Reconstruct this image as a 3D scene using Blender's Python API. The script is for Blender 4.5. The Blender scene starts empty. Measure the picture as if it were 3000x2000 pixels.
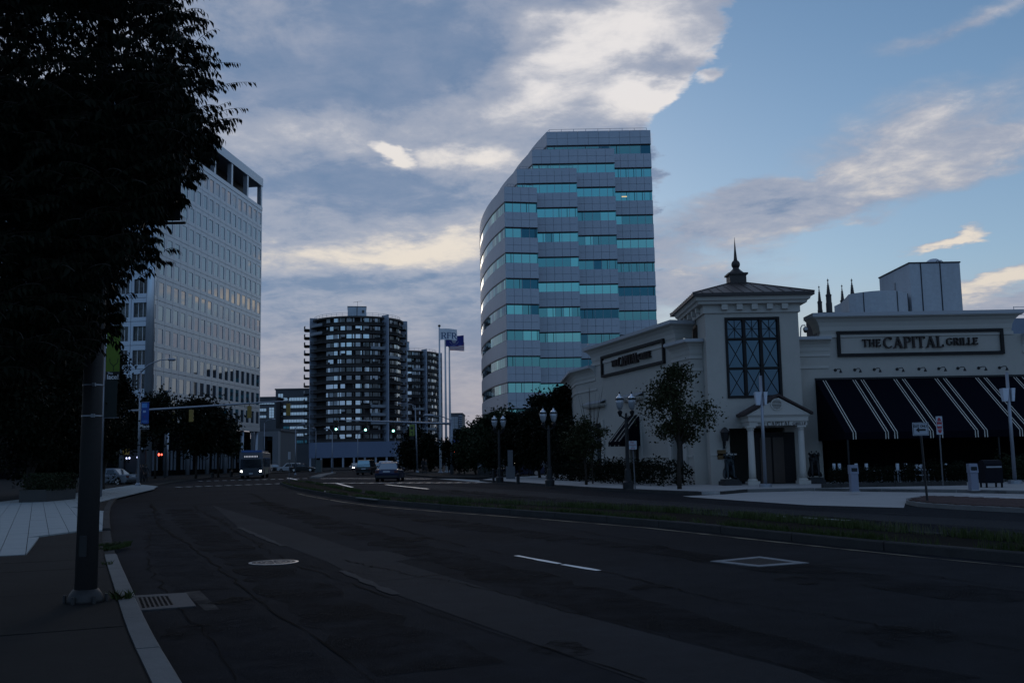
import bpy, math, random
import numpy as np
from mathutils import Vector, Matrix
random.seed(7); rng = np.random.default_rng(7)
sc = bpy.context.scene; col = sc.collection
# ------------------------------------------------------------------ camera
FPX=2917.0; PIT=math.radians(6.75); ROL=math.radians(1.03); EYE=1.6
cR=Vector((1,0,0)); cU=Vector((0,-math.sin(PIT),math.cos(PIT))); cF=Vector((0,math.cos(PIT),math.sin(PIT)))
cam=bpy.data.cameras.new('camera'); cam.sensor_width=36; cam.lens=36*FPX/3000; cam.clip_start=0.1; cam.clip_end=9000
co=bpy.data.objects.new('camera',cam); col.objects.link(co)
r_=cR*math.cos(ROL)-cU*math.sin(ROL); u_=cR*math.sin(ROL)+cU*math.cos(ROL)
mm=Matrix((r_,u_,-cF)).transposed().to_4x4(); mm.translation=Vector((0,0,EYE)); co.matrix_world=mm
sc.camera=co
sc.view_settings.view_transform='Standard'; sc.view_settings.look='None'; sc.view_settings.gamma=1.0
sc.view_settings.exposure=0.0; sc.view_settings.use_curve_mapping=False
try:
    sc.cycles.use_denoising=True; sc.cycles.denoiser='OPENIMAGEDENOISE'
except Exception: pass
sc.cycles.max_bounces=5; sc.cycles.diffuse_bounces=2; sc.cycles.glossy_bounces=3; sc.cycles.transmission_bounces=4; sc.cycles.transparent_max_bounces=6
sc.cycles.caustics_reflective=False; sc.cycles.caustics_refractive=False
# ------------------------------------------------------------------ node maths helper
class N:
    def __init__(s,t,sk): s.t=t; s.k=sk
    def _b(s,op,o=None,o2=None):
        n=s.t.nodes.new('ShaderNodeMath'); n.operation=op
        for i,q in enumerate([s,o,o2]):
            if q is None: continue
            if isinstance(q,N): s.t.links.new(q.k,n.inputs[i])
            else: n.inputs[i].default_value=q
        return N(s.t,n.outputs[0])
    def __add__(s,o): return s._b('ADD',o)
    def __sub__(s,o): return s._b('SUBTRACT',o)
    def __mul__(s,o): return s._b('MULTIPLY',o)
    def __truediv__(s,o): return s._b('DIVIDE',o)
    def mx(s,o): return s._b('MAXIMUM',o)
    def mn(s,o): return s._b('MINIMUM',o)
    def pw(s,o): return s._b('POWER',o)
    def ss(s,a,b):
        n=s.t.nodes.new('ShaderNodeMapRange'); n.interpolation_type='SMOOTHSTEP'; n.clamp=True
        s.t.links.new(s.k,n.inputs[0]); n.inputs[1].default_value=a; n.inputs[2].default_value=b
        return N(s.t,n.outputs[0])
def mixc(t,fac,a,b):
    n=t.nodes.new('ShaderNodeMix'); n.data_type='RGBA'
    for i,q in ((0,fac),(6,a),(7,b)):
        if isinstance(q,N): t.links.new(q.k,n.inputs[i])
        elif hasattr(q,'links'): t.links.new(q,n.inputs[i])
        elif isinstance(q,(tuple,list)): n.inputs[i].default_value=(*q[:3],1)
        else: n.inputs[i].default_value=q
    return n.outputs[2]
def noise(t,vec,scale,detail=5,rough=.55,dist=0.0):
    n=t.nodes.new('ShaderNodeTexNoise'); n.inputs['Scale'].default_value=scale; n.inputs['Detail'].default_value=detail
    n.inputs['Roughness'].default_value=rough; n.inputs['Distortion'].default_value=dist
    if vec is not None: t.links.new(vec,n.inputs['Vector'])
    return n
# ------------------------------------------------------------------ world: dusk sky with a broken cloud bank
SUN_AZ=-5.0; SUN_EL=14.0
w=bpy.data.worlds.new('World'); sc.world=w; w.use_nodes=True; t=w.node_tree; t.nodes.clear()
out=t.nodes.new('ShaderNodeOutputWorld'); bg=t.nodes.new('ShaderNodeBackground'); bg.inputs[1].default_value=1.0
sky=t.nodes.new('ShaderNodeTexSky'); sky.sky_type='NISHITA'; sky.sun_disc=False
sky.sun_elevation=math.radians(SUN_EL); sky.sun_rotation=math.radians(SUN_AZ); sky.altitude=20; sky.air_density=1.0; sky.dust_density=0.15; sky.ozone_density=2.5
tc=t.nodes.new('ShaderNodeTexCoord'); sx=t.nodes.new('ShaderNodeSeparateXYZ'); t.links.new(tc.outputs['Generated'],sx.inputs[0])
X,Y,Z=[N(t,sx.outputs[i]) for i in range(3)]
az=X._b('ARCTAN2',Y)*(180/math.pi); el=Z._b('ARCSINE')*(180/math.pi)
def A_(u): return math.degrees(math.atan((u-1500)/FPX))
def E_(v,u=1500): return math.degrees(math.atan((1000-v)/FPX))+6.75-(u-1500)*.018/FPX*57.3
# warped angular coordinates
def comb(a,b,c=0.0):
    n=t.nodes.new('ShaderNodeCombineXYZ')
    for i,q in enumerate((a,b,c)):
        if isinstance(q,N): t.links.new(q.k,n.inputs[i])
        else: n.inputs[i].default_value=q
    return n.outputs[0]
pz=Z.mx(0.0)+0.16
plane=comb(X/pz,Y/pz,0.0)
w1=noise(t,plane,1.1,3,.5); w2=noise(t,plane,4.5,5,.6)
s1=t.nodes.new('ShaderNodeSeparateColor'); t.links.new(w1.outputs['Color'],s1.inputs[0])
s2=t.nodes.new('ShaderNodeSeparateColor'); t.links.new(w2.outputs['Color'],s2.inputs[0])
wa=az+(N(t,s1.outputs[0])-.5)*3.0+(N(t,s2.outputs[0])-.5)*5.0
we=el+(N(t,s1.outputs[1])-.5)*2.2+(N(t,s2.outputs[1])-.5)*3.2
ang=comb(wa,we)
def blob(u,v,ru,rv,rot=0):
    m=t.nodes.new('ShaderNodeMapping'); m.vector_type='TEXTURE'
    m.inputs['Location'].default_value=(A_(u),E_(v,u),0); m.inputs['Rotation'].default_value=(0,0,math.radians(rot))
    m.inputs['Scale'].default_value=(ru/FPX*57.3,rv/FPX*57.3,1)
    g=t.nodes.new('ShaderNodeTexGradient'); g.gradient_type='SPHERICAL'
    t.links.new(ang,m.inputs[0]); t.links.new(m.outputs[0],g.inputs[0]); return N(t,g.outputs[1])
def rgb(r,g,b):
    f=lambda c:((c/255+.055)/1.055)**2.4 if c>10 else c/255/12.92
    return (f(r),f(g),f(b))
n1=N(t,noise(t,plane,1.6,8,.62,.6).outputs[0]); n2=N(t,noise(t,plane,5.0,8,.65,.4).outputs[0]); n4=N(t,noise(t,plane,14.0,6,.6,.3).outputs[0]); n3=N(t,noise(t,plane,0.55,3,.5).outputs[0])
# cover: bank left of a diagonal edge, thin streaks elsewhere
edge=(wa-(A_(2200)))*1.0-(we-E_(0)).mx(-7.0)*0.74      # >0 is clear side (upper right)
bank=(edge+(n4-.5)*2.2).ss(.3,-.4)
inview=az._b('ABSOLUTE').ss(75,35)*Y.ss(-.1,.2)
gen=(n3*.6+n1*.5).ss(.46,.66)*.8               # general cover out of view
cover=bank*inview+gen*(inview*-1.0+1.0)
wisps=blob(2700,575,640,105,10)*1.35+blob(2150,660,520,105,6)*1.0+blob(2230,580,260,50,4)*.9+blob(2750,440,520,150,10)*1.0+blob(2900,180,380,45,6)*.7+blob(2790,735,150,34,12)*1.7+blob(2980,865,300,50,10)*1.7+blob(2080,235,70,28,10)*1.2+blob(2000,850,500,190,0)*1.0+blob(2900,960,500,80)*1.4
wc=(wisps*(n2*1.6+n4*.5-.15)).ss(.12,.8)
cover=cover.mx(wc)
# cloud lightness field
light=(n1-.5)*2.1+(n2-.5)*1.8+(n4-.5)*.9+.28
light=light+blob(1880,90,480,260,22)*1.55+blob(1920,310,180,110)*1.5+blob(1450,330,420,130,0)*.75+blob(1250,480,520,90,-6)*.55+blob(1000,740,620,80,2)*1.25+blob(1350,680,350,80,5)*.9+blob(1150,490,95,36,-18)*2.3+blob(1620,170,170,160)*.55
light=light+blob(1450,470,260,50,4)*1.1+blob(800,430,330,150,0)*.4+blob(2640,600,420,55,8)*.35+blob(2800,735,150,34,12)*1.7+blob(2980,870,300,50,10)*1.4+blob(2300,720,600,200)*.1
light=light-blob(1150,190,640,200,4)*.85-blob(760,330,330,120,8)*.6-blob(1080,310,260,60,0)*.4-blob(1000,570,480,80,-3)*.7-blob(1900,215,130,45,-8)*1.1-blob(1700,20,170,40)*.9-blob(1640,120,120,60,10)*.6-blob(2000,200,120,50,-10)*.7
light=light+(bank*-1.0+1.0)*.33
cd=rgb(106,130,163); cm=rgb(160,167,184); cb=rgb(238,226,212)
cdd=mixc(t,((n2*.6+n1*.4+n4*.25)).ss(.45,.80),cd,rgb(134,148,174))
cc=mixc(t,light.ss(-.15,.85),cdd,cm); 
warm=el.ss(22,9)*inview
cbright=mixc(t,warm,rgb(235,230,228),rgb(232,220,204))
cc=mixc(t,light.ss(.66,1.75),cc,cbright)
# low haze near the horizon: mauve-peach towards the sunset
hz=el.ss(11,1.0)
hcol=mixc(t,az._b('ABSOLUTE').ss(60,5),rgb(140,155,178),rgb(178,168,170))
skm=t.nodes.new('ShaderNodeMix'); skm.data_type='RGBA'; skm.blend_type='MULTIPLY'; skm.inputs[0].default_value=1
t.links.new(sky.outputs[0],skm.inputs[6]); skm.inputs[7].default_value=(0.086,0.092,0.094,1)
skyc=mixc(t,hz*.5+el.ss(25,4)*.25,skm.outputs[2],hcol)
tot=mixc(t,cover*.93,skyc,cc)
tot=mixc(t,hz*.62,tot,hcol)
back=t.nodes.new('ShaderNodeMix'); back.data_type='RGBA'; back.blend_type='MULTIPLY'; back.inputs[7].default_value=(.74,.90,1.06,1)
t.links.new((Y.ss(.55,-.25)).k,back.inputs[0]); t.links.new(tot,back.inputs[6]); tot=back.outputs[2]
t.links.new(tot,bg.inputs[0]); t.links.new(bg.outputs[0],out.inputs[0])
SKYN=skm
try:
    w.cycles.sampling_method='MANUAL'; w.cycles.sample_map_resolution=512
except Exception: pass
sd=bpy.data.lights.new('sun','SUN'); sd.energy=0.10; sd.angle=math.radians(14); sd.color=(1,.84,.68)
so=bpy.data.objects.new('sun',sd); col.objects.link(so)
_d=Vector((math.sin(math.radians(SUN_AZ))*math.cos(math.radians(SUN_EL)),math.cos(math.radians(SUN_AZ))*math.cos(math.radians(SUN_EL)),math.sin(math.radians(SUN_EL))))
so.rotation_euler=_d.to_track_quat('Z','Y').to_euler()
# ------------------------------------------------------------------ materials
MATS={}
def M(name,c,rough=.7,metal=0.0,var=.12,sc_=3.0,bump=0.0,bsc=40.0,spec=.5,emit=None,es=1.0,det=5,coat=0.0,streak=False):
    if name in MATS: return MATS[name]
    m=bpy.data.materials.new(name); m.use_nodes=True; t=m.node_tree; b=t.nodes['Principled BSDF']
    b.inputs['Roughness'].default_value=rough; b.inputs['Metallic'].default_value=metal
    b.inputs['Specular IOR Level'].default_value=spec
    if coat: b.inputs['Coat Weight'].default_value=coat; b.inputs['Coat Roughness'].default_value=.05
    tcn=t.nodes.new('ShaderNodeTexCoord'); vec=tcn.outputs['Object']
    if streak:
        mp=t.nodes.new('ShaderNodeMapping'); mp.inputs['Scale'].default_value=(1,1,.15); t.links.new(vec,mp.inputs[0]); vec2=mp.outputs[0]
    else: vec2=vec
    if var>0:
        nz=N(t,noise(t,vec2,sc_,det,.6).outputs[0]); k=(nz-.5)*(2.2*var)+1.0
        if det>3: k=k*((N(t,noise(t,vec,sc_*11,3,.6).outputs[0])-.5)*(1.2*var)+1.0)
        mx=t.nodes.new('ShaderNodeVectorMath'); mx.operation='SCALE'; mx.inputs[0].default_value=c; t.links.new(k.k,mx.inputs[3])
        t.links.new(mx.outputs[0],b.inputs['Base Color'])
    else: b.inputs['Base Color'].default_value=(*c,1)
    if bump>0:
        nb=noise(t,vec,bsc,4,.6); bn=t.nodes.new('ShaderNodeBump'); bn.inputs['Strength'].default_value=bump; bn.inputs['Distance'].default_value=.02
        t.links.new(nb.outputs[0],bn.inputs['Height']); t.links.new(bn.outputs[0],b.inputs['Normal'])
    if emit: b.inputs['Emission Color'].default_value=(*emit,1); b.inputs['Emission Strength'].default_value=es
    MATS[name]=m; return m
asph=M('asphalt',(.0145,.0165,.0205),.92,0,.8,.20,1.0,45,det=10,spec=.07)
asph2=M('asphalt_worn',(.0185,.021,.0255),.88,0,.6,.3,1.0,45,det=10,spec=.12)
asph3=M('asphalt_dark_patch',(.012,.013,.015),.85,0,.3,.5,.5,90,det=6)
crackm=M('crack_tar',(.0025,.0025,.003),.95,0,0,spec=.05)
white=M('road_paint',(.80,.80,.80),.38,0,.3,2.5,det=6)
wornw=M('worn_road_paint',(.032,.034,.038),.9,0,.6,5,det=6,spec=0.15)
yell=M('yellow_paint',(.12,.10,.06),.7,0,.5,4)
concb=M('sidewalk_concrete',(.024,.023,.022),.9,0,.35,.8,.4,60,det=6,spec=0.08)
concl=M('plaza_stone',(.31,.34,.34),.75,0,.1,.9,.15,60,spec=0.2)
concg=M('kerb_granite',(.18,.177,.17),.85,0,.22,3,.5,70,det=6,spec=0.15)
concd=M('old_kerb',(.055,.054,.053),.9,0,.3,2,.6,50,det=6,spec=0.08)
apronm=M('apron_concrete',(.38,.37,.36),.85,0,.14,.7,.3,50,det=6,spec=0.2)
soil=M('soil',(.014,.013,.011),.95,0,.4,2,.7,30,spec=0.03)
brickm=M('brick_paver',(.085,.055,.05),.85,0,.25,2.5,.5,30,spec=0.08)
grassm=M('grass_blade',(.065,.085,.028),.7,0,.4,1.3,det=4,spec=0.1)
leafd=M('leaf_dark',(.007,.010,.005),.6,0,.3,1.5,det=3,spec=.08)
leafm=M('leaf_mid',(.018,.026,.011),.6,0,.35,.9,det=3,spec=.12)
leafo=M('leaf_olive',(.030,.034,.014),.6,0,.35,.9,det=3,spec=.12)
bark=M('bark',(.045,.038,.032),.9,0,.3,6,.6,40,spec=0.08)
stucco=M('stucco',(.48,.445,.395),.9,0,.10,.6,.35,120,spec=0.15)
stuccot=M('stucco_trim',(.54,.505,.455),.85,0,.06,.8,.2,90,spec=0.15)
darkwood=M('dark_frame',(.018,.016,.016),.55,0,.2,3,spec=0.2)
roofm=M('dark_bronze_roof',(.045,.036,.034),.5,.2,.15,1.2)
canvas=M('navy_canvas',(.0035,.004,.009),.9,0,.15,1,spec=0.05)
cream=M('cream_stripe',(.62,.58,.5),.8,0,.05,2)
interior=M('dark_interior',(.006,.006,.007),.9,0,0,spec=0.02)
silver=M('galvanised_steel',(.30,.32,.36),.42,.7,.12,3)
polem=M('weathered_pole',(.055,.052,.052),.6,.3,.25,2.2,.15,30,streak=True,spec=0.25)
whitep=M('white_pole_paint',(.62,.63,.65),.45,0,.06,2)
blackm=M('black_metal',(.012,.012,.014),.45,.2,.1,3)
rubber=M('tyre_rubber',(.012,.012,.012),.85,0,0)
sigy=M('signal_yellow',(.24,.15,.02),.5,0,.15,3)
glassd=M('dark_glass',(.02,.025,.03),.06,0,0,spec=.9)
metalg=M('cladding_grey',(.41,.44,.49),.42,.4,.10,.25,0,10,streak=True)
metalj=M('joint_dark',(.03,.035,.045),.7,0,0)
def tint(name,c,rough=.06,metal=1.0,var=.25,sc_=.35): return M(name,c,rough,metal,var,sc_,det=3)
g_teal=tint('teal_glass',(.22,.50,.45)); g_teal2=tint('teal_glass_deep',(.13,.30,.29)); g_teal3=tint('teal_glass_dark',(.045,.13,.16))
g_grey=tint('grey_reflective_glass',(.25,.265,.29),.03,1.0,.1); g_sky=tint('sky_reflective_glass',(.62,.65,.68),.08,1.0,.15); 
lit=M('lit_office',(.5,.45,.35),.6,0,0,emit=(1,.72,.35),es=.8)
curt=M('pale_curtain',(.46,.47,.47),.6,0,.15,.6,det=3)
# ------------------------------------------------------------------ geometry helpers
ORG={}
class MB:
    def __init__(s): s.v=[]; s.f=[]; s.m=[]
    def add(s,vs,fs,mi=0):
        b=len(s.v); s.v+=[tuple(p) for p in vs]; s.f+=[tuple(i+b for i in f) for f in fs]; s.m+=[mi]*len(fs); return s
    def box(s,x0,x1,y0,y1,z0,z1,mi=0):
        return s.add([(x0,y0,z0),(x1,y0,z0),(x1,y1,z0),(x0,y1,z0),(x0,y0,z1),(x1,y0,z1),(x1,y1,z1),(x0,y1,z1)],
          [(0,3,2,1),(4,5,6,7),(0,1,5,4),(1,2,6,5),(2,3,7,6),(3,0,4,7)],mi)
    def fbox(s,o,ex,ey,x0,x1,y0,y1,z0,z1,mi=0):    # box in a frame with plan axes ex, ey
        P=lambda a,b,c:(o[0]+ex[0]*a+ey[0]*b,o[1]+ex[1]*a+ey[1]*b,c)
        return s.add([P(x0,y0,z0),P(x1,y0,z0),P(x1,y1,z0),P(x0,y1,z0),P(x0,y0,z1),P(x1,y0,z1),P(x1,y1,z1),P(x0,y1,z1)],
          [(0,3,2,1),(4,5,6,7),(0,1,5,4),(1,2,6,5),(2,3,7,6),(3,0,4,7)],mi)
    def prism(s,poly,z0,z1,mi=0):
        n=len(poly); a=sum(poly[i][0]*poly[(i+1)%n][1]-poly[(i+1)%n][0]*poly[i][1] for i in range(n))
        if a<0: poly=poly[::-1]
        return s.add([(p[0],p[1],z0) for p in poly]+[(p[0],p[1],z1) for p in poly],
          [tuple(range(n))[::-1],tuple(range(n,2*n))]+[(i,(i+1)%n,(i+1)%n+n,i+n) for i in range(n)],mi)
    def sheet(s,poly,z,mi=0):
        n=len(poly); a=sum(poly[i][0]*poly[(i+1)%n][1]-poly[(i+1)%n][0]*poly[i][1] for i in range(n))
        if a<0: poly=poly[::-1]
        return s.add([(p[0],p[1],z) for p in poly],[tuple(range(n))],mi)
    def tube(s,pts,r,n=8,cap=True,mi=0):
        pts=[Vector(p) for p in pts]; rs=r if isinstance(r,(list,tuple)) else [r]*len(pts); vs=[]; pn=None
        for i,p in enumerate(pts):
            d=(pts[min(i+1,len(pts)-1)]-pts[max(i-1,0)])
            if d.length<1e-9: d=Vector((0,0,1))
            d.normalize(); a=d.orthogonal().normalized() if pn is None else (pn-d*pn.dot(d)).normalized(); pn=a; b=d.cross(a)
            for k in range(n):
                th=2*math.pi*k/n; vs.append(p+(a*math.cos(th)+b*math.sin(th))*rs[i])
        fs=[(i*n+k,i*n+(k+1)%n,(i+1)*n+(k+1)%n,(i+1)*n+k) for i in range(len(pts)-1) for k in range(n)]
        if cap: fs+=[tuple(range(n))[::-1],tuple((len(pts)-1)*n+k for k in range(n))]
        return s.add(vs,fs,mi)
    def lathe(s,prof,cx=0,cy=0,n=16,rot=0,mi=0):
        vs=[(cx+r*math.cos(rot+2*math.pi*k/n),cy+r*math.sin(rot+2*math.pi*k/n),z) for r,z in prof for k in range(n)]
        fs=[(i*n+k,i*n+(k+1)%n,(i+1)*n+(k+1)%n,(i+1)*n+k) for i in range(len(prof)-1) for k in range(n)]
        fs+=[tuple(range(n))[::-1],tuple((len(prof)-1)*n+k for k in range(n))]
        return s.add(vs,fs,mi)
    def ball(s,c,rx,ry=None,rz=None,n=10,m=6,mi=0):
        ry=ry or rx; rz=rz or rx
        prof=[(math.sin(math.pi*(i+.02)/(m+.04)),-math.cos(math.pi*(i+.02)/(m+.04))) for i in range(m+1)]
        vs=[(c[0]+rx*r*math.cos(2*math.pi*k/n),c[1]+ry*r*math.sin(2*math.pi*k/n),c[2]+rz*z) for r,z in prof for k in range(n)]
        fs=[(i*n+k,i*n+(k+1)%n,(i+1)*n+(k+1)%n,(i+1)*n+k) for i in range(m) for k in range(n)]+[tuple(range(n))[::-1],tuple(m*n+k for k in range(n))]
        return s.add(vs,fs,mi)
    def sweep(s,path,prof,closed=False,mi=0):
        """prof: (outward offset, z) points swept along a plan path; outward = right-hand side of travel"""
        n=len(path); offs=[]
        for i,p in enumerate(path):
            a=Vector(path[i-1])-Vector(p) if (i>0 or closed) else None
            b=Vector(path[(i+1)%n])-Vector(p) if (i<n-1 or closed) else None
            d1=(-a).normalized() if a is not None else b.normalized(); d2=b.normalized() if b is not None else d1
            n1=Vector((d1.y,-d1.x)); n2=Vector((d2.y,-d2.x)); q=(n1+n2); q=q/max(.3,q.dot(n1)) if q.length>1e-6 else n1
            offs.append(q)
        m=len(prof); vs=[(path[i][0]+offs[i].x*o,path[i][1]+offs[i].y*o,z) for i in range(n) for o,z in prof]
        seg=n if closed else n-1
        fs=[(i*m+k,((i+1)%n)*m+k,((i+1)%n)*m+(k+1)%m,i*m+(k+1)%m) for i in range(seg) for k in range(m)]
        if not closed: fs+=[tuple(range(m)),tuple((n-1)*m+k for k in range(m))[::-1]]
        return s.add(vs,fs,mi)
    def mesh(s,name,mats,org=(0,0,0),smooth=False):
        me=bpy.data.meshes.new(name)
        o=org; me.from_pydata([(a-o[0],b-o[1],c-o[2]) for a,b,c in s.v],[],s.f)
        for m in (mats if isinstance(mats,(list,tuple)) else [mats]): me.materials.append(m)
        if any(s.m): me.polygons.foreach_set('material_index',s.m)
        if smooth: me.polygons.foreach_set('use_smooth',[True]*len(me.polygons))
        me.update(); return me
    def build(s,name,mats,parent=None,smooth=False,kind=None,label=None):
        og=ORG.get(parent.name,(0,0,0)) if parent else (0,0,0)
        me=s.mesh(name,mats,og,smooth); o=bpy.data.objects.new(name,me); col.objects.link(o)
        if parent: o.parent=parent; ORG[o.name]=og
        if kind: o['kind']=kind
        if label: o['label']=label
        return o
def thing(name,label,cat,loc=(0,0,0),rz=0,group=None):
    o=bpy.data.objects.new(name,None); col.objects.link(o); o.location=loc; o.rotation_euler=(0,0,rz); o.empty_display_size=.2
    ORG[o.name]=tuple(loc) if rz==0 else (0,0,0)
    o['label']=label; o['category']=cat
    if group: o['group']=group
    return o
def tag(o,label,cat,group=None,kind=None):
    o['label']=label; o['category']=cat
    if group: o['group']=group
    if kind: o['kind']=kind
    return o
def rebase(o,loc):
    """shift a top-level mesh's origin"""
    me=o.data; me.transform(Matrix.Translation((-loc[0],-loc[1],-loc[2]))); o.location=loc; return o
def piece(name,me,parent,loc=(0,0,0),rz=0,scale=(1,1,1),rot=None):
    o=bpy.data.objects.new(name,me); col.objects.link(o)
    og=ORG.get(parent.name,(0,0,0)); o.parent=parent; o.location=(loc[0]-og[0],loc[1]-og[1],loc[2]-og[2])
    o.rotation_euler=rot or (0,0,rz); o.scale=scale; ORG[o.name]=og
    return o
def copytree(o,parent=None):
    c=o.copy(); col.objects.link(c); c.parent=parent
    for ch in list(o.children): copytree(ch,c)
    return c
def ray(u,v):
    x=(u-1500)/FPX; y=-(v-1000)/FPX
    return r_*x+u_*y+cF
def G(u,v,z=0.0):
    d=ray(u,v); k=(z-EYE)/d.z; return (d.x*k,d.y*k)
def W(u,v,Y):
    d=ray(u,v); k=Y/d.y; return (d.x*k,Y,EYE+d.z*k)
def XA(u,v,Y): return W(u,v,Y)[0]
def ZA(u,v,Y): return W(u,v,Y)[2]
def ribbon(mb,pts,w,z,mi=0,jit=0.0):
    """flat ribbon along plan points"""
    P=[Vector(p) for p in pts]; L=[];R=[]
    for i,p in enumerate(P):
        d=(P[min(i+1,len(P)-1)]-P[max(i-1,0)]).normalized(); n=Vector((d.y,-d.x)); ww=(w[i] if isinstance(w,(list,tuple)) else w)/2*(1+jit*random.uniform(-1,1))
        L.append(p-n*ww); R.append(p+n*ww)
    k=len(P); mb.add([(q.x,q.y,z) for q in L]+[(q.x,q.y,z) for q in R],[(i,i+k,i+1+k,i+1) for i in range(k-1)],mi)
def dens(pts,step):
    o=[Vector(pts[0])]
    for a,b in zip(pts[:-1],pts[1:]):
        a=Vector(a);b=Vector(b);n=max(1,int((b-a).length/step))
        for i in range(1,n+1): o.append(a+(b-a)*i/n)
    return o
def smoothp(pts,k=3):
    """Chaikin"""
    P=[Vector(p) for p in pts]
    for _ in range(k):
        q=[P[0]]
        for a,b in zip(P[:-1],P[1:]): q+=[a*.75+b*.25,a*.25+b*.75]
        q.append(P[-1]); P=q
    return P
# serif stroke letters -------------------------------------------------
def serif(ch):
    """list of polygons for a unit-height serif capital; returns (polys,width)"""
    q=[]; th=.15; tn=.07; s_=.05
    def bar(x0,y0,x1,y1,w0):
        d=Vector((x1-x0,y1-y0)).normalized(); n=Vector((-d.y,d.x))*w0/2
        q.append([(x0+n.x,y0+n.y),(x0-n.x,y0-n.y),(x1-n.x,y1-n.y),(x1+n.x,y1+n.y)])
    def stem(x,w0=th):
        bar(x,0,x,1,w0); bar(x-w0/2-.07,s_/2,x+w0/2+.07,s_/2,s_); bar(x-w0/2-.07,1-s_/2,x+w0/2+.07,1-s_/2,s_)
    def arc(cx,cy,rx,ry,a0,a1,w0,n=10,w1=None):
        for i in range(n):
            a=math.radians(a0+(a1-a0)*i/n); b=math.radians(a0+(a1-a0)*(i+1)/n)
            def ww(t): return tn+(w0-tn)*abs(math.cos(t))
            A=ww(a)/2;B=ww(b)/2
            q.append([(cx+(rx-A)*math.cos(a),cy+(ry-A)*math.sin(a)),(cx+(rx+A)*math.cos(a),cy+(ry+A)*math.sin(a)),(cx+(rx+B)*math.cos(b),cy+(ry+B)*math.sin(b)),(cx+(rx-B)*math.cos(b),cy+(ry-B)*math.sin(b))])
    if ch=='T': stem(.38); bar(.0,1-.035,.76,1-.035,.07); bar(.03,.8,.03,1,.05); bar(.73,.8,.73,1,.05); W_=.78
    elif ch=='H': stem(.15);stem(.68);bar(.15,.5,.68,.5,tn);W_=.85
    elif ch=='E': stem(.15);bar(.1,.035,.6,.035,.07);bar(.1,.965,.57,.965,.07);bar(.15,.52,.47,.52,.07);bar(.59,.0,.59,.24,.05);bar(.56,.78,.56,1,.05);bar(.47,.42,.47,.62,.05);W_=.66
    elif ch=='F': stem(.15);bar(.1,.965,.57,.965,.07);bar(.15,.52,.47,.52,.07);bar(.56,.76,.56,1,.05);bar(.47,.42,.47,.62,.05);W_=.62
    elif ch=='L': stem(.15);bar(.1,.035,.6,.035,.07);bar(.59,.0,.59,.26,.05);W_=.66
    elif ch=='I': stem(.15);W_=.32
    elif ch=='C': arc(.45,.5,.38,.47,48,312,th,18);bar(.72,.74,.72,.96,.05);W_=.82
    elif ch=='G': arc(.45,.5,.38,.47,48,312,th,18);bar(.72,.74,.72,.96,.05);bar(.72,.1,.72,.45,th*.9);bar(.6,.45,.84,.45,.05);W_=.9
    elif ch=='A': bar(.12,0,.41,1,tn);bar(.72,0,.41,1,th);bar(.22,.34,.62,.34,.06);bar(.0,s_/2,.24,s_/2,s_);bar(.56,s_/2,.88,s_/2,s_);W_=.86
    elif ch in 'PR':
        stem(.15); arc(.36,.73,.24,.235,-90,90,th,8); bar(.15,.965,.36,.965,.07); bar(.15,.495,.36,.495,.07); W_=.66
        if ch=='R': bar(.38,.5,.68,0,th*.9); bar(.6,s_/2,.8,s_/2,s_); W_=.78
    return q,W_
def sign_text(chars,parent,org,ex,up,nrm,mat,depth=.05,name='letter',gap=.08):
    """chars: list of (char,height,baseline); written along ex from org"""
    x=0; ex=Vector(ex);up=Vector(up);nrm=Vector(nrm);org=Vector(org)
    for ch,h,bl in chars:
        if ch==' ': x+=h*.35; continue
        polys,wd=serif(ch); mb=MB()
        for k,p in enumerate(polys):
            dd=depth+.0007*k
            a=sum(p[i][0]*p[(i+1)%4][1]-p[(i+1)%4][0]*p[i][1] for i in range(4))
            if a<0: p=p[::-1]
            f=[org+ex*(x+px*h)+up*(bl+py*h)+nrm*dd for px,py in p]; b=[org+ex*(x+px*h)+up*(bl+py*h) for px,py in p]
            mb.add(b+f,[(4,5,6,7)]+[(i,(i+1)%4,(i+1)%4+4,i+4) for i in range(4)])
        mb.build(name,mat,parent); x+=(wd+gap)*h
    return x
def text_width(chars,gap=.08):
    return sum(h*.35 if c==' ' else (serif(c)[1]+gap)*h for c,h,_ in chars)
def sans(txt,parent,loc,size,mat,rot=(math.pi/2,0,0),name='lettering',ext=.003,align='CENTER',sx_=1.0,bold=0.0):
    cu=bpy.data.curves.new(name,'FONT'); cu.body=txt; cu.size=size; cu.align_x=align; cu.align_y='CENTER'; cu.extrude=ext; cu.offset=bold
    ob=bpy.data.objects.new('tmp',cu); col.objects.link(ob); dg=bpy.context.evaluated_depsgraph_get()
    me=bpy.data.meshes.new_from_object(ob.evaluated_get(dg)); bpy.data.objects.remove(ob); bpy.data.curves.remove(cu)
    me.materials.clear(); me.materials.append(mat); me.name=name
    me.transform(Matrix.Diagonal((sx_,1,1,1)))
    return piece(name,me,parent,loc,rot=rot)
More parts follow.
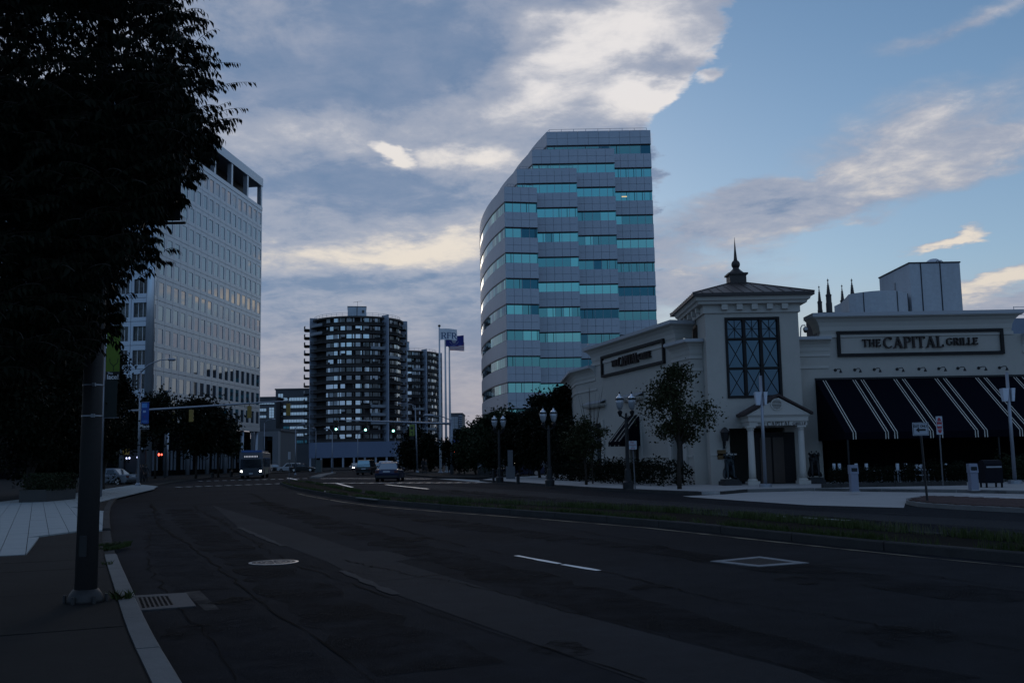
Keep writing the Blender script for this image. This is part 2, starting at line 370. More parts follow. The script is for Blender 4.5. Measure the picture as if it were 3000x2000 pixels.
# ------------------------------------------------------------------ setting: ground, roads, pavements
def struct(o): o['kind']='structure'; return o
struct(MB().sheet([(-4000,-400),(4000,-400),(4000,6000),(-4000,6000)],-.06).build('ground',soil))
road=struct(MB().sheet([(-140,-30),(90,-30),(90,420),(-140,420)],0).build('road',asph))
KL=[G(*p) for p in [(512,2000),(470,1930),(428,1850),(385,1745),(340,1640),(322,1560),(320,1495),(340,1462),(385,1440),(450,1425),(520,1411),(620,1400),(690,1396),(740,1393)]]
a,b=Vector(KL[0]),Vector(KL[2]); d=(a-b).normalized()
KLs=[tuple(a+d*18),tuple(a+d*8)]+KL
KLsm=[(p.x,p.y) for p in smoothp(KLs,2)]
def off(path,o):
    P=[Vector(p) for p in path]; r=[]
    for i,p in enumerate(P):
        q=(P[min(i+1,len(P)-1)]-P[max(i-1,0)]).normalized(); r.append((p.x+q.y*o,p.y-q.x*o))
    return r
kin=off(KLsm,-.2)                # inner edge of the left kerb (road on the right of travel)
far=KLsm[-1]
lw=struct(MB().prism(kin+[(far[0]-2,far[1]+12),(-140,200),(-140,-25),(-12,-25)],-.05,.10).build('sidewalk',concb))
# kerb stones
def along(path):
    P=[Vector(p) for p in path]; S=[0]
    for a,b in zip(P[:-1],P[1:]): S.append(S[-1]+(b-a).length)
    def at(s):
        s=max(0,min(S[-1]-1e-6,s))
        for i in range(len(S)-1):
            if s<=S[i+1]: k=(s-S[i])/(S[i+1]-S[i]); return P[i]+(P[i+1]-P[i])*k
    return at,S[-1]
def kerb_run(path,wid,z,parent,s0,s1,step,mat,side=-1,name='kerbstone',gap=.012,jz=.006,sub=2):
    at,L=along(path); s=s0
    while s<min(s1,L)-.1:
        e=min(s+step*random.uniform(.93,1.07),L,s1); mb=MB()
        out_=[at(s+gap+(e-s-2*gap)*i/sub) for i in range(sub+1)]; n_=[]
        for i,p in enumerate(out_):
            q=(out_[min(i+1,sub)]-out_[max(i-1,0)]).normalized(); n_.append(Vector((q.y,-q.x))*side)
        zz=z+random.uniform(-jz,jz); c_=.02
        prof=[(0,-.04),(0,zz-c_),(c_,zz),(wid-.004,zz),(wid-.004,-.04)]
        if side<0: prof=prof
        vs=[(p.x+n.x*o,p.y+n.y*o,h) for p,n in zip(out_,n_) for o,h in prof]; m=len(prof)
        fs=[(i*m+k,(i+1)*m+k,(i+1)*m+(k+1)%m,i*m+(k+1)%m) for i in range(sub) for k in range(m)]+[tuple(range(m))[::-1],tuple(sub*m+k for k in range(m))]
        if side>0: fs=[f[::-1] for f in fs]
        mb.add(vs,fs); mb.build(name,mat,parent); s=e
at,LL=along(KLsm)
def s_of(path,pt):
    P=[Vector(p) for p in path]; S=0; best=(1e9,0); q=Vector(pt)
    for a,b in zip(P[:-1],P[1:]):
        l=(b-a).length; k=max(0,min(1,(q-a).dot(b-a)/max(l*l,1e-9))); dd=(a+(b-a)*k-q).length
        if dd<best[0]: best=(dd,S+k*l)
        S+=l
    return best[1]
sA=s_of(KLsm,G(340,1640)); sB=s_of(KLsm,G(322,1560))
kerb_run(KLsm,.2,.115,lw,0,sA,1.75,concg)
kerb_run(KLsm,.2,.06,lw,sA,sB,2.2,concd)
kerb_run(KLsm,.2,.115,lw,sB,s_of(KLsm,G(340,1462)),2.2,concd)
kerb_run(KLsm,.2,.12,lw,s_of(KLsm,G(340,1462)),LL,4.5,concd)
# sidewalk slabs in the foreground (joints run across the walk)
def slab_rows():
    at2,L2=along(kin); s=2.0; end=s_of(kin,G(250,1618,.1))
    while s<end-.2:
        e=min(s+1.52,end); a=at2(s+.006); b=at2(e-.006); c=at2((s+e)/2)
        q=(b-a).normalized(); n=Vector((-q.y,q.x)); x=0.02
        wd=[2.9,3.0,3.0,3.0]
        for j,wj in enumerate(wd):
            if s<7 and j>1: break
            p0=a+n*(x+.006);p1=b+n*(x+.006);p2=b+n*(x+wj-.006);p3=a+n*(x+wj-.006)
            mb=MB(); mb.prism([(p.x,p.y) for p in (p0,p1,p2,p3)],.09,.118+random.uniform(-.003,.003)); mb.build('sidewalk_slab',concb,lw); x+=wj
        s=e
slab_rows()
# pale plaza paving: long narrow stone tiles
zt=.104
ax=Vector((-.43,.903)).normalized(); an=Vector((ax.y,-ax.x))
pl=[G(u,v,.12) for u,v in [(-260,1628),(75,1625),(117,1570),(233,1555),(300,1549),(303,1497),(215,1487),(330,1460),(450,1432),(460,1424),(405,1418),(240,1442),(-260,1500)]]
pz_=[Vector(p) for p in pl]
def inside(p,poly):
    c=False; n=len(poly); j=n-1
    for i in range(n):
        xi,yi=poly[i];xj,yj=poly[j]
        if (yi>p[1])!=(yj>p[1]) and p[0]<(xj-xi)*(p[1]-yi)/(yj-yi)+xi: c=not c
        j=i
    return c
base=Vector(G(75,1625,.12)); tiles=[]; cut=[]
tw_,tl=.42,1.55
for i in range(-40,60):
    for j in range(-3,42):
        c=base+an*((i+.5)*tw_)+ax*((j+.5)*tl)
        P0=[c-an*(tw_/2-.006)-ax*(tl/2-.004),c+an*(tw_/2-.006)-ax*(tl/2-.004),c+an*(tw_/2-.006)+ax*(tl/2-.004),c-an*(tw_/2-.006)+ax*(tl/2-.004)]
        ins=[inside(p,pl) for p in P0]
        if all(ins): tiles.append((c,j))
        elif any(ins) or inside(c,pl):
            best=min(((lambda a_,b_:((c-(a_+(b_-a_)*max(0,min(1,(c-a_).dot(b_-a_)/(b_-a_).length_squared)))).length))(pz_[q],pz_[(q+1)%len(pz_)]),q) for q in range(len(pz_)))[1]
            a_,b_=pz_[best],pz_[(best+1)%len(pz_)]; m_=(a_+b_)/2; nn_=Vector((-(b_-a_).y,(b_-a_).x)).normalized()
            if not inside(m_+nn_*.05,pl): nn_=-nn_
            out_=[]
            for q in range(4):
                s0,s1=P0[q],P0[(q+1)%4]; d0,d1=(s0-a_).dot(nn_),(s1-a_).dot(nn_)
                if d0>=0: out_.append(s0)
                if d0*d1<0: out_.append(s0+(s1-s0)*(d0/(d0-d1)))
            if len(out_)>2: cut.append([tuple(p) for p in out_])
tiles.sort(key=lambda q:q[0].length)
tm=MB(); tm.box(-tw_/2+.006,tw_/2-.006,-tl/2+.004,tl/2-.004,-.03,.012); tme=tm.mesh('paving_tile',concl)
rz_=math.atan2(ax.y,ax.x)-math.pi/2
rest=MB()
for q_ in cut: MB().prism(q_,.09,.132).build('paving_tile',concl,lw)
for k,(c,j) in enumerate(tiles):
    dz=random.uniform(-.002,.002)
    if k<290-len(cut): piece('paving_tile',tme,lw,(c.x,c.y,.12+dz),rz_)
    else: rest.fbox((c.x,c.y),an,ax,-tw_/2+.006,tw_/2-.006,-tl/2+.004,tl/2-.004,.10,.132+dz)
o=rest.build('distant_paving',concl,lw); o['kind']='stuff'
# median --------------------------------------------------------------
MN=[G(*p) for p in [(820,1418),(850,1430),(900,1442),(1000,1460),(1100,1474),(1300,1492),(1500,1507),(1750,1527),(2000,1550),(2250,1577),(2500,1605),(2750,1628),(3000,1650)]]
MF=[G(*p) for p in [(835,1412),(900,1416),(1000,1438),(1100,1457),(1300,1475),(1500,1486),(1750,1499),(2000,1512),(2250,1536),(2500,1560),(2750,1585),(3000,1605)]]
def ext(path,l): a,b=Vector(path[-2]),Vector(path[-1]); return path+[tuple(b+(b-a).normalized()*l)]
MN=ext(MN,12); MF=ext(MF,12)
mn=[(p.x,p.y) for p in smoothp(MN,2)]; mf=[(p.x,p.y) for p in smoothp(MF,2)]
med=struct(MB().prism(off(mn,-.16)+off(mf,.14)[::-1],-.05,.125).build('median',soil))
kerb_run(mn,.17,.16,med,0,1e9,2.4,concd,side=-1)
kerb_run(mf,.15,.15,med,0,1e9,2.6,concd,side=1)
# pale slab remnants on the median nose
for (u,v,du) in [(960,1440,16),(1085,1459,10)]:
    c=Vector(G(u,v,.15)); mb=MB(); mb.fbox((c.x,c.y),Vector((.40,-.92)),Vector((.92,.40)),-1.5,1.5,-.22,.22,.12,.16); mb.build('paving_slab',concg,med)
# right-hand pavements ------------------------------------------------
KR=[G(*p) for p in [(1405,1409),(1440,1412),(1500,1416),(1600,1424),(1700,1432),(1850,1440),(2000,1447),(2090,1449),(2140,1446),(2190,1441)]]
kr=[(p.x,p.y) for p in smoothp(KR,2)]
e_=[G(2370,1437),G(2700,1441),G(2850,1443),G(3000,1446)]; e_=ext(e_,30)
rw=struct(MB().prism(off(kr,-.15)+[tuple(p) for p in e_]+[(70,95),(4,95),(-1.5,83)],-.05,.12).build('sidewalk',apronm))
kerb_run(kr,.16,.13,rw,0,1e9,3.0,concd,side=-1)
kerb_run([kr[-1]]+e_,.16,.13,rw,0,1e9,3.0,concg,side=-1)
apr=struct(MB().sheet([G(*p) for p in [(2000,1453),(2026,1456),(2368,1479.5),(2648,1487),(2652,1474),(2690,1461),(3000,1470),(3200,1474),(3200,1452),(3000,1447),(2840,1443.5),(2370,1438),(2190,1442),(2120,1448)]],.006).build('driveway_apron',apronm))
isl=[G(*p) for p in [(3300,1520),(3000,1502),(2800,1492),(2690,1484),(2655,1477),(2655,1470),(2700,1462),(2760,1463),(3000,1473),(3300,1480)]]
ism=struct(MB().prism([tuple(p) for p in isl],-.05,.12).build('traffic_island',concg))
c0=sum((Vector(p) for p in isl),Vector((0,0)))/len(isl)
inn=[tuple(Vector(p)+(c0-Vector(p))*(.07 if abs(p[0]-c0.x)>3 else .13)) for p in isl]
# herringbone brick: rows of separate bricks near the nose, sheet beyond
MB().sheet(inn,.124).build('brick_bed',soil,ism)
bm=MB(); bm.box(-.19,.19,-.095,.095,-.02,.012); bme=bm.mesh('brick',brickm)
cand=[]
for i in range(-80,90):
    for j in range(-40,40):
        p=(c0.x+i*.4+(.2 if j%2 else 0),c0.y+j*.205)
        if inside(p,inn): cand.append(p)
cand.sort(key=lambda p:-(p[1])*0+abs(p[0]-isl[4][0]))
restb=MB()
for k,p in enumerate(cand):
    if k<240: piece('brick',bme,ism,(p[0],p[1],.13+random.uniform(-.002,.002)))
    else: restb.box(p[0]-.19,p[0]+.19,p[1]-.095,p[1]+.095,.11,.142)
o=restb.build('distant_brickwork',brickm,ism); o['kind']='stuff'
# corner pavement with flagpoles, far pavements
cp=[G(*p) for p in [(1190,1392),(1271,1399),(1319,1401),(1400,1402),(1480,1402)]]
cp=[tuple(p) for p in cp]
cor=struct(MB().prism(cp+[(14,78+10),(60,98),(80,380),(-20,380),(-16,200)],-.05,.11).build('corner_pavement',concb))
kerb_run(cp,.18,.14,cor,0,1e9,3.5,concd,side=-1)
struct(MB().sheet([G(*p) for p in [(1285,1402.5),(1330,1402),(1445,1409),(1410,1412.5)]],.008).build('crossing_pad',concl))
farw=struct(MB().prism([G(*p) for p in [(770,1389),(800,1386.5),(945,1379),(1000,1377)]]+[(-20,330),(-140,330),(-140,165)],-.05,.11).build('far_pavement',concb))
isf=struct(MB().prism([G(*p) for p in [(907,1400),(940,1400),(955,1394),(985,1386),(975,1385),(935,1391)]],-.05,.14).build('far_median',concg))
# road surface patches, cracks, paint -----------------------------------
def decal(name,mat,z,polys):
    mb=MB()
    for p in polys: mb.sheet([G(*q,z) for q in p],z)
    return mb.build(name,mat,road)
decal('worn_strip',asph2,.004,[[(620,1478),(700,1503),(800,1530),(1057,1614),(1127,1613),(1223,1634),(1160,1643),(1298,1684),(1614,1778),(2060,1895),(2460,1995),(2700,2060),(1950,2020),(1570,1886),(1168,1743),(1062,1698),(964,1647),(800,1584),(700,1545)]])
decal('worn_strip',asph2,.004,[[(1130,1414),(1300,1422),(1600,1441),(1900,1465),(2400,1498),(3000,1528),(3300,1542),(3300,1568),(3000,1551),(2450,1517),(1900,1483),(1455,1450),(1268,1431)]])
decal('dark_patch',asph3,.004,[[(540,1733),(585,1729),(645,1785),(600,1787)]])
#decal('dark_patch',asph3,.0036,[[(1330,1694),(2100,1890),(3000,2075),(3000,1990),(2200,1790),(1760,1690)]])
def ragged(name,c,lo,hi,sc_=.9,rough=.9):
    m=M(name,c,rough,0,.5,.4,1.0,45,det=8,spec=.08)
    t=m.node_tree; b=t.nodes['Principled BSDF']; tc_=t.nodes.new('ShaderNodeTexCoord'); nz=N(t,noise(t,tc_.outputs['Object'],sc_,10,.72).outputs[0]); t.links.new(nz.ss(lo,hi).k,b.inputs['Alpha']); return m
dark_w=ragged('tyre_wear',(.0085,.0095,.012),.35,.75); lite_w=ragged('polished_wear',(.018,.0205,.026),.38,.78,1.3); oil=ragged('oil_stain',(.007,.007,.008),.40,.70,2.2)
def lane_band(pts,w,mat,z,name='wheel_track'):
    P=dens([Vector(G(*p)) for p in pts],.5); mb=MB(); ribbon(mb,P,w,z,jit=.3); mb.build(name,mat,road)
lane_band([(520,1490),(640,1590),(900,1745),(1300,1960)],.9,dark_w,.0062)
lane_band([(430,1500),(500,1620),(640,1780),(900,2020)],.7,lite_w,.0064)
lane_band([(760,1470),(1000,1545),(1400,1660),(2000,1830),(2700,2010)],1.0,dark_w,.0066)
lane_band([(1000,1478),(1400,1545),(1900,1610),(2500,1690),(3000,1760)],1.0,dark_w,.0062)
lane_band([(1300,1435),(1700,1470),(2300,1510),(3000,1570)],1.2,dark_w,.0064)
for (u,v,r) in [(2640,1865,.45),(1900,1720,.25),(1200,1580,.5),(700,1760,.3),(2350,1700,.3),(1650,1900,.25),(560,1850,.3)]:
    c=Vector(G(u,v)); mb=MB(); mb.sheet([(c.x+r*(1+.3*math.sin(3*a+u))*math.cos(a),c.y+r*1.3*(1+.2*math.cos(2*a+v))*math.sin(a)) for a in [i*math.pi/9 for i in range(18)]],.0072); mb.build('oil_stain',oil,road)
def crack(pts,w=.03):
    P=[Vector(G(*p)) for p in pts]; Q=[]
    for p in dens(P,.09 if P[0].length<25 else .4):
        k=.028*(p.length/14); Q.append(p+Vector((random.gauss(0,k),random.gauss(0,k))))
    mb=MB(); ww=[w*.5*random.uniform(.2,1.8)*max(.6,p.length/16) for p in Q]; ribbon(mb,Q,ww,.009); mb.build('crack',crackm,road)
for pts,w in [([(445,1475),(470,1540),(500,1560),(560,1600),(640,1660),(660,1680),(720,1730),(800,1790),(900,1850),(1010,1930),(1090,2000)],.045),
    ([(740,1445),(800,1482),(870,1497),(1000,1525),(1130,1542),(1260,1575),(1370,1602),(1420,1610),(1510,1630)],.05),
    ([(1165,1560),(1000,1640),(760,1650)],.0),
    ([(660,1676),(900,1640)],.025),([(1210,1692),(1300,1683),(1600,1655),(1800,1645),(2060,1640)],.04),([(580,1728),(900,1716),(1210,1695)],.03),
    ([(1005,1640),(1230,1690),(1310,1700),(1480,1740),(1600,1775),(1900,1850),(2200,1925),(2500,2000)],.04),
    ([(560,1480),(720,1570),(850,1650),(1000,1700),(1300,1810),(1600,1900),(1900,1990)],.035),
    ([(1755,1672),(1900,1705),(2100,1757),(2400,1800),(2700,1858),(3000,1905)],.045),
    ([(2360,1652),(2600,1670),(2850,1705),(3000,1725)],.035),([(1500,1520),(1700,1555),(1900,1590),(2080,1642)],.03),
    ([(2370,1645),(2560,1630),(2750,1626)],.03),([(1400,1532),(1600,1520)],.025),([(320,1540),(600,1530),(700,1528)],.025),
    ([(2100,1760),(2300,1740)],.02),([(0+440,1560),(430,1640),(470,1720),(500,1760),(640,1900),(700,1990)],.03),([(850,1650),(1120,1690)],.025),
    ([(1180,1430),(1400,1453),(1650,1475),(1850,1482)],.05),([(600,1497),(760,1482)],.04)]:
    if w>0: crack(pts,w)
def dash(name,pts,w,mat,z=.01,jit=.0):
    P=dens([Vector(G(*p)) for p in pts],.3); mb=MB(); ribbon(mb,P,w,z,jit=jit); o=mb.build(name,mat,road); return o
dash('lane_dash',[(1513,1628),(1640,1652)],.11,white,jit=.25); dash('lane_dash',[(1648,1654),(1755,1672)],.10,white,jit=.35)
dash('lane_dash',[(2255,1510),(2300,1514)],.13,white); dash('lane_dash',[(2350,1516),(2490,1525)],.13,white,jit=.2)
dash('lane_dash',[(1730,1474),(1840,1483)],.12,wornw,jit=.4); dash('lane_dash',[(1960,1470),(2090,1478)],.12,wornw,jit=.4)
dash('lane_dash',[(1000,1672),(1160,1742)],.12,wornw,jit=.6); dash('lane_dash',[(700,1545),(830,1600)],.12,wornw,jit=.6)
dash('lane_dash',[(2580,1502),(2660,1507)],.10,wornw); dash('lane_dash',[(1130,1419),(1255,1432)],.22,white,jit=.2); dash('lane_dash',[(1265,1433),(1320,1438)],.2,wornw)
dash('lane_dash',[(985,1415),(1032,1427)],.22,white); dash('lane_dash',[(870,1405),(842,1399)],.25,white);dash('lane_dash',[(842,1399),(880,1390)],.25,wornw)
dash('stop_line',[(925,1424),(992,1424)],.4,wornw,jit=.3); dash('stop_line',[(1060,1446),(1145,1447)],.3,white,jit=.4); dash('lane_dash',[(1140,1441),(1200,1449)],.15,wornw)
def lerp(a,b,k): return a+(b-a)*k
def dashes(p0,p1,n,frac,w,name='crossing_dash'):
    for i in range(n):
        k=(i+.25)/n; k2=(i+.25+frac)/n
        dash(name,[(lerp(p0[0],p1[0],k),lerp(p0[1],p1[1],k)),(lerp(p0[0],p1[0],k2),lerp(p0[1],p1[1],k2))],w,white)
dashes((510,1427),(830,1416),11,.46,.8); dashes((875,1415),(1440,1413),20,.6,.8)
dashes((575,1409),(905,1401),14,.55,1.0); dashes((940,1401),(1262,1402),14,.5,1.0)
dash('edge_line',[(870,1445),(900,1452),(1000,1470),(1100,1483),(1300,1500),(1600,1522),(1900,1547),(2200,1580),(2500,1612),(2750,1638),(3000,1662)],.08,yell,jit=.9)
dash('driveway_line',[(2820,1448),(3000,1460),(3100,1467)],.16,white,z=.012)
# manhole, square inlet, kerb drain ---------------------------------------
iron=M('cast_iron',(.02,.02,.022),.7,.1,.2,8,.3,60)
c=G(802,1648); mh=thing('manhole_cover','round cast iron manhole cover with bright worn rim in the near lanes','manhole cover',(c[0],c[1],0))
mb=MB(); mb.lathe([(.40,.0),(.40,.014),(.35,.016),(.35,.0)],c[0],c[1],32); mb.build('rim',M('worn_iron',(.22,.23,.25),.35,.9,.2,8),mh)
mb=MB(); mb.lathe([(.335,.0),(.335,.010),(.02,.011)],c[0],c[1],32); lid=mb.build('lid',iron,mh)
mb=MB()
for rr in (.12,.2,.28):
    mb.lathe([(rr+.012,.010),(rr+.012,.016),(rr-.012,.016),(rr-.012,.010)],c[0],c[1],28)
for k in range(10):
    a=2*math.pi*k/10; mb.fbox((c[0],c[1]),(math.cos(a),math.sin(a)),(-math.sin(a),math.cos(a)),.06,.31,-.011,.011,.009,.0155)
mb.build('raised_pattern',M('worn_pattern',(.10,.10,.11),.45,.7,.5,14),lid)
def grate(name,label,corners,frame_mat,nx,ny,inset):
    P=[Vector(G(*q)) for q in corners]; cc=sum(P,Vector((0,0)))/4; tt=thing(name,label,'drain',(cc.x,cc.y,0))
    mb=MB(); I=[p+(cc-p)*inset if not isinstance(inset,list) else None for p in P] if not isinstance(inset,list) else [Vector(G(*q)) for q in inset]
    for i in range(4):
        j=(i+1)%4; mb.prism([tuple(P[i]),tuple(P[j]),tuple(I[j]),tuple(I[i])],-.02,.014)
    mb.build('frame',frame_mat,tt)
    MB().sheet([tuple(p) for p in I],.0025).build('pit',interior,tt)
    g=MB()
    for i in range(nx+1):
        k=i/nx; ribbon(g,[I[0].lerp(I[1],k),I[3].lerp(I[2],k)],.022,.0135)
    for i in range(ny+1):
        k=i/ny; ribbon(g,[I[0].lerp(I[3],k),I[1].lerp(I[2],k)],.016,.0128)
    g.build('grate_bars',iron,tt)
grate('storm_drain','square storm drain grate set in a pale concrete collar in the road',[(2080,1645),(2225,1631),(2370,1650),(2222,1661)],M('collar_stone',(.20,.21,.22),.9,0,.35,14,.6,50,det=6),12,8,.30)
grate('kerb_drain','rectangular kerbside drain grate below the big pole, with a steel plate beside it',[(396,1746),(545,1738),(574,1777),(412,1790)],M('drain_steel',(.07,.072,.075),.8,.1,.3,6,.3,60),7,8,[(402,1752),(493,1747),(510,1774),(414,1784)])
# ------------------------------------------------------------------ left office block of grey panels
def frame_mesh(name,w,h,d,wx0,wx1,wz0,wz1,mat,gap=.03):
    """panel centred at x=0, from z=0, hole cut; outward is -y"""
    x0,x1=-w/2+gap,w/2-gap; z0,z1=gap,h-gap; mb=MB()
    a=[(x0,0,z0),(x1,0,z0),(x1,0,z1),(x0,0,z1)]; b=[(wx0,0,wz0),(wx1,0,wz0),(wx1,0,wz1),(wx0,0,wz1)]
    c=[(p[0],d,p[2]) for p in b]; e=[(p[0],d,p[2]) for p in a]
    mb.add(a+b+c+e,[(i,(i+1)%4,(i+1)%4+4,i+4) for i in range(4)]+[(i+4,(i+1)%4+4,(i+1)%4+8,i+8) for i in range(4)]+[(i+12,(i+1)%4+12,(i+1)%4,i) for i in range(4)])
    return mb.mesh(name,mat)
panelm=M('office_panel',(.46,.50,.56),.36,.55,.07,.12,0,10,streak=True)
C0=Vector((-53.0,144.0)); e1=Vector((.1,.995)).normalized(); e2=Vector((-e1.y,e1.x)); nF=Vector((e1.y,-e1.x)); nL=Vector((-e1.x,-e1.y))
Lf=46.4; Ll=33.0; zb=8.6; ph=3.5; pw=Lf/18
ob_=thing('office_block','grey panelled office block with rows of reflective windows behind the tree','building',(C0.x,C0.y,0))
def fr(o,ex,ey): return (o.x,o.y),(ex.x,ex.y),(ey.x,ey.y)
inn=-nF
mb=MB(); mb.fbox(*fr(C0,e1,e2),.3,Lf-.3,.35,Ll-.3,zb,50.6); mb.build('inner_wall',metalj,ob_)
pm=frame_mesh('wall_panel',pw,ph,.33,-.80,.80,.62,2.82,panelm); wm_=MB()
wm_.box(-.80,.80,.07,.12,.62,2.82); wms=[wm_.mesh('window',m) for m in (g_grey,g_grey,g_grey)]
rzF=math.atan2(e1.y,e1.x)
for i in range(18):
    for j in range(12):
        p=C0+e1*((i+.5)*pw); z=zb+j*ph
        piece('wall_panel',pm,ob_,(p.x,p.y,z),rzF)
        piece('window',wms[0],ob_,(p.x,p.y,z),rzF,rot=(random.uniform(-.006,.006),0,rzF+random.uniform(-.006,.006)))
nl=7; pwl=Ll/12
pml=frame_mesh('wall_panel',pwl,ph,.33,-1.0,1.0,.62,2.78,panelm)
wl=MB(); wl.box(-1.0,1.0,.30,.34,.62,2.78,0)
for x in (-.36,.36): wl.box(x-.05,x+.05,.22,.299,.62,2.78,1)
wlm=wl.mesh('window',[glassd,whitep]); rzL=math.atan2(-e2.y,-e2.x)
for i in range(12):
    for j in range(12):
        if i>=nl: continue
        p=C0+e2*((i+.5)*pwl); z=zb+j*ph
        piece('wall_panel',pml,ob_,(p.x,p.y,z),rzL); piece('window',wlm,ob_,(p.x,p.y,z),rzL)
mb=MB(); mb.fbox(*fr(C0,e1,e2),0,.3,nl*pwl,Ll,zb,50.6); mb.build('end_wall',panelm,ob_)
# corner pilaster, attic loggia, fascia, ground floor colonnade
mb=MB(); mb.lathe([(.62,0),(.62,56.9)],C0.x+.15,C0.y+.2,16); mb.build('corner_pilaster',M('bright_pilaster',(.55,.60,.66),.3,.7,.1,.3),ob_,smooth=True)
mb=MB(); mb.fbox(*fr(C0,e1,e2),-.05,Lf+.05,-.05,.55,50.64,51.4); mb.fbox(*fr(C0,e1,e2),-.05,.5,.56,Ll,50.64,51.4); mb.build('attic_sill',panelm,ob_)
mb=MB(); mb.fbox(*fr(C0,e1,e2),-.1,Lf+.1,-.1,Ll,55.5,57.1); mb.build('fascia',panelm,ob_)
mb=MB(); mb.fbox(*fr(C0,e1,e2),.6,Lf-.6,3.6,Ll-.5,51.0,55.49); mb.build('attic_wall',darkwood,ob_)
for i in range(7):
    mb=MB(); a=i*Lf/6; mb.fbox(*fr(C0,e1,e2),a-.35+(.35 if i==0 else 0)-(.36 if i==6 else 0),a+.35+(.35 if i==0 else 0)-(.36 if i==6 else 0),.02,.8,51.41,55.49); mb.build('attic_column',panelm,ob_)
mb=MB(); mb.fbox(*fr(C0,e1,e2),-.04,Lf+.04,-.04,.5,7.7,8.58); mb.build('lintel',panelm,ob_)
for i in range(7):
    a=min(max(i*Lf/6,.5),Lf-.5); mb=MB(); p=C0+e1*a+e2*.5; mb.lathe([(.36,0.1),(.36,7.69)],p.x,p.y,12); mb.build('column',panelm,ob_,smooth=True)
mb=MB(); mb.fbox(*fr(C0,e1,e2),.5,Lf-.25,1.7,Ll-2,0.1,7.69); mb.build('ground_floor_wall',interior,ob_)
for k in range(34):
    if k%5==4: continue
    mb=MB(); a=3+k*1.25; mb.fbox(*fr(C0,e1,e2),a,a+.62,1.58,1.69,.9,3.9); mb.build('blind',M('grey_blind',(.16,.19,.23),.8,0,.1,1),ob_)
# lower link building / plinth wall to the left of the block
# ------------------------------------------------------------------ curved office tower
ct=thing('office_tower','tall stepped grey office tower with curved flank and teal window bands','building',(10,165,0))
corn=[(-.82,157),(1.31,161.6),(3.99,164.6),(6.66,168)]; rx=[4.5,11.3,18.0,24.76]; ry=[158.0,161.6,164.6,168.0]; TT=[45.4,49.65,53.85,58.1]
cv=[(0,0),(-2.1,7.6),(-3.45,14.5),(-4.6,23),(-5.2,33),(-5.3,47)]
pch=4.17; sph=2.45
cladm=metalg; panels=[];wins=[]
core=MB()
def tier_path(k):
    c=Vector(corn[k]); L=[c+Vector(q) for q in cv]; L=smoothp(L,2)
    return L  # from corner going back-left
for k in range(4):
    L=tier_path(k); poly=[(p.x+.35,p.y+.35) for p in L]+[(rx[k]-.35,L[-1].y),(rx[k]-.35,ry[k]+.35)]
    core.prism(poly,0,TT[k]-.3)
core.build('core',metalj,ct)
def seg_frame(a,b):
    d=(b-a); l=d.length; d.normalize(); return d,l
def strips(a,b,zt,zlow,npan,front,out_n):
    """spandrel + window bands on the wall from a to b (outward normal out_n), from zt down to zlow"""
    d,l=seg_frame(a,b); w=l/npan; z=zt
    while z>zlow:
        for i in range(npan):
            for q in range(2):
                panels.append((a+d*(w*(i+.5)),z-sph/2*(q+1),w,sph/2,d,out_n,front))
        z-=sph
        for i in range(npan): wins.append((a+d*(w*(i+.5)),z-(pch-sph),w,pch-sph,d,out_n,front))
        z-=pch-sph
for k in range(4):
    fx0=Vector(corn[k]); fx1=Vector((rx[k],ry[k])); nrm=Vector(((fx1-fx0).y,-(fx1-fx0).x)).normalized()
    zlow=[5,5,5,5][k]
    prev=rx[k-1] if k else None
    # number of bands above the lower tier
    if k==0: strips(fx0,fx1,TT[0],9.0,4,1,nrm)
    else:
        # top band across full front, then only the exposed part right of the lower tier
        strips(fx0,fx1,TT[k],TT[k]-pch+.1,10 if k==3 else 9 if k==2 else 8,1,nrm)
        a=Vector((prev,ry[k])); strips(a,fx1,TT[k]-pch,9.0 if k<3 else 14.0,5,1,nrm)
    L=tier_path(k); 
    # resample the curve
    at3,L3=along([(p.x,p.y) for p in L]); n=16; Q=[at3(L3*i/n) for i in range(n+1)]
    for i in range(n):
        a,b=Q[i+1],Q[i]; d=(b-a).normalized(); nn=Vector((d.y,-d.x))
        z=TT[k]; zz=9.0 if k==0 else TT[k]-pch+.1
        while z>zz:
            panels.append(((a+b)/2,z-sph,(b-a).length,sph,d,nn,0 if k==0 else 2)); z-=sph
            for q in range(2): wins.append((a+(b-a)*(.25+.5*q),z-(pch-sph),(b-a).length/2,pch-sph,d,nn,0)); 
            z-=pch-sph
    # return face on the right of each bay
    a=Vector((rx[k],ry[k])); b=Vector((rx[k],ry[k]+(4 if k<3 else 40)))
    d=(b-a).normalized(); nn=Vector((d.y,-d.x)); z=TT[k]
    m=2 if k<3 else 12
    while z>9:
        panels.append(((a+b)/2,z-sph,(b-a).length,sph,d,nn,2)); z-=sph; wins.append(((a+b)/2,z-(pch-sph),(b-a).length,pch-sph,d,nn,2)); z-=pch-sph
pme={}
def unit_panel(mat,key,dep,gap):
    m=MB(); m.box(-.5,.5,0,1,0,1); return m.mesh(key,mat)
um=unit_panel(cladm,'wall_panel',1,0); 
tm_=[unit_panel(g_teal,'window_pane',1,0),unit_panel(g_teal2,'window_pane',1,0),unit_panel(g_teal3,'window_pane',1,0),unit_panel(curt,'window_pane',1,0)]
restp=MB(); restw=[MB(),MB(),MB()]
panels.sort(key=lambda p:(p[6]!=1,p[0].y)); cnt=0
g=.018
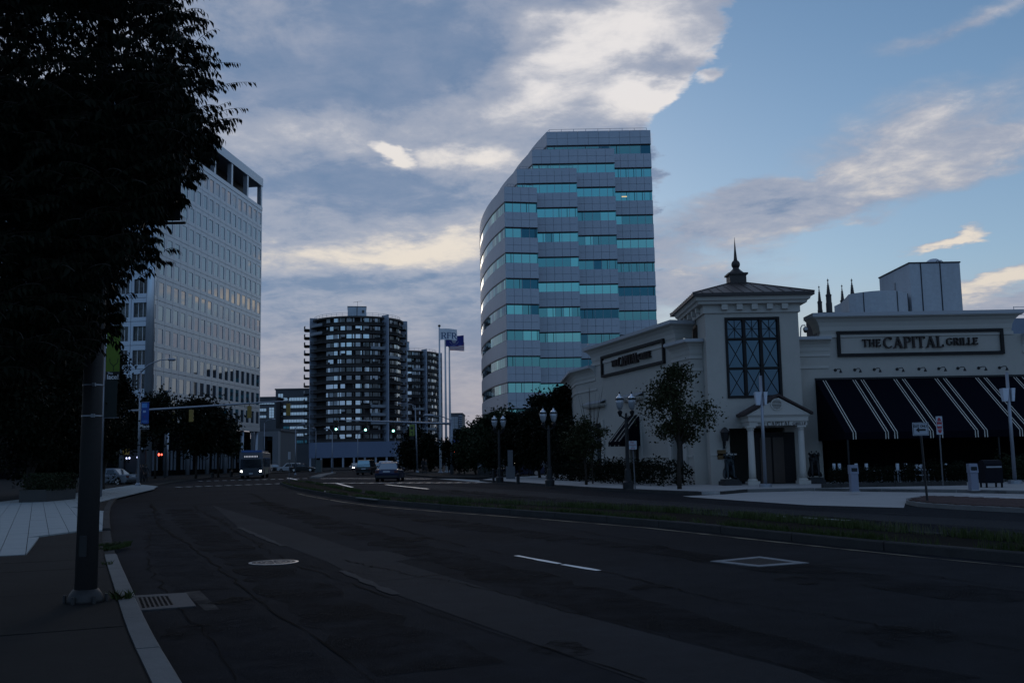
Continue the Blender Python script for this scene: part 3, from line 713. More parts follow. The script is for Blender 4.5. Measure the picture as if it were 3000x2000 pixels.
for (c,z,w,h,d,n,fr_) in panels:
    # local x along d, y inward (-n)
    if fr_==1 and cnt<298:
        piece('wall_panel',um,ct,(c.x,c.y,z+g),math.atan2(d.y,d.x),(w-2*g,.3,h-2*g)); cnt+=1
    else:
        restp.fbox((c.x,c.y),(d.x,d.y),(-n.x,-n.y),-w/2+g,w/2-g,0,.3,z+g,z+h-g)
o=restp.build('cladding',cladm,ct); o['kind']='stuff'
wins.sort(key=lambda p:(p[6]!=1,p[6]==2,p[0].y)); cnt=0; rr=random.Random(11)
blind={}
for (c,z,w,h,d,n,fr_) in wins:
    key=(round(c.y),round(z)); 
    low=z<20
    if key not in blind: blind[key]=rr.random()
    b=blind[key]; r=rr.random()
    if fr_==1: mi=0 if b<.52 else (1 if b<.86 else 2)
    else: mi=1 if r<.7 else 2
    if r>.93: mi=min(2,mi+1)
    elif r<.06: mi=max(0,mi-1)
    if fr_==1 and cnt<298:
        piece('window_pane',tm_[mi],ct,(c.x-n.x*.27,c.y-n.y*.27,z+.06),math.atan2(d.y,d.x)+rr.uniform(-.006,.006),(w-.07,.05,h-.13)); cnt+=1
    else:
        q_=.27 if fr_==1 else .08
        restw[mi].fbox((c.x,c.y),(d.x,d.y),(-n.x,-n.y),-w/2+.035,w/2-.035,q_,q_+.06,z+.06,z+h-.07)
for i,mb in enumerate(restw):
    if mb.v: o=mb.build('flank_glazing',(g_teal,g_teal2,g_teal3)[i],ct); o['kind']='stuff'
# mullion caps and black strips imitating soffit shade, plus upright dark bars
mf_=MB()
for (c,z,w,h,d,n,fr_) in wins:
    if fr_==1:
        mf_.fbox((c.x,c.y),(d.x,d.y),(-n.x,-n.y),-w/2-.03,-w/2+.03,.18,.26,z,z+h)
        mf_.fbox((c.x,c.y),(d.x,d.y),(-n.x,-n.y),-w/2+.03,w/2-.03,.2,.26,z+.0,z+.07)
o=mf_.build('mullions',silver,ct); o['kind']='stuff'
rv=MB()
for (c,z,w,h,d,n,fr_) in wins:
    rv.fbox((c.x,c.y),(d.x,d.y),(-n.x,-n.y),-w/2,w/2,.03 if fr_==1 else .02,.24 if fr_==1 else .075,z+h-.17,z+h+.015)  # black strip stands in for the shade under each spandrel
    if fr_==1 and int(c.x*31+z*7)%3==0: rv.fbox((c.x,c.y),(d.x,d.y),(-n.x,-n.y),w*.18,w*.24,.22,.265,z+.08,z+h-.18)
o=rv.build('soffit_shade_and_bar',blackm,ct); o['kind']='stuff'
# office lights seen through a few panes
for (bay,px,pv) in [(3,1829,576),(2,1726,1009),(2,1772,1006)]:
    y=ry[bay]-.0; p=W(px,pv,y+.2); mb=MB(); mb.box(p[0]-.45,p[0]+.45,y+.2,y+.235,p[2]-.08,p[2]+.08); mb.build('ceiling_light',lit,ct)
for k in range(4):
    L=tier_path(k); rp=MB(); c=Vector(corn[k]); pts=[(c.x+.5,c.y+.5)]; xe=rx[k]-.6 if k<3 else rx[k]-.6
    for zz in (.45,.85): rp.tube([(c.x+.5,c.y+.5,TT[k]+zz-.3),(xe,ry[k]+.5,TT[k]+zz-.3)],.03,5)
    q=[L[i] for i in range(0,len(L),3)]
    rp.tube([(p.x+.5,p.y+.5,TT[k]+.5) for p in q],.03,5)
    nn=8
    for i in range(nn+1): x=lerp(c.x+.5,xe,i/nn); y=lerp(c.y+.5,ry[k]+.5,i/nn); rp.tube([(x,y,TT[k]-.3),(x,y,TT[k]+.56)],.035,5)
    rp.build('roof_railing',silver,ct)
mb=MB(); mb.prism([(corn[3][0]+.1,168.1),(24.6,168.1),(24.6,205),(1.6,205),(4.6,176)],57.85,58.0); mb.build('roof',metalj,ct)
# base storey
mb=MB(); mb.prism([(1,156.5),(24,156.5),(24,150),(60,150),(60,190),(1,190)],0,9); mb.build('podium',M('podium_grey',(.2,.2,.21),.8,0,.1,.5),ct)
# ------------------------------------------------------------------ round apartment towers
brown=M('brown_spandrel',(.055,.047,.044),.75,0,.15,.5)
roundc=M('recess_wall',(.022,.020,.020),.8,0,.1,.5)
finm=M('pale_fin',(.33,.37,.44),.6,0,.1,.2,streak=True)
balm=M('balcony_grey',(.04,.042,.046),.7,0,.2,.6); balp=M('balcony_pale',(.26,.29,.32),.7,0,.15,.6)
def round_tower(cx,cy,R,ztop,nfl,fh,z0,label,pod,seed,winpart):
    th0=math.atan2(-cx,-(-cy)); face=math.atan2(-cy,-cx)    # direction from tower to camera
    T=thing('apartment_tower',label,'tower block',(cx,cy,0)); rd=random.Random(seed)
    def P(th,r,z): a=face+th; return (cx+r*math.cos(a),cy+r*math.sin(a),z)
    mb=MB(); mb.lathe([(R-.9,z0),(R-.9,ztop-.2)],cx,cy,72); mb.build('core',roundc,T)
    # screen-right is +theta? the camera sees +x to the right; define s(th)=sin
    bands=MB()
    for f in range(nfl):
        zt=ztop-f*fh
        mb=MB(); mb.lathe([(R,zt-fh*.14-1.02),(R+.05,zt-fh*.14-1.02),(R+.05,zt-fh*.14),(R,zt-.2*0-fh*.14)],cx,cy,72) if False else None
        bz1=zt-1.78; bz0=zt-fh-.02
        m2=MB(); m2.lathe([(R-1,bz0+.02),(R,bz0+.02),(R,bz1),(R-1,bz1)],cx,cy,72); m2.lathe([(R-1,bz1+.002),(R+.28,bz1+.002),(R+.28,bz1+.16),(R-1,bz1+.16)],cx,cy,72)
        m2.build('spandrel_ring',brown,T)
    m2=MB(); m2.lathe([(R-1,ztop-.25),(R+.5,ztop-.25),(R+.5,ztop+.35),(R-1,ztop+.35)],cx,cy,72); m2.build('roof_ring',brown,T)
    def quadwin(th,wd,z,h,r,mat,dep=.08):
        d=wd*.40/r; a=P(th-d,r,z); b=P(th+d,r,z); c=P(th+d,r-dep,z); e=P(th-d,r-dep,z)
        m=MB(); m.add([a,b,c,e]+[(q[0],q[1],z+h) for q in (a,b,c,e)],[(0,1,2,3),(4,7,6,5),(0,4,5,1),(1,5,6,2),(2,6,7,3),(3,7,4,0)]); return m
    # angular window layout (degrees, + = screen right)
    lay=[(-41,.9),(-38,.9),(-34,1.7),(-28,1.7),(-24.5,.5),(-21.5,.6),(-18.5,1.9),(-10.5,2.1),(-5,.6),(.5,1.9),(4.5,.5),(8.0,.6),(11.5,2.0)]+[(17,.8),(20.5,.8),(24,1.3),(28,.8)]+[(38,.8),(42,.8),(47,1.3),(51,.7),(56,1.2),(61,.8),(66,1.3),(71,.9),(77,1.3)]
    for f in range(nfl):
        zt=ztop-f*fh; z=zt-1.74; 
        for (dg,wd) in lay:
            if rd.random()<.08: continue
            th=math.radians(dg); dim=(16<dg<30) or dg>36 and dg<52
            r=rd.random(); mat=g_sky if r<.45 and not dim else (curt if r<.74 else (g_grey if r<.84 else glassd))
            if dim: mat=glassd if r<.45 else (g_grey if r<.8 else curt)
            hh=1.5 if rd.random()<.85 else .8
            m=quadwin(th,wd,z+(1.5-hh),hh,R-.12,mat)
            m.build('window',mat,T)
    # fins
    for dg,w0,w1 in [(-72,0,1.5),(35,0,2.4),(-118,0,2.2),(95,0,2)]:
        th=math.radians(dg); a=face+th; er=(math.cos(a),math.sin(a)); et=(-math.sin(a),math.cos(a))
        m=MB(); m.fbox((cx,cy),er,et,R-1,R+w1,-.22,.22,pod-4 if dg in(-72,35) else pod,ztop+1.0); m.build('fin_wall',finm,T)
    # balconies: slab + parapet per floor in the zones
    zones=[(-70,-44),(15,33.5),(37,58),(-100,-75),(74,92)]
    for f in range(nfl):
        z=ztop-f*fh-fh-.05
        for zi,(a0,a1) in enumerate(zones):
            m=MB(); n=6; ths=[math.radians(lerp(a0,a1,i/n)) for i in range(n+1)]
            ro=R+(2.9 if zi==3 else 1.5); 
            bot=[P(t_,R-.2,z) for t_ in ths]+[P(t_,ro,z) for t_ in ths[::-1]]
            vs=bot+[(q[0],q[1],z+.2) for q in bot]; k=len(bot)
            m.add(vs,[tuple(range(k)),tuple(range(k,2*k))[::-1]]+[(i,i+k,(i+1)%k+k,(i+1)%k) for i in range(k)])
            pale=rd.random()<.13
            o=m.build('balcony',balm,T)
            m=MB()
            for rr_ in (ro-.08,ro): pass
            q0=[P(t_,ro-.10,z+.3) for t_ in ths]; q1=[P(t_,ro-.02,z+.3) for t_ in ths]; L_=len(q0)
            hgt=.9
            if pale: 
                m.add(q0+q1+[(p[0],p[1],p[2]+hgt) for p in q0+q1],[(i+L_,i+1+L_,i+1+3*L_,i+3*L_) for i in range(L_-1)]+[(i,i+2*L_,i+1+2*L_,i+1) for i in range(L_-1)]+[(i+2*L_,i+3*L_,i+1+3*L_,i+1+2*L_) for i in range(L_-1)])
                m.build('parapet',balp,o)
            else:
                m.tube([(p[0],p[1],z+1.15) for p in q1],.06,4)
                for i in range(0,25):
                    t_=math.radians(lerp(a0,a1,i/24)); m.tube([P(t_,ro-.05,z+.2),P(t_,ro-.05,z+1.12)],.035,3,cap=False)
                m.build('balcony_railing',balm,o)
    # roof: railing, penthouse, antenna
    m=MB()
    for zz in (.7,1.3): m.tube([P(math.radians(a),R-.6,ztop+.3+zz) for a in range(-180,181,8)],.05,4)
    for a in range(-180,180,8): m.tube([P(math.radians(a),R-.6,ztop+.3),P(math.radians(a),R-.6,ztop+1.6)],.05,4)
    m.build('roof_railing',silver,T)
    a=face; er=(math.cos(a),math.sin(a)); et=(-math.sin(a),math.cos(a))
    phm=M('penthouse_white',(.50,.56,.62),.7,0,.06,.3)
    m=MB(); m.fbox((cx,cy),er,et,-4,4,-3.4,3.0,ztop+.2,ztop+5.2); ph_=m.build('penthouse',phm,T)
    m=MB(); m.fbox((cx,cy),er,et,-4.1,4.1,-3.5,3.1,ztop+5.21,ztop+5.4); m.build('coping',brown,ph_)
    m=MB(); m.fbox((cx,cy),er,et,4.01,4.15,-.3,-.1,ztop+.3,ztop+5); m.fbox((cx,cy),er,et,4.01,4.08,1.5,2.3,ztop+3,ztop+4); m.build('ladder',brown,ph_)
    m=MB(); m.tube([P(0,2,ztop+5.3),P(0,2,ztop+7.4)],.06,4); 
    for q in (-1.6,-.5,.6,1.6): m.tube([P(0,2,ztop+7.3),(P(0,2,0)[0]+q*1.0,P(0,2,0)[1],ztop+7.3+q*.12)],.05,4)
    m.build('antenna',blackm,T)
    return T,P,face
RT,PP,fc=round_tower(-53.9,345,15.45,49.8,15,2.77,7.6,'nearer and taller of the two round apartment towers with ringed balconies','y' and 8.0,3,True)
# podium of the near round tower
m=MB(); a=W(905,1300,326); b=W(1168,1300,326)
podm=M('podium_blue_grey',(.16,.20,.29),.75,0,.08,.15)
m.box(a[0],b[0],326,362,3.2,8.2); m.build('podium_wall',podm,RT)
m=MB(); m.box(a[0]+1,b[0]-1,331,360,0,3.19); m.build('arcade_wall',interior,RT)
for i in range(9):
    x=lerp(a[0]+.4,b[0]-.4,i/8); m=MB(); m.box(x-.3,x+.3,326.2,326.9,0,3.19); m.build('column',finm,RT)
RT2,_,_=round_tower(-48.0,432,15.45,47.6,14,2.77,9,'farther round apartment tower partly hidden behind the nearer one and the flagpoles','y' and 9.0,5,False)
m=MB(); m.box(-66,-30,420,450,0,9); m.build('podium_wall',podm,RT2)
# ------------------------------------------------------------------ banded offices between the block and the round towers
bw=M('office_stone',(.12,.125,.135),.8,0,.1,.3)
def banded(name,label,u0,u1,v0,Yd,rows,cols,dep,wins_,cap=None):
    x0=XA(u0,1300,Yd); x1=XA(u1,1300,Yd); zt=ZA((u0+u1)/2,v0,Yd)
    T=thing(name,label,'building',((x0+x1)/2,Yd,0)); m=MB(); m.box(x0,x1,Yd,Yd+dep,0,zt); m.build('wall',bw,T)
    m=MB(); m.box(x0-.3,x1+.3,Yd-.3,Yd+dep,zt+.002,zt+.5); m.build('parapet',bw,T)
    m=MB(); m.box(x0,x1,Yd+.3,Yd+dep-.3,.2,zt-.2)
    for (a0,a1,b0,b1,mat,nx,nz) in wins_:
        X0=XA(a0,1250,Yd);X1=XA(a1,1250,Yd);Z1=ZA((a0+a1)/2,b0,Yd);Z0=ZA((a0+a1)/2,b1,Yd)
        f=MB(); f.box(X0-.1,X1+.1,Yd-.12,Yd-.004,Z0-.1,Z1+.1); wo=f.build('window',darkwood,T)
        for i in range(nx):
            for j in range(nz):
                p=MB(); wx=(X1-X0)/nx; wz=(Z1-Z0)/nz; p.box(X0+i*wx+.05,X0+(i+1)*wx-.05,Yd-.16,Yd-.125,Z0+j*wz+.04,Z0+(j+1)*wz-.04); p.build('pane',mat,wo)
    return T
S=g_sky; D=g_teal2; K=g_teal3
tB=banded('banded_office','taller grey office with pale reflective window bands left of the round towers','','',0,0,0,0,0,[]) if False else None
banded('banded_office','taller grey office with pale reflective window bands left of the round towers',806,940,1141,372,0,0,30,
 [(822,900,1164,1174,S,10,1),(822,900,1186,1195,S,10,1),(822,900,1207,1216,S,10,1),(822,900,1228,1237,S,10,1),(830,848,1248,1256,K,2,1),(849,900,1248,1256,S,7,1),(830,853,1269,1277,K,3,1),(854,900,1269,1277,S,6,1),(830,900,1289,1298,K,9,1),(832,858,1322,1350,D,2,1),(814,829,1153,1182,S,2,3),(814,829,1193,1224,S,2,3)])
banded('stepped_office','lower grey office block with narrow pale windows touching the panelled block',735,808,1166,366,0,0,26,
 [(757,804,1180,1184,S,6,1),(757,780,1196,1205,S,3,1),(788,803,1193,1224,S,2,4),(757,780,1216,1224,S,3,1)])
T=banded('portal_office','low grey entrance hall with a tall square portal frame and dark gridded glass',752,820,1262,232,0,0,18,
 [(765,805,1274,1340,K,6,10),(764,804,1234,1252,K,6,3)] and [(765,805,1276,1345,K,6,10)])
m=MB(); x0=XA(758,1300,231);x1=XA(819,1300,231); zt=ZA(790,1263,231)
m.box(x0,x0+1.3,229.6,231.9,0,zt); m.box(x1-1.3,x1,229.6,231.9,0,zt); m.box(x0+1.3,x1-1.3,229.6,231.9,zt-1.2,zt-.001); m.build('portal_frame',M('portal_stone',(.27,.28,.3),.8,0,.1,.4),T)
T=banded('distant_slab_block','small pale slab block with balconies far behind the flagpoles',1318,1355,1212,520,0,0,30,[(1320,1343,1220,1256,M('pale_far',(.4,.42,.45),.7,0,.1,.2),2,4)])
for i in range(7):
    z=ZA(1350,1217+i*6,520); m=MB(); m.box(XA(1344,1230,520),XA(1354,1230,520),518.6,519.9,z-.5,z); m.build('balcony',finm,T)
banded('office_slab','dark grey slab office standing behind the curved tower, mirrored in the panelled block',1560,1880,1060,330,0,0,40,[(1600+60*i,1645+60*i,1085+22*j,1097+22*j,g_teal3,3,1) for i in range(4) for j in range(5)])
# small pieces right behind the restaurant
cm_=M('stained_concrete',(.46,.49,.52),.85,0,.25,.35,.2,20,streak=True)
T=thing('concrete_plant_tower','tall concrete box with a rounded lower drum rising behind the restaurant roof','building',(30,88,0))
def zW(u,v,Y): return ZA(u,v,Y)
Yc=86; xa=XA(2664,780,Yc); xb=XA(2812,780,Yc); ztp=zW(2740,771,Yc)
m=MB(); m.box(xa,xb,Yc,Yc+7.2,0,ztp); m.build('tower_wall',cm_,T)
m=MB(); m.box(xa-.06,xb+.06,Yc-.06,Yc+7.3,ztp+.002,ztp+.12); m.build('coping',metalj,T)
for u in (2698,2755):
    x=XA(u,800,Yc); m=MB(); m.box(x-.05,x+.05,Yc-.025,Yc-.002,0,ztp); m.build('joint',metalj,T)
m=MB(); x=xa-.02; m.box(x-.03,x,Yc+3.3,Yc+3.6,5,ztp-1.1); m.build('pipe',silver,T)
Yd=84; cxd=XA(2610,880,Yd); R_=XA(2712,880,Yd)-cxd; ztd=zW(2640,853,Yd)
m=MB(); pol=[(XA(2540,880,Yd)-.2,Yd+6)]+[(cxd-.6+R_*math.cos(math.radians(a)),Yd+3.0+3.6*math.sin(math.radians(a))) for a in range(-150,1,12)]+[(cxd+R_-.6,Yd+8),(XA(2540,880,Yd)-.2,Yd+8)]
m.prism(pol,0,ztd); m.build('drum_wall',cm_,T)
for a in (-125,-70,-35):
    x,y=cxd-.6+R_*math.cos(math.radians(a)),Yd+3.0+3.6*math.sin(math.radians(a)); m=MB(); m.box(x-.035,x+.035,y-.03,y+.1,0,ztd-.05); m.build('joint',metalj,T)
m=MB(); cx=XA(2735,768,Yc+3); m.ball((cx,Yc+3,ztp+.2),.85,.85,.8,14,8); m.build('satellite_dome',whitep,T,smooth=True)
m=MB()
for u in (2747,2757): x=XA(u,768,Yc+2); m.tube([(x-.15,Yc+2,ztp),(x-.15,Yc+2,ztp+.5),(x,Yc+2,ztp+.65),(x+.15,Yc+2,ztp+.5),(x+.15,Yc+2,ztp)],.035,5)
m.build('vent_pipe',blackm,T)
T=thing('blue_grey_annex','low blue grey flat building with roof rails at the far right edge','building',(46,88,0))
Ya=88; xa=XA(2962,950,Ya); z=zW(2980,932,Ya); m=MB(); m.box(xa,xa+22,Ya,Ya+10,0,z); m.build('wall',M('annex_blue',(.20,.24,.31),.7,0,.15,.4),T)
m=MB()
for q in (.35,.7,1.05): m.tube([(xa+.5,Ya+.3,z+q),(xa+20,Ya+.3,z+q)],.03,4)
for i in range(12): m.tube([(xa+.5+i*1.7,Ya+.3,z),(xa+.5+i*1.7,Ya+.3,z+1.1)],.03,4)
m.build('roof_railing',silver,T)
# church behind: two belfries each with pinnacles
st=M('dark_stone',(.07,.065,.065),.9,0,.3,.6,.6,6)
T=thing('stone_church','dark gothic church towers with pointed pinnacles far behind the restaurant','church',(50,160,0))
Ys=165
for (uc,vt,vs_,wd) in [(2411,829,880,15),(2427,815,865,18),(2479,826,876,15),(2497,815,864,18)]:
    dx=XA(uc+wd/2,860,Ys)-XA(uc-wd/2,860,Ys); x=XA(uc,860,Ys); zt=zW(uc,vt,Ys); zs=zW(uc,vs_,Ys); yy=Ys+(2 if wd<16 else 0); m=MB()
    r=dx*.5
    prof=[(r*.98,12),(r*.98,zs-(zt-zs)*.45),(r*.86,zs-(zt-zs)*.42),(r*.86,zs-.15),(r*.95,zs-.1),(r*.95,zs+.1),(r*.6,zs+.2),(r*.12,zt-.55),(r*.12,zt-.5),(r*.3,zt-.4),(r*.3,zt-.3),(r*.08,zt-.2),(r*.05,zt)]
    m.lathe(prof,x,yy,8,math.pi/8); m.build('pinnacle',st,T)
    for k in range(5):
        f=k/5; rr_=lerp(r*.55,r*.2,f); z0=lerp(zs+.3,zt-1,f); m=MB()
        for a in range(4):
            an_=math.pi/4+a*math.pi/2; m.ball((x+rr_*math.cos(an_),yy+rr_*math.sin(an_),z0),.09,None,.12,6,4)
        m.build('crocket',st,T)
x0=XA(2406,900,Ys);x1=XA(2510,900,Ys); m=MB(); m.box(x0,x1,Ys+.6,Ys+9,0,zW(2450,912,Ys)); m.build('nave_wall',st,T)
m=MB(); x=XA(2466,905,Ys); m.lathe([(.4,zW(2466,912,Ys)),(.35,zW(2466,905,Ys)),(.1,zW(2466,901,Ys))],x,Ys+1,8); m.build('finial',st,T)
# ------------------------------------------------------------------ restaurant
YT=52.0; YM=53.0
gr=thing('restaurant','beige stucco steakhouse with corner tower, navy awning and raised sign parapets','restaurant',(14,53,0))
def X0(u,v=1100,Yd=YM): return XA(u,v,Yd)
tx0,tx1=XA(2068,1000,YT),XA(2342,1000,YT); zE=9.50
# tower
wx0,wx1=XA(2127,1050,YT),XA(2288,1050,YT); wz0,wz1=ZA(2208,1165,YT),ZA(2208,929,YT)
px0,px1=XA(2158,1350,YT)-.25,XA(2375,1350,YT)-.45
m=MB()
yb=YT+6.2
m.box(tx0,wx0,YT,YT+.5,.1,zE); m.box(wx1,tx1,YT,YT+.5,.1,zE); m.box(wx0,wx1,YT,YT+.5,wz1,zE); m.box(wx0,wx1,YT,YT+.5,3.0,wz0)
m.box(tx0,tx0+.5,YT+.502,YT+2.2,.1,zE);m.box(tx0,tx0+.5,YT+3.6,yb,.1,zE);m.box(tx0,tx0+.5,YT+2.2,YT+3.6,.1,7.35);m.box(tx0,tx0+.5,YT+2.2,YT+3.6,8.75,zE)
m.box(tx1-.5,tx1,YT+.502,yb,.1,zE); m.box(tx0+.5,tx1-.5,yb-.4,yb,.1,zE)
m.build('tower_wall',stucco,gr)
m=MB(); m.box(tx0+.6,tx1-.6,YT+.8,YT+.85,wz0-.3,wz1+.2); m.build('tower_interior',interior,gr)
def twin():
    wf=MB(); a,b,c,d=wx0,wx1,wz0,wz1; y=YT-.06; f=.13
    wf.box(a,b,y,y+.2,c,c+f);wf.box(a,b,y,y+.2,d-f,d);wf.box(a,a+f,y,y+.2,c+f,d-f);wf.box(b-f,b,y,y+.2,c+f,d-f)
    w3=(b-a-2*f)/3; zs=[c+f,c+f+(d-c)*.335,c+f+(d-c)*.70,d-f]
    for i in (1,2): wf.box(a+f+i*w3-.075,a+f+i*w3+.075,y+.01,y+.18,c+f,d-f)
    for i in range(3):
        for z in zs[1:3]: wf.box(a+f+i*w3+(.075 if i else 0),a+f+(i+1)*w3-(.075 if i<2 else 0),y+.02,y+.17,z-.06,z+.06)
    wo=wf.build('window',darkwood,gr)
    for i in range(3):
        for j in range(3):
            xa,xb=a+f+i*w3+(.075 if i else 0),a+f+(i+1)*w3-(.075 if i<2 else 0); za,zb_=zs[j]+(.06 if j else 0),zs[j+1]-(.06 if j<2 else 0)
            p=MB(); p.box(xa+.002,xb-.002,YT+.10,YT+.13,za+.002,zb_-.002); pn=p.build('pane',M('tower_glass',(.055,.085,.115),.05,1.0,.15,.3,det=3),wo)
            q=MB(); t_=.02
            q.tube([(xa,YT+.07,za),(xb,YT+.07,zb_)],t_,4); q.tube([(xa,YT+.07,zb_),(xb,YT+.07,za)],t_,4)
            if j==2:
                q.tube([((xa+xb)/2,YT+.07,za),((xa+xb)/2,YT+.07,zb_)],t_*.8,4); q.tube([(xa,YT+.07,(za+zb_)/2),(xb,YT+.07,(za+zb_)/2)],t_*.8,4)
            q.build('muntin',darkwood,wo)
twin()
m=MB()
for k in range(5): m.box(tx0-.03,tx0+.1,YT+2.2+k*.32,YT+2.26+k*.32,7.35,8.75)
m.box(tx0-.04,tx0+.12,YT+2.2,YT+3.6,8.65,8.75); m.box(tx0-.04,tx0+.12,YT+2.2,YT+3.6,7.35,7.43); so_=m.build('side_window',darkwood,gr)
m=MB(); m.box(tx0+.14,tx0+.17,YT+2.2,YT+3.6,7.35,8.75); m.build('pane',g_teal3,so_)
# tower entablature + brackets + roof
path=[(tx0,yb),(tx0,YT),(tx1,YT),(tx1,yb)][::-1]
path=[(tx0,yb),(tx0,YT),(tx1,YT),(tx1,yb)]
# right-hand normal of travel (tx0: going -y -> right is -x) outward
m=MB(); m.sweep(path,[(0.002,zE-.45),(.10,zE-.45),(.10,zE-.05),(.16,zE-.05),(.16,zE-.002),(0.002,zE-.002)]); m.build('frieze',stuccot,gr)
m=MB(); m.sweep(path,[(0.0,zE),(.38,zE),(.42,zE+.12),(.52,zE+.17),(.56,zE+.3),(.62,zE+.36),(0,zE+.36)]); m.build('cornice',stuccot,gr)
for i in range(5):
    x=lerp(tx0+1.0,tx1-.75,i/4)-.0; m=MB(); m.box(x-.16,x+.16,YT-.32,YT-.101,zE-.30,zE-.002); m.build('bracket',stuccot,gr)
for i in range(4):
    y=YT+.9+i*1.25; m=MB(); m.box(tx0-.32,tx0-.101,y-.16,y+.16,zE-.30,zE-.002); m.build('bracket',stuccot,gr)
ez=zE+.37; ox=.72; cxr,cyr=(tx0+tx1)/2,(YT+yb)/2; zr=ZA(2160,833,cyr); hb=.46
E0=[(tx0-ox,YT-ox),(tx1+ox,YT-ox),(tx1+ox,yb+ox),(tx0-ox,yb+ox)]
m=MB(); m.prism(E0,ez,ez+.16); m.build('roof_fascia',roofm,gr)
top=[(cxr-hb,cyr-hb),(cxr+hb,cyr-hb),(cxr+hb,cyr+hb),(cxr-hb,cyr+hb)]
m=MB(); m.add([(*p,ez+.162) for p in E0]+[(*p,zr) for p in top],[(i,(i+1)%4,(i+1)%4+4,i+4) for i in range(4)]); rf=m.build('roof',roofm,gr)
for i in range(4):   # standing seams
    A,B=Vector(E0[i]),Vector(E0[(i+1)%4]); Ta,Tb=Vector(top[i]),Vector(top[(i+1)%4]); L_=(B-A).length; n=int(L_/.5)
    for k in range(1,n):
        p=A+(B-A)*(k/n); inw=Vector((-(B-A).y,(B-A).x)).normalized()
        # climb until it meets the hip or the top
        run=((Ta-A).dot(inw)); s_=min(k/n*L_/max((Ta-A).dot((B-A).normalized()),1e-6),(1-k/n)*L_/max((Ta-A).dot((B-A).normalized()),1e-6),1.0)
        q=p+inw*run*s_; m=MB(); m.tube([(p.x,p.y,ez+.18),(q.x,q.y,lerp(ez+.18,zr+.01,s_))],.025,4); m.build('seam',roofm,rf)
for i in range(4):
    m=MB(); m.tube([(*E0[i],ez+.18),(*top[i],zr+.01)],.04,5); m.build('hip_ridge',roofm,rf)
fin=thing('roof_finial','dark ball and spike finial on a square base crowning the restaurant tower','finial',(cxr,cyr,zr))
zf=lambda v: ZA(2160,v,cyr)
m=MB(); m.box(cxr-hb,cxr+hb,cyr-hb,cyr+hb,zr-.12,zf(808)); m.box(cxr-hb-.09,cxr+hb+.09,cyr-hb-.09,cyr+hb+.09,zf(808)+.001,zf(803)); m.build('base',roofm,fin)
m=MB(); m.lathe([(.50,zf(803)+.002),(.44,zf(800)),(.30,zf(794)),(.2,zf(789)),(.17,zf(786)),(.17,zf(784.5))],cxr,cyr,16); m.build('bell',roofm,fin,smooth=True)
m=MB(); m.ball((cxr,cyr,zf(775)),.245,None,.26,16,10); m.build('ball',roofm,fin,smooth=True)
m=MB(); m.lathe([(.13,zf(765)),(.10,zf(760)),(.085,zf(752)),(.05,zf(730)),(.018,zf(706)),(.006,zf(695))],cxr,cyr,10); m.build('spike',roofm,fin,smooth=True)
# main facade to the right
zl=7.80; zh=9.05
xr0,xr1=X0(2404,1000),X0(2966,1000)
aw0=XA(2388,1112,YM); aw1=46.0; awz=ZA(2388,1113,YM)
m=MB(); m.box(tx1+.002,xr0,YM,YM+.5,.1,zl); m.box(xr0,xr1,YM,YM+.5,awz,zh); m.box(xr1,46,YM,YM+.5,awz,zl)
m.box(xr0,aw0+.2,YM,YM+.5,.1,awz-.002); m.build('front_wall',stucco,gr)
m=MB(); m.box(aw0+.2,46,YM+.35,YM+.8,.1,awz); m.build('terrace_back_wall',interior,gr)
def cornice(path,z,parent,s=1.0):
    m=MB(); m.sweep(path,[(.002,z-.95*s),(.02,z-.92*s),(.05,z-.7*s),(.14,z-.48*s),(.30,z-.30*s),(.44,z-.24*s),(.44,z-.2*s),(.002,z-.2*s)]); m.build('cornice',stuccot,parent,smooth=False)
    m=MB(); m.sweep(path,[(-.3,z-.198*s),(.5,z-.198*s),(.5,z),(-.3,z)]); m.build('parapet_cap',M('cap_grey',(.42,.43,.45),.6,.1,.06,1),parent)
    m=MB(); m.sweep(path,[(.002,z-1.28*s),(.06,z-1.28*s),(.06,z-1.1*s),(.002,z-1.1*s)]); m.build('moulding',stuccot,parent)
cornice([(xr0,YM+1.2),(xr0,YM-.001),(xr1,YM-.001),(xr1,YM+1.2)],zh,gr)
cornice([(tx1+.05,YM-.001),(xr0+.45,YM-.001)],zl,gr,.8)
cornice([(xr1+.5,YM-.001),(46,YM-.001)],zl,gr,.8)
for a,b in ((tx1+.02,xr0+.35),(xr1+.55,46)):
    m=MB(); m.box(a,b,YM-.06,YM-.002,6.13,6.27); m.build('string_course',stuccot,gr)
# framed sign with serif lettering
def framed(o,ex,nrm,L,z0,z1,chars_scale,name_lbl):
    m=MB(); ey=(-nrm[0],-nrm[1]); fw=.16
    for (a,b,c,d) in ((0,L,z0,z0+fw),(0,L,z1-fw,z1),(0,fw,z0+fw,z1-fw),(L-fw,L,z0+fw,z1-fw)): m.fbox(o,ex,ey,a,b,-.16,-.002,c,d)
    m.build('sign_frame',darkwood,gr)
    k=chars_scale
    ch=[('T',.50,.12),('H',.50,.12),('E',.50,.12),(' ',.4,0)]+[(c,.74,0) for c in 'CAPITAL']+[(' ',.35,0)]+[(c,.48,.13) for c in 'GRILLE']
    ch=[(c,h*k,b*k) for c,h,b in ch]; tw=text_width(ch)
    sign_text(ch,gr,(o[0]+ex[0]*(L-tw)/2+nrm[0]*.002,o[1]+ex[1]*(L-tw)/2+nrm[1]*.002,(z0+z1)/2-.33*k),(ex[0],ex[1],0),(0,0,1),(nrm[0],nrm[1],0),M('sign_letter',(.03,.018,.016),.5,.2,.1,3),depth=.16,name='sign_letter')
sx0,sx1=X0(2451,1000),X0(2938,1000)
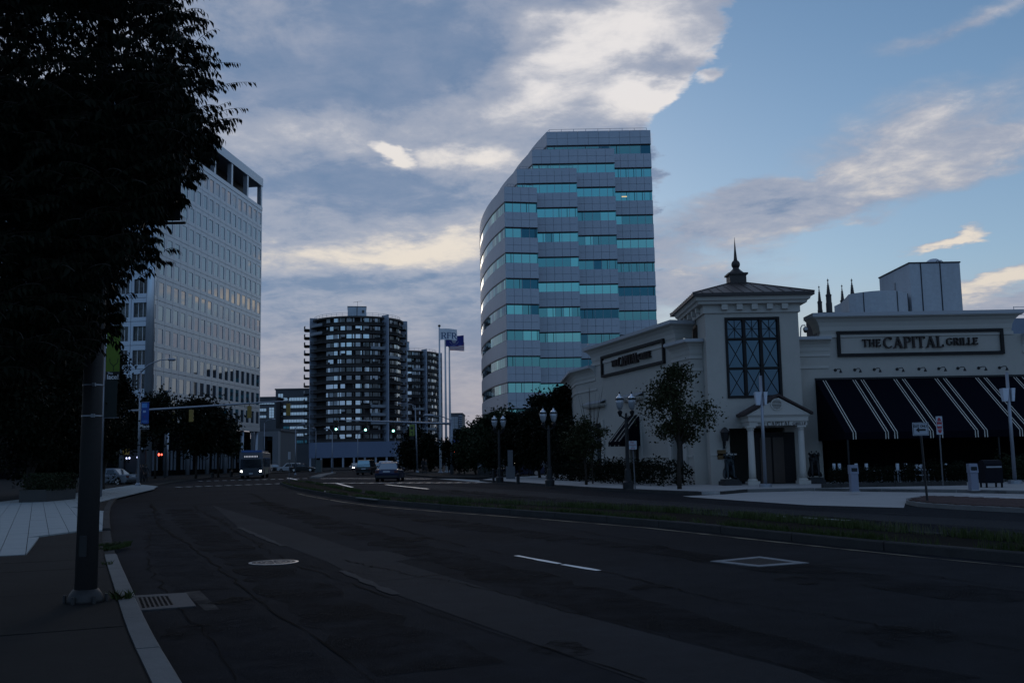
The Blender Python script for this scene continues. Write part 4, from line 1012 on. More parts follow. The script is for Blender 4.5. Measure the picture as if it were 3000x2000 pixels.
framed((sx0,YM),(1,0),(0,-1),sx1-sx0,ZA(2690,1041,YM),ZA(2690,967,YM),.80,'')
# gooseneck lamps over the awning
for i,u in enumerate([2447,2504,2561,2628,2692,2750,2806,2867,2928]):
    x,_,z=W(u,1084-i*.9,YM); L=thing('gooseneck_lamp','small dark gooseneck lamp on the stucco above the navy awning','wall lamp',(x,YM,z),group='gooseneck lamps over the awning')
    m=MB(); m.lathe([(.085,0),(.085,.02)],0,0,10); 
    for k in range(len(m.v)): a,b,c=m.v[k]; m.v[k]=(x+a,YM-.002-c,z+b)
    m.build('mount',blackm,L)
    m=MB(); m.tube([(x,YM-.02,z),(x+.02,YM-.35,z+.04),(x+.06,YM-.6,z+.02),(x+.07,YM-.66,z-.06)],.022,5); m.build('arm',blackm,L)
    m=MB(); m.lathe([(.03,z-.05),(.05,z-.1),(.085,z-.2)],x+.07,YM-.66,10); m.build('lamp_shade',blackm,L)
_gl=[o for o in col.objects if o.name.startswith('gooseneck_lamp')]
for i,o in enumerate(_gl): o['label']='dark gooseneck wall lamp above the awning, '+['first from the tower','second from the tower','third from the tower','fourth from the tower','fifth and middle one of the row','fourth from the far end','third from the far end','last but one before the far end','last one at the far end'][i]
# awning: big sloped canvas, valance, side, cream double stripes
YB=YM-4.3; zB=ZA(2497,1266,YB); vz=.34
aw=thing('awning','long navy canvas awning with paired cream pinstripes over the restaurant terrace','awning',(20,YM,awz))
m=MB(); m.add([(aw0,YM-.02,awz),(aw1,YM-.02,awz),(aw1,YB,zB),(aw0,YB,zB),(aw0,YM-.02,awz-.08),(aw1,YM-.02,awz-.08),(aw1,YB+.03,zB-.06),(aw0,YB+.03,zB-.06)],[(0,3,2,1),(4,5,6,7),(0,1,5,4),(1,2,6,5),(2,3,7,6),(3,0,4,7)]); m.build('canvas',canvas,aw)
m=MB(); m.box(aw0,aw1,YB-.02,YB-.001,zB-vz,zB-.002); m.build('valance',canvas,aw)
m=MB(); m.add([(aw0-.002,YM-.02,awz-.01),(aw0-.002,YB,zB-.01),(aw0-.002,YB,zB-vz),(aw0-.002,YM-.02,zB-vz),(aw0+.02,YM-.02,awz-.01),(aw0+.02,YB,zB-.01),(aw0+.02,YB,zB-vz),(aw0+.02,YM-.02,zB-vz)],[(0,1,2,3),(7,6,5,4),(0,4,5,1),(3,2,6,7)]); m.build('side_panel',canvas,aw)
m=MB(); m.box(aw0-.02,aw1,YM-.07,YM-.003,awz+.003,awz+.10); m.build('head_rail',blackm,aw)
groups=[[2410,2417],[2497,2504,2521,2528],[2617,2624,2642,2649],[2737,2744,2762,2769],[2856,2863,2881,2888],[2968,2975,2993,3000]]
sl=Vector((0,YB-YM+.02,zB-awz)); sn=Vector((0,sl.z,-sl.y)).normalized()
for gset in groups+[[3090,3097,3115,3122],[3210,3217,3235,3242]]:
    for u in gset:
        x=XA(u,1118,YM)
        if x>aw1-.1: continue
        m=MB(); w_=.022; A=Vector((x,YM-.02,awz))+sl*.015+sn*.012; B=Vector((x,YM-.02,awz))+sl+sn*.012
        m.add([(x-w_,A.y,A.z),(x+w_,A.y,A.z),(x+w_,B.y,B.z),(x-w_,B.y,B.z)],[(0,3,2,1)])
        m.add([(x-w_,YB-.028,zB),(x+w_,YB-.028,zB),(x+w_,YB-.028,zB-vz),(x-w_,YB-.028,zB-vz)],[(0,3,2,1)]); m.build('stripe',cream,aw)
for x in (aw0+.15,aw0+7.5,aw0+15,aw0+22.5):
    m=MB(); m.tube([(x,YB+.1,.12),(x,YB+.1,zB-.08)],.05,6); m.build('post',blackm,aw)
# portico
YP=50.3
po=thing('entrance_portico','small gabled entrance porch with two pale columns at the restaurant door','porch',(px0+1.5,YP,0))
gx0,gx1=XA(2190,1220,YP),XA(2372,1220,YP)
z1=ZA(2280,1246,YP); z2=ZA(2280,1233,YP); z3=ZA(2280,1222,YP); z4=ZA(2280,1215,YP); zpk=ZA(2272,1160,YP)
xm=(gx0+gx1)/2; lx=gx0-.0
pth=[(gx0+.08,YT-.002),(gx0+.08,YP),(gx1-.14,YP),(gx1-.14,YT-.002)]
m=MB(); m.sweep(pth,[(-.2,z1),(.0,z1),(.0,z2),(-.2,z2)]); m.build('architrave',stuccot,po)
m=MB(); m.sweep(pth,[(-.2,z2+.002),(.05,z2+.002),(.05,z3),(.13,z4-.01),(-.2,z4-.01)]); m.build('cornice',stuccot,po)
m=MB(); xa,xb=gx0-.08,gx1+.02
m.add([(xa,YP-.12,z4),(xb,YP-.12,z4),(xm,YP-.12,zpk-.08),(xa,YP+.1,z4),(xb,YP+.1,z4),(xm,YP+.1,zpk-.08)],[(0,1,2),(5,4,3),(0,3,4,1),(1,4,5,2),(2,5,3,0)]); gb=m.build('gable',stuccot,po)
m=MB()
for (a,b) in (((xa-.12,z4+.0),(xm,zpk)),((xm,zpk),(xb+.12,z4+.0))):
    y0_,y1_=YP-.2,YT-.004; t_=.12
    m.add([(a[0],y0_,a[1]),(b[0],y0_,b[1]),(b[0],y1_,b[1]),(a[0],y1_,a[1]),(a[0],y0_,a[1]+t_),(b[0],y0_,b[1]+t_),(b[0],y1_,b[1]+t_),(a[0],y1_,a[1]+t_)],[(0,1,2,3),(7,6,5,4),(0,4,5,1),(2,6,7,3),(1,5,6,2),(0,3,7,4)])
m.build('roof',M('brown_shingle',(.05,.032,.03),.85,0,.3,8,.5,30),po)
vc=(XA(2273,1183,YP),ZA(2273,1184,YP)); m=MB(); m.lathe([(.30,0),(.30,.05),(.25,.05),(.25,0)],0,0,24)
for k in range(len(m.v)): a,b,c=m.v[k]; m.v[k]=(vc[0]+a,YP-.122-c,vc[1]+b)
vent=m.build('vent',stuccot,po)
m=MB(); 
for k in range(7):
    z=vc[1]-.21+k*.07; hw=math.sqrt(max(.01,.25**2-(z-vc[1])**2)); m.box(vc[0]-hw,vc[0]+hw,YP-.165,YP-.125,z-.018,z+.018)
m.build('louvre',stuccot,vent)
m=MB(); m.lathe([(.24,0),(.24,.004)],0,0,20)
for k in range(len(m.v)): a,b,c=m.v[k]; m.v[k]=(vc[0]+a,YP-.1225-c,vc[1]+b)
m.build('void',interior,vent)
for u in (2202,2350):
    x=XA(u,1330,YP)+ .02; c_=None; m=MB(); m.lathe([(.185,.42),(.175,.8),(.150,z1-.22)],x,YP+.1,18); c_=m.build('column',stuccot,po,smooth=True)
    m=MB(); m.lathe([(.17,z1-.219),(.19,z1-.15),(.19,z1-.10)],x,YP+.1,18); m.box(x-.22,x+.22,YP-.12,YP+.32,z1-.099,z1-.002); m.build('capital',stuccot,c_)
    m=MB(); m.lathe([(.25,.3),(.25,.36),(.20,.419)],x,YP+.1,18); m.box(x-.3,x+.3,YP-.2,YP+.4,.12,.299); m.build('base',stuccot,c_)
# portico lettering on architrave
ch=[('T',.155,.02),('H',.155,.02),('E',.155,.02),(' ',.22,0)]+[(c,.22,0) for c in 'CAPITAL']+[(' ',.2,0)]+[(c,.155,.02) for c in 'GRILLE']
tw=text_width(ch); sign_text(ch,po,(XA(2220,1240,YP),YP-.003,(z1+z2)/2-.13),(1,0,0),(0,0,1),(0,-1,0),MATS['sign_letter'],depth=.02,name='sign_letter')
# door recess
m=MB(); m.box(gx0+.35,gx1-.35,YT-.05,YT-.004,.12,z1-.3); dr=m.build('entrance_door',darkwood,gr)
for i in range(2):
    m=MB(); a=lerp(gx0+.9,gx1-.9,i/2); b=lerp(gx0+.9,gx1-.9,(i+1)/2); m.box(a+.05,b-.05,YT-.12,YT-.055,.15,2.5); d_=m.build('door_leaf',M('door_wood',(.05,.03,.02),.5,0,.3,3),dr)
    # (thing > part > sub-part)
# left wing: runs away behind and to the left
wd=Vector((-.27,.963)).normalized(); W0=Vector((XA(2025,1100,YM),YM)); wn=Vector((-wd.y,wd.x)) # outward (left)
def tw(u,v=1150):
    q=XA(u,v,100.0)/100.0   # X/Y ratio
    return (W0.x-q*W0.y)/(q*wd.y-wd.x)
def wp(t_,o=0): p=W0+wd*t_+wn*o; return (p.x,p.y)
tA,tB_=tw(1985,1000),tw(1729,1020); tE=tw(1687,1100)
m=MB(); th_=.5
def wallseg(a,b,z0,z1): m.fbox(tuple(W0),tuple(wd),tuple(-wn),a,b,0,th_,z0,z1)
ops=[(tw(2008,1400),tw(1975,1400),3.6),(tw(1877,1370),tw(1851,1370),3.9),(tw(1767,1380),tw(1739,1380),3.9)]
cur=0
for (a,b,zt_) in ops:
    a,b=min(a,b),max(a,b); wallseg(cur,a,.1,zl-.002); wallseg(a,b,zt_,zl-.002); cur=b
wallseg(cur,tE,.1,zl-.002); wallseg(tA+.3,tB_-.3,zl,zh)
m.fbox(tuple(W0),(1,0),(0,1),.0,tx0-W0.x-.002,.0,.5,.1,zl-.003)
pe=wp(tE); m.fbox(pe,(-.02,1),(1,.02),.002,9,0,.5,.1,zl-.002)
m.build('side_wall',stucco,gr)
m=MB(); m.fbox(tuple(W0),tuple(wd),tuple(-wn),1,tE-.5,th_+.25,th_+.4,.1,zl-.5); m.build('inner_wall',interior,gr)
pe2=(pe[0]-.18,pe[1]+9)
# outward = right of travel: travel from the far end toward the camera, then right along the front
cornice([wp(tB_-.3,-1.0),wp(tB_-.3,.001),wp(tA+.3,.001),wp(tA+.3,-1.0)],zh,gr)
cornice([wp(tA+.8,.001),wp(0,.001),(tx0-.02,YM-.001)],zl,gr,.8)
cornice([pe2,wp(tE,.001),wp(tB_-.9,.001)],zl,gr,.8)
for pth in ([wp(tA-.6,.001),wp(0,.001),(tx0-.02,YM-.001)],[pe2,wp(tE,.001),wp(tB_-1.2,.001)]):
    m=MB(); m.sweep(pth,[(.0,6.13),(.06,6.13),(.06,6.27),(.0,6.27)]); m.build('string_course',stuccot,gr)
for (a,b) in ((.0,ops[0][0]-.3),(ops[0][1]+.3,ops[1][0]-.25),(ops[1][1]+.25,ops[2][0]-.25)):
    if b-a>.3:
        m=MB(); m.fbox(tuple(W0),tuple(wd),tuple(-wn),a+.15,b-.1,-.06,-.002,1.55,1.65); m.build('dado_moulding',stuccot,gr)
ta,tb=tw(1950,1040),tw(1766,1080)
framed(wp(tb,0),tuple(-wd),tuple(wn),tb-ta,7.05-.2,8.35-.1,.80,'')
for i,(a,b,zt_) in enumerate(ops):
    a,b=min(a,b),max(a,b)
    for q in (a-.42,b+.02):
        m=MB(); m.fbox(tuple(W0),tuple(wd),tuple(-wn),q,q+.4,-.10,-.002,.1,zt_+.2 if i else 3.8); m.build('pilaster',stuccot,gr)
    m=MB(); m.fbox(tuple(W0),tuple(wd),tuple(-wn),a,b,.3,.34,.1,zt_); m.build('window',glassd,gr)
    m=MB(); m.fbox(tuple(W0),tuple(wd),tuple(-wn),(a+b)/2-.05,(a+b)/2+.05,.2,.29,.1,zt_); m.build('mullion',darkwood,gr)
    if i>0:
        zc=5.0 if i==1 else 4.95; lo,hi=a-.75,b+.75
        m=MB(); m.sweep([wp(hi,-.0),wp(hi,.30),wp(lo,.30),wp(lo,-.0)][:] ,[(-.29,zc),(.0,zc),(.12,zc+.12),(.15,zc+.2),(-.29,zc+.2)]); m.build('hood_cornice',stuccot,gr)
        for k in range(7):
            t0=lerp(lo-.1,hi+.1,k/7); t1=lerp(lo-.1,hi+.1,(k+1)/7)-.02; q=MB()
            q.add([(*wp(t0,.48),zc+.21),(*wp(t1,.48),zc+.21),(*wp(t1,.02),zc+.42),(*wp(t0,.02),zc+.42),(*wp(t0,.48),zc+.25),(*wp(t1,.48),zc+.25),(*wp(t1,.02),zc+.47),(*wp(t0,.02),zc+.47)],[(0,1,2,3),(7,6,5,4),(0,4,5,1),(2,6,7,3),(1,5,6,2),(0,3,7,4)]); q.build('roof_tile',M('pale_roof_tile',(.33,.34,.36),.5,.1,.15,4),gr)
# window awning on the wing
a,b=ops[1][0]-.1,ops[1][1]+.1; a,b=min(a,b)-.2,max(a,b)+.2
wa_=thing('window_awning','small navy striped awning over a tall window on the restaurant side wall','awning',(*wp((a+b)/2),4))
zt_,zb_,pr=4.15,2.55,1.35
m=MB(); A0,A1,B0,B1=wp(a,.01),wp(b,.01),wp(a,pr),wp(b,pr)
m.add([(*A0,zt_),(*A1,zt_),(*B1,zb_),(*B0,zb_)],[(0,1,2,3)]); m.add([(*A0,zt_),(*B0,zb_),(*A0,zb_)],[(0,1,2)]); m.add([(*A1,zt_),(*A1,zb_),(*B1,zb_)],[(0,1,2)]); m.build('canvas',canvas,wa_)
m=MB(); pth=[wp(b,.01),wp(b,pr),wp(a,pr),wp(a,.01)]
m.sweep(pth,[(0,zb_-.28),(.015,zb_-.28),(.015,zb_-.002),(0,zb_-.002)]); m.build('valance',canvas,wa_)
for f in (.12,.17,.45,.5,.83,.88):
    t_=lerp(a,b,f); m=MB(); m.add([(*wp(t_-.02,.02),zt_+.012),(*wp(t_+.02,.02),zt_+.012),(*wp(t_+.02,pr),zb_+.012),(*wp(t_-.02,pr),zb_+.012),(*wp(t_+.02,pr+.02),zb_-.28),(*wp(t_-.02,pr+.02),zb_-.28)],[(0,1,2,3),(3,2,4,5)]); m.build('stripe',cream,wa_)
# projecting bracket sign arms beside the windows
# wall lantern, menu plaque
x,_,z=W(2120,1275,YT); ln=thing('wall_lantern','large black lantern on the stucco left of the entrance porch','wall lantern',(x,YT,z))
m=MB(); m.lathe([(.16,z-.30),(.24,z+.15)],x,YT-.35,6); m.build('lamp_body',blackm,ln)
m=MB(); m.lathe([(.27,z+.151),(.12,z+.36),(.03,z+.42)],x,YT-.35,6); m.build('lamp_roof',blackm,ln)
m=MB(); m.tube([(x,YT-.01,z-.55),(x,YT-.3,z-.5),(x,YT-.35,z-.31)],.03,6); m.box(x-.07,x+.07,YT-.03,YT-.003,z-.7,z-.3); m.build('bracket',blackm,ln)
x,_,z=W(2114,1331,YT); q=MB(); q.box(x-.22,x+.22,YT-.05,YT-.003,z-.24,z+.24); q=rebase(q.build('menu_plaque',M('bronze_plaque',(.12,.07,.03),.4,.6,.3,5)),(x,YT,z)); tag(q,'square bronze plaque on the wall between the lantern and the lion','plaque')
m=MB(); a=XA(2048,1400,YT-.02); 
m.box(tx0,XA(2158,1350,YT),YT-.05,YT-.002,1.62,1.70); m.box(tx0+.65,tx0+.71,YT-.05,YT-.002,.12,1.615); m.build('plinth_trim',stuccot,gr)
# PTZ camera on the parapet
x,_,z=W(2345,990,YM+.3); cmr=thing('security_camera','dome security camera hanging from a bent arm on the parapet beside the tower','camera',(x,YM+.3,z))
xx,zz=XA(2359,955,YM+.3),ZA(2359,954,YM+.3)
m=MB(); m.tube([(x,YM+.3,zl),(x+.05,YM+.3,zz-.1),(x+.12,YM+.3,zz+.02),(xx-.02,YM+.3,zz+.03),(xx,YM+.3,zz-.08)],.03,6); m.build('arm',silver,cmr)
m=MB(); m.lathe([(.05,zz-.06),(.12,zz-.12),(.13,zz-.22),(.13,zz-.24)],xx,YM+.3,14); m.build('housing',whitep,cmr,smooth=True)
m=MB(); m.ball((xx,YM+.3,zz-.27),.11,None,.12,12,8); m.build('dome',glassd,cmr,smooth=True)
# ------------------------------------------------------------------ vegetation
def leaf_cards(P,size,asp,mat,name,parent,rs,droop=0.0,kind='stuff'):
    n=len(P); a=rs.normal(size=(n,3)); a[:,2]-=droop; a/=np.linalg.norm(a,axis=1)[:,None]
    b=rs.normal(size=(n,3)); b-=a*(a*b).sum(1)[:,None]; b/=np.linalg.norm(b,axis=1)[:,None]
    s=size*rs.uniform(.6,1.25,n)[:,None]; q=np.cross(a,b)
    V=np.stack([P-a*s*.5,P+b*s*asp*.5+q*s*.08,P+a*s*.5,P-b*s*asp*.5+q*s*.08],1).reshape(-1,3)
    me=bpy.data.meshes.new(name); me.vertices.add(4*n); me.vertices.foreach_set('co',V.ravel())
    me.loops.add(4*n); me.loops.foreach_set('vertex_index',np.arange(4*n)); me.polygons.add(n)
    me.polygons.foreach_set('loop_start',np.arange(n)*4); me.polygons.foreach_set('loop_total',np.full(n,4)); me.update(calc_edges=True)
    me.materials.append(mat); o=bpy.data.objects.new(name,me); col.objects.link(o)
    if parent: o.parent=parent
    if kind: o['kind']=kind
    return o
def tree(label,x,y,h,w,th,n,size,mat,seed,group=None,tr=.12,base=0.1,clumps=None,shape=1.0,name='tree',low=None,sparse=.0):
    rs=np.random.default_rng(seed); T=thing(name,label,'tree',(x,y,base),group=group)
    ch=h-th; cz=th+ch*.5; K=clumps or 26
    cs=[]
    while len(cs)<K:
        p=rs.uniform(-1,1,3); 
        if np.linalg.norm(p)<1 and np.linalg.norm(p)>.25:
            taper=1-.45*max(0,p[2])*shape; cs.append((p[0]*w/2*taper*.82,p[1]*w/2*taper*.82,cz+p[2]*ch/2*.86,rs.uniform(.14,.34)*w*.62))
    cs=np.array(cs); idx=rs.integers(0,K,n); d=rs.normal(size=(n,3))*.62; r=np.ones(n)*1.05
    P=cs[idx,:3]+d*(cs[idx,3]*r)[:,None]*np.array([1,1,.72])
    P=P[P[:,2]>.15]
    o=leaf_cards(P,size,.62,mat,'crown',T,rs); 
    m=MB(); m.tube([(0,0,-.05),(.02*tr,0,th*.5),(rs.uniform(-.1,.1),rs.uniform(-.1,.1),th),(rs.uniform(-.2,.2),rs.uniform(-.2,.2),th+ch*.45),(0,0,th+ch*.8)],[tr*1.25,tr,tr*.85,tr*.45,tr*.12],8); 
    tk=m.mesh('trunk',bark,smooth=True); t_=bpy.data.objects.new('trunk',tk); col.objects.link(t_); t_.parent=T
    m=MB(); 
    for c in cs[:14]:
        z0=th+rs.uniform(-.05,.35)*ch; mid=(c[0]*.45+rs.uniform(-.1,.1),c[1]*.45,lerp(z0,c[2],.6)); m.tube([(0,0,z0),mid,tuple(c[:3]),(c[0]*1.15,c[1]*1.15,c[2]+c[3]*.6)],[tr*.5,tr*.3,tr*.15,tr*.05],5)
    lb=m.mesh('limb',bark); l_=bpy.data.objects.new('limb',lb); col.objects.link(l_); l_.parent=T
    return T
def hgt(v,u,Yd): return ZA(u,v,Yd)
def gtree(u,Yd,vtop,wpx,label,n,size,mat,seed,thf=.25,**k):
    x=XA(u,1350,Yd); h=hgt(vtop,u,Yd); return tree(label,x,Yd,h,wpx*Yd/FPX,h*thf,n,size,mat,seed,**k)
# trees in front of the panelled office block
TL='street trees by the panelled office block'
gtree(455,118,1140,150,'rounded street tree beside the blue banner pole, left of the mast signals',5200,.42,leafd,21,thf=.3,group=TL)
gtree(575,112,1150,190,'widest dark street tree under the long traffic signal arm',8000,.42,leafd,22,thf=.26,group=TL)
gtree(640,122,1205,120,'smaller street tree at the right end of the row, just left of the bus',4200,.38,leafd,23,thf=.3,group=TL)
gtree(345,100,1120,170,'street tree at the left end of the row, behind the green banner',6500,.42,leafd,24,thf=.15,group=TL)
gtree(680,150,1265,60,'thin young tree in front of the colonnade end beside the bus',1500,.35,leafm,25,thf=.35,group=TL)
# dark trees on the far left behind the plaza
for i,(u,Yd,vt,wp_,lb) in enumerate([(-60,44,780,330,'deep dark tree at the picture edge behind the plaza planter'),(90,50,820,330,'large dark tree behind the square planter on the plaza'),(215,58,880,260,'dark tree just left of the big foreground pole'),(300,66,960,190,'dark tree right behind the big foreground pole'),(150,54,1150,230,'low bushy tree between planter and foreground pole')]):
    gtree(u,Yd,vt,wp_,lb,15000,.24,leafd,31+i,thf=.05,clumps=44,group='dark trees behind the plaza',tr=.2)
m=MB(); 
# trees between the flagpoles and the curved tower
TR='trees between the flagpoles and the restaurant'
for i,(u,Yd,vt,wp_,lb,n,sz,mt) in enumerate([
 (1215,150,1248,95,'dark tree left of the flagpoles, behind the green banner pole',3200,.42,leafd),
 (1262,142,1262,80,'small dark tree just behind the three flagpoles',2600,.40,leafd),
 (1345,112,1258,90,'low dark tree behind the blue street name sign',3800,.34,leafd),
 (1393,104,1238,105,'bushy tree right of the street name sign',4600,.32,leafm),
 (1452,92,1172,120,'upright tree in front of the curved tower flank',6500,.30,leafm),
 (1522,88,1196,120,'broad tree over the parked dark car',6500,.29,leafd),
 (1580,80,1148,100,'tree left of the tall dark tree at the restaurant corner',6500,.27,leafd),
 (1632,76,1096,125,'tallest dark tree at the far corner of the restaurant wing',9500,.26,leafd),
 (1672,70,1215,90,'low dense tree against the far end of the restaurant wing',5200,.22,leafd)]):
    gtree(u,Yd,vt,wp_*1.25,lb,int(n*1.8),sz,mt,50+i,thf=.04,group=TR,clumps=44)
# two small trees on the restaurant pavement
gtree(1988,46.0,1066,212,'leafy maple in front of the restaurant wing, right of the nearest twin globe lamp',6200,.15,leafo,71,thf=.31,clumps=30,tr=.09,base=.12,shape=1.3,name='maple_tree')
gtree(1716,56.5,1228,150,'slender small tree between the two twin globe lamps',4200,.16,leafo,72,thf=.34,clumps=30,tr=.07,base=.12,name='small_tree')
def twiggy(label,u,Yd,vt,seed,spread=.6):
    rs=random.Random(seed); x=XA(u,1350,Yd); h=hgt(vt,u,Yd); m=MB()
    for k in range(16):
        a=rs.uniform(0,6.28); s=rs.uniform(.2,spread); z1=rs.uniform(.75,1.0)*h
        m.tube([(x,Yd,1.2),(x+math.cos(a)*s*.4,Yd+math.sin(a)*s*.4,z1*.6),(x+math.cos(a)*s+rs.uniform(-.1,.1),Yd+math.sin(a)*s,z1)],[.03,.018,.005],4)
    m.tube([(x,Yd,.05),(x,Yd,1.3)],.05,6)
    o=rebase(m.build('bare_shrub',bark),(x,Yd,0)); tag(o,label,'shrub'); return o
twiggy('bare twiggy shrub rising above the slender small tree near the wing',1735,58.5,1125,3,1.1)
# hedges -----------------------------------------------------------------
def hedge(name,label,pts,wid,h,n,size,mat,seed,z0=.1,lump=.22,cat='hedge'):
    rs=np.random.default_rng(seed); at_,L=along(pts); s=rs.uniform(0,L,n); C=np.array([tuple(at_(q)) for q in s])
    w_=rs.uniform(-1,1,n); hh=rs.uniform(0,1,n)**.6; lm=1+lump*np.sin(s*2.3+seed)*np.cos(s*1.1)
    edge=np.where(rs.uniform(size=n)<.5,np.sign(w_),w_); 
    dx=rs.normal(0,.06,(n,3)); P=np.zeros((n,3)); a=np.array([tuple(at_(min(L-.001,q+.05))) for q in s])-C; ln=np.linalg.norm(a,axis=1)[:,None]; ln[ln<1e-6]=1; a=a/ln
    nrm=np.stack([a[:,1],-a[:,0]],1); prof=np.sqrt(np.clip(1-(np.abs(edge)**2)*.35,0,1))
    P[:,:2]=C+nrm*(edge*wid/2)[:,None]; P[:,2]=z0+hh*h*lm*prof; P+=dx
    o0=Vector(pts[0]); P-=np.array([o0.x,o0.y,0])
    o=leaf_cards(P,size,.6,mat,name,None,rs,kind=None); o.location=(o0.x,o0.y,0); tag(o,label,cat); return o
hedge('hedge','long dark clipped hedge along the foot of the restaurant wing',[(XA(1990,1400,50.6),50.6),(XA(1880,1400,55),55),(XA(1760,1400,63),63),(XA(1630,1400,72),72)],1.6,1.35,9000,.16,leafd,5)
hedge('hedge','low box hedge on the terrace edge, left stretch behind the first grey terminal',[(XA(2432,1400,45.8),45.8),(XA(2622,1400,45.2),45.2)],1.0,.78,4200,.09,leafd,6,z0=.2,lump=.06)
hedge('hedge','short rounded box shrub between the two terrace hedges',[(XA(2646,1400,45),45),(XA(2686,1400,45),45)],1.0,.85,1500,.09,leafd,7,z0=.2,lump=.06)
hedge('hedge','low box hedge on the terrace edge, stretch right of the do not enter sign',[(XA(2718,1400,45),45),(XA(2828,1400,45),45)],1.0,.95,3200,.09,leafd,8,z0=.2,lump=.1)
hedge('flowering_shrub','loose shrub with light blossoms behind the dark mailbox',[(XA(2935,1400,48),48),(XA(3060,1400,48),48)],1.3,1.4,4200,.10,leafm,9,cat='shrub')
# terrace kerb wall
y0=44.3; m=MB()
tk=thing('terrace_kerb','low stone kerb along the foot of the terrace hedges','kerb',(XA(2620,1430,y0),y0,0))
for i in range(8):
    a=XA(lerp(2409,2830,i/8),1430,y0);b=XA(lerp(2409,2830,(i+1)/8),1430,y0); m=MB(); m.box(a+.01,b-.01,y0-.15,y0+.15,.05,.30); m.build('kerbstone',concd,tk)
# planter on the plaza
c=Vector(G(128,1462,.1)); pl_=thing('planter','dark square stone planter with a leafy shrub on the pale plaza','planter',(c.x,c.y,.12))
m=MB(); ex_,ey_=Vector((.97,.24)),Vector((-.24,.97)); L2,W2=1.25,2.4
a_=G(55,1472,.12); c2=Vector(a_)
for (p,q,r,s) in ((0,1.1,0,.1),(0,1.1,3.2,3.3),(0,.1,.1,3.2),(1.0,1.1,.1,3.2)): m.fbox((c2.x,c2.y),ex_,Vector((-.05,1)),p,q,r,s,.12,.66)
m.build('trough',M('dark_planter',(.05,.048,.045),.8,0,.2,3),pl_)
m=MB(); m.fbox((c2.x,c2.y),ex_,Vector((-.05,1)),.1,1.0,.1,3.2,.3,.6); m.build('soil',soil,pl_)
rs=np.random.default_rng(4); P=np.stack([rs.uniform(.0,1.2,3000),rs.uniform(0,3.3,3000),.5+rs.uniform(0,1,3000)**1.5*.75],1); Q=np.zeros_like(P)
Q[:,0]=c2.x+ex_.x*P[:,0]-.05*P[:,1]-c.x; Q[:,1]=c2.y+ex_.y*P[:,0]+P[:,1]-c.y; Q[:,2]=P[:,2]-.0
leaf_cards(Q,.11,.55,leafm,'foliage',pl_,rs)
# ------------------------------------------------------------------ foreground tree (lance-shaped leaves on drooping twigs)
ft=thing('shade_tree','large dark overhanging shade tree with long drooping leaves filling the upper left','tree',(-7.4,11.6,.1))
OX=Vector((-7.4,11.6,.1)); rs=np.random.default_rng(99)
lp=np.array([(0,0,0),(.016,.025,.004),(.020,.05,.004),(.011,.078,-.004),(0,.11,-.014),(-.011,.078,-.004),(-.020,.05,.004),(-.016,.025,.004),(0,.05,-.002)])
lf=[(0,1,8),(1,2,8),(2,3,8),(3,4,8),(4,5,8),(5,6,8),(6,7,8),(7,0,8)]
lf=[(0,1,2,8),(8,2,3,4),(8,4,5,6),(0,8,6,7)]
lme=bpy.data.meshes.new('leaf'); lme.from_pydata([tuple(p*1.0) for p in lp],[],lf); lme.materials.append(leafd)
LM=[];  # leaf matrices
def leafmat(p,d,s):
    """leaf pointing along d"""
    y=d.normalized(); x=y.cross(Vector((random.gauss(0,.4),random.gauss(0,.4),1))).normalized(); z=x.cross(y)
    m=Matrix((x,y,z)).transposed().to_4x4()@Matrix.Diagonal((s,s,s,1)); m.translation=p; return m
twig=MB(); spray=[]
def spray_twig(p0,p1,sag,n,s,to,keep=False):
    pts=[]; K=6
    for i in range(K+1):
        k=i/K; pts.append(p0.lerp(p1,k)+Vector((0,0,sag*4*k*(1-k))))
    twig.tube([tuple(p-OX) for p in pts],[.005,.0045,.004,.0035,.003,.002,.0012],3,cap=False)
    for i in range(n):
        k=(i+.6)/n*.97+.03; q=k*K; j=min(K-1,int(q)); p=pts[j].lerp(pts[j+1],q-j); d=(pts[j+1]-pts[j]).normalized()
        side=1 if i%2 else -1; o_=d.cross(Vector((0,0,1))).normalized()*side
        dd=d*random.uniform(.25,.8)+o_*random.uniform(.15,.6)+Vector((0,0,-random.uniform(.55,1.25)))
        to.append(leafmat(p-OX,dd,s*random.uniform(.75,1.15)*(1-.35*k*k)))
def inr(u,v):
    # crown outline (photo columns/rows) converted to angles; returns allowed right edge
    prof=[(-400,560),(0,540),(60,560),(120,545),(200,560),(280,600),(380,640),(440,620),(500,600),(560,535),(640,510),(660,430),(700,455),(760,455),(800,400),(830,350),(870,320),(920,330),(980,320),(1040,290),(1075,230),(1120,60),(1160,-100)]
    for a,b in zip(prof[:-1],prof[1:]):
        if a[0]<=v<b[0]: return u<lerp(a[1],b[1],(v-a[0])/(b[0]-a[0]))
    return False
cnt=0
while cnt<8200:
    u=random.uniform(-520,650) if random.random()<.8 else random.uniform(-100,650); v=random.uniform(-330,1130)
    if not inr(u+52,v): continue
    if 30<v<240 and 0<u<480 and random.random()<.62: continue
    if u<0 and random.random()<.45: continue
    Yd=random.uniform(8.6,13.4); p=Vector(W(u,v,Yd)); L=random.uniform(.25,.5)
    e=random.uniform(-.7,.7); d=Vector((math.cos(e)*(1 if random.random()<.7 else -.6),math.sin(e),random.uniform(-.25,.35)))
    q=p+d*L
    spray_twig(p-d*L*.6,p+d*L*.4,.03,13,1.0,LM); cnt+=1
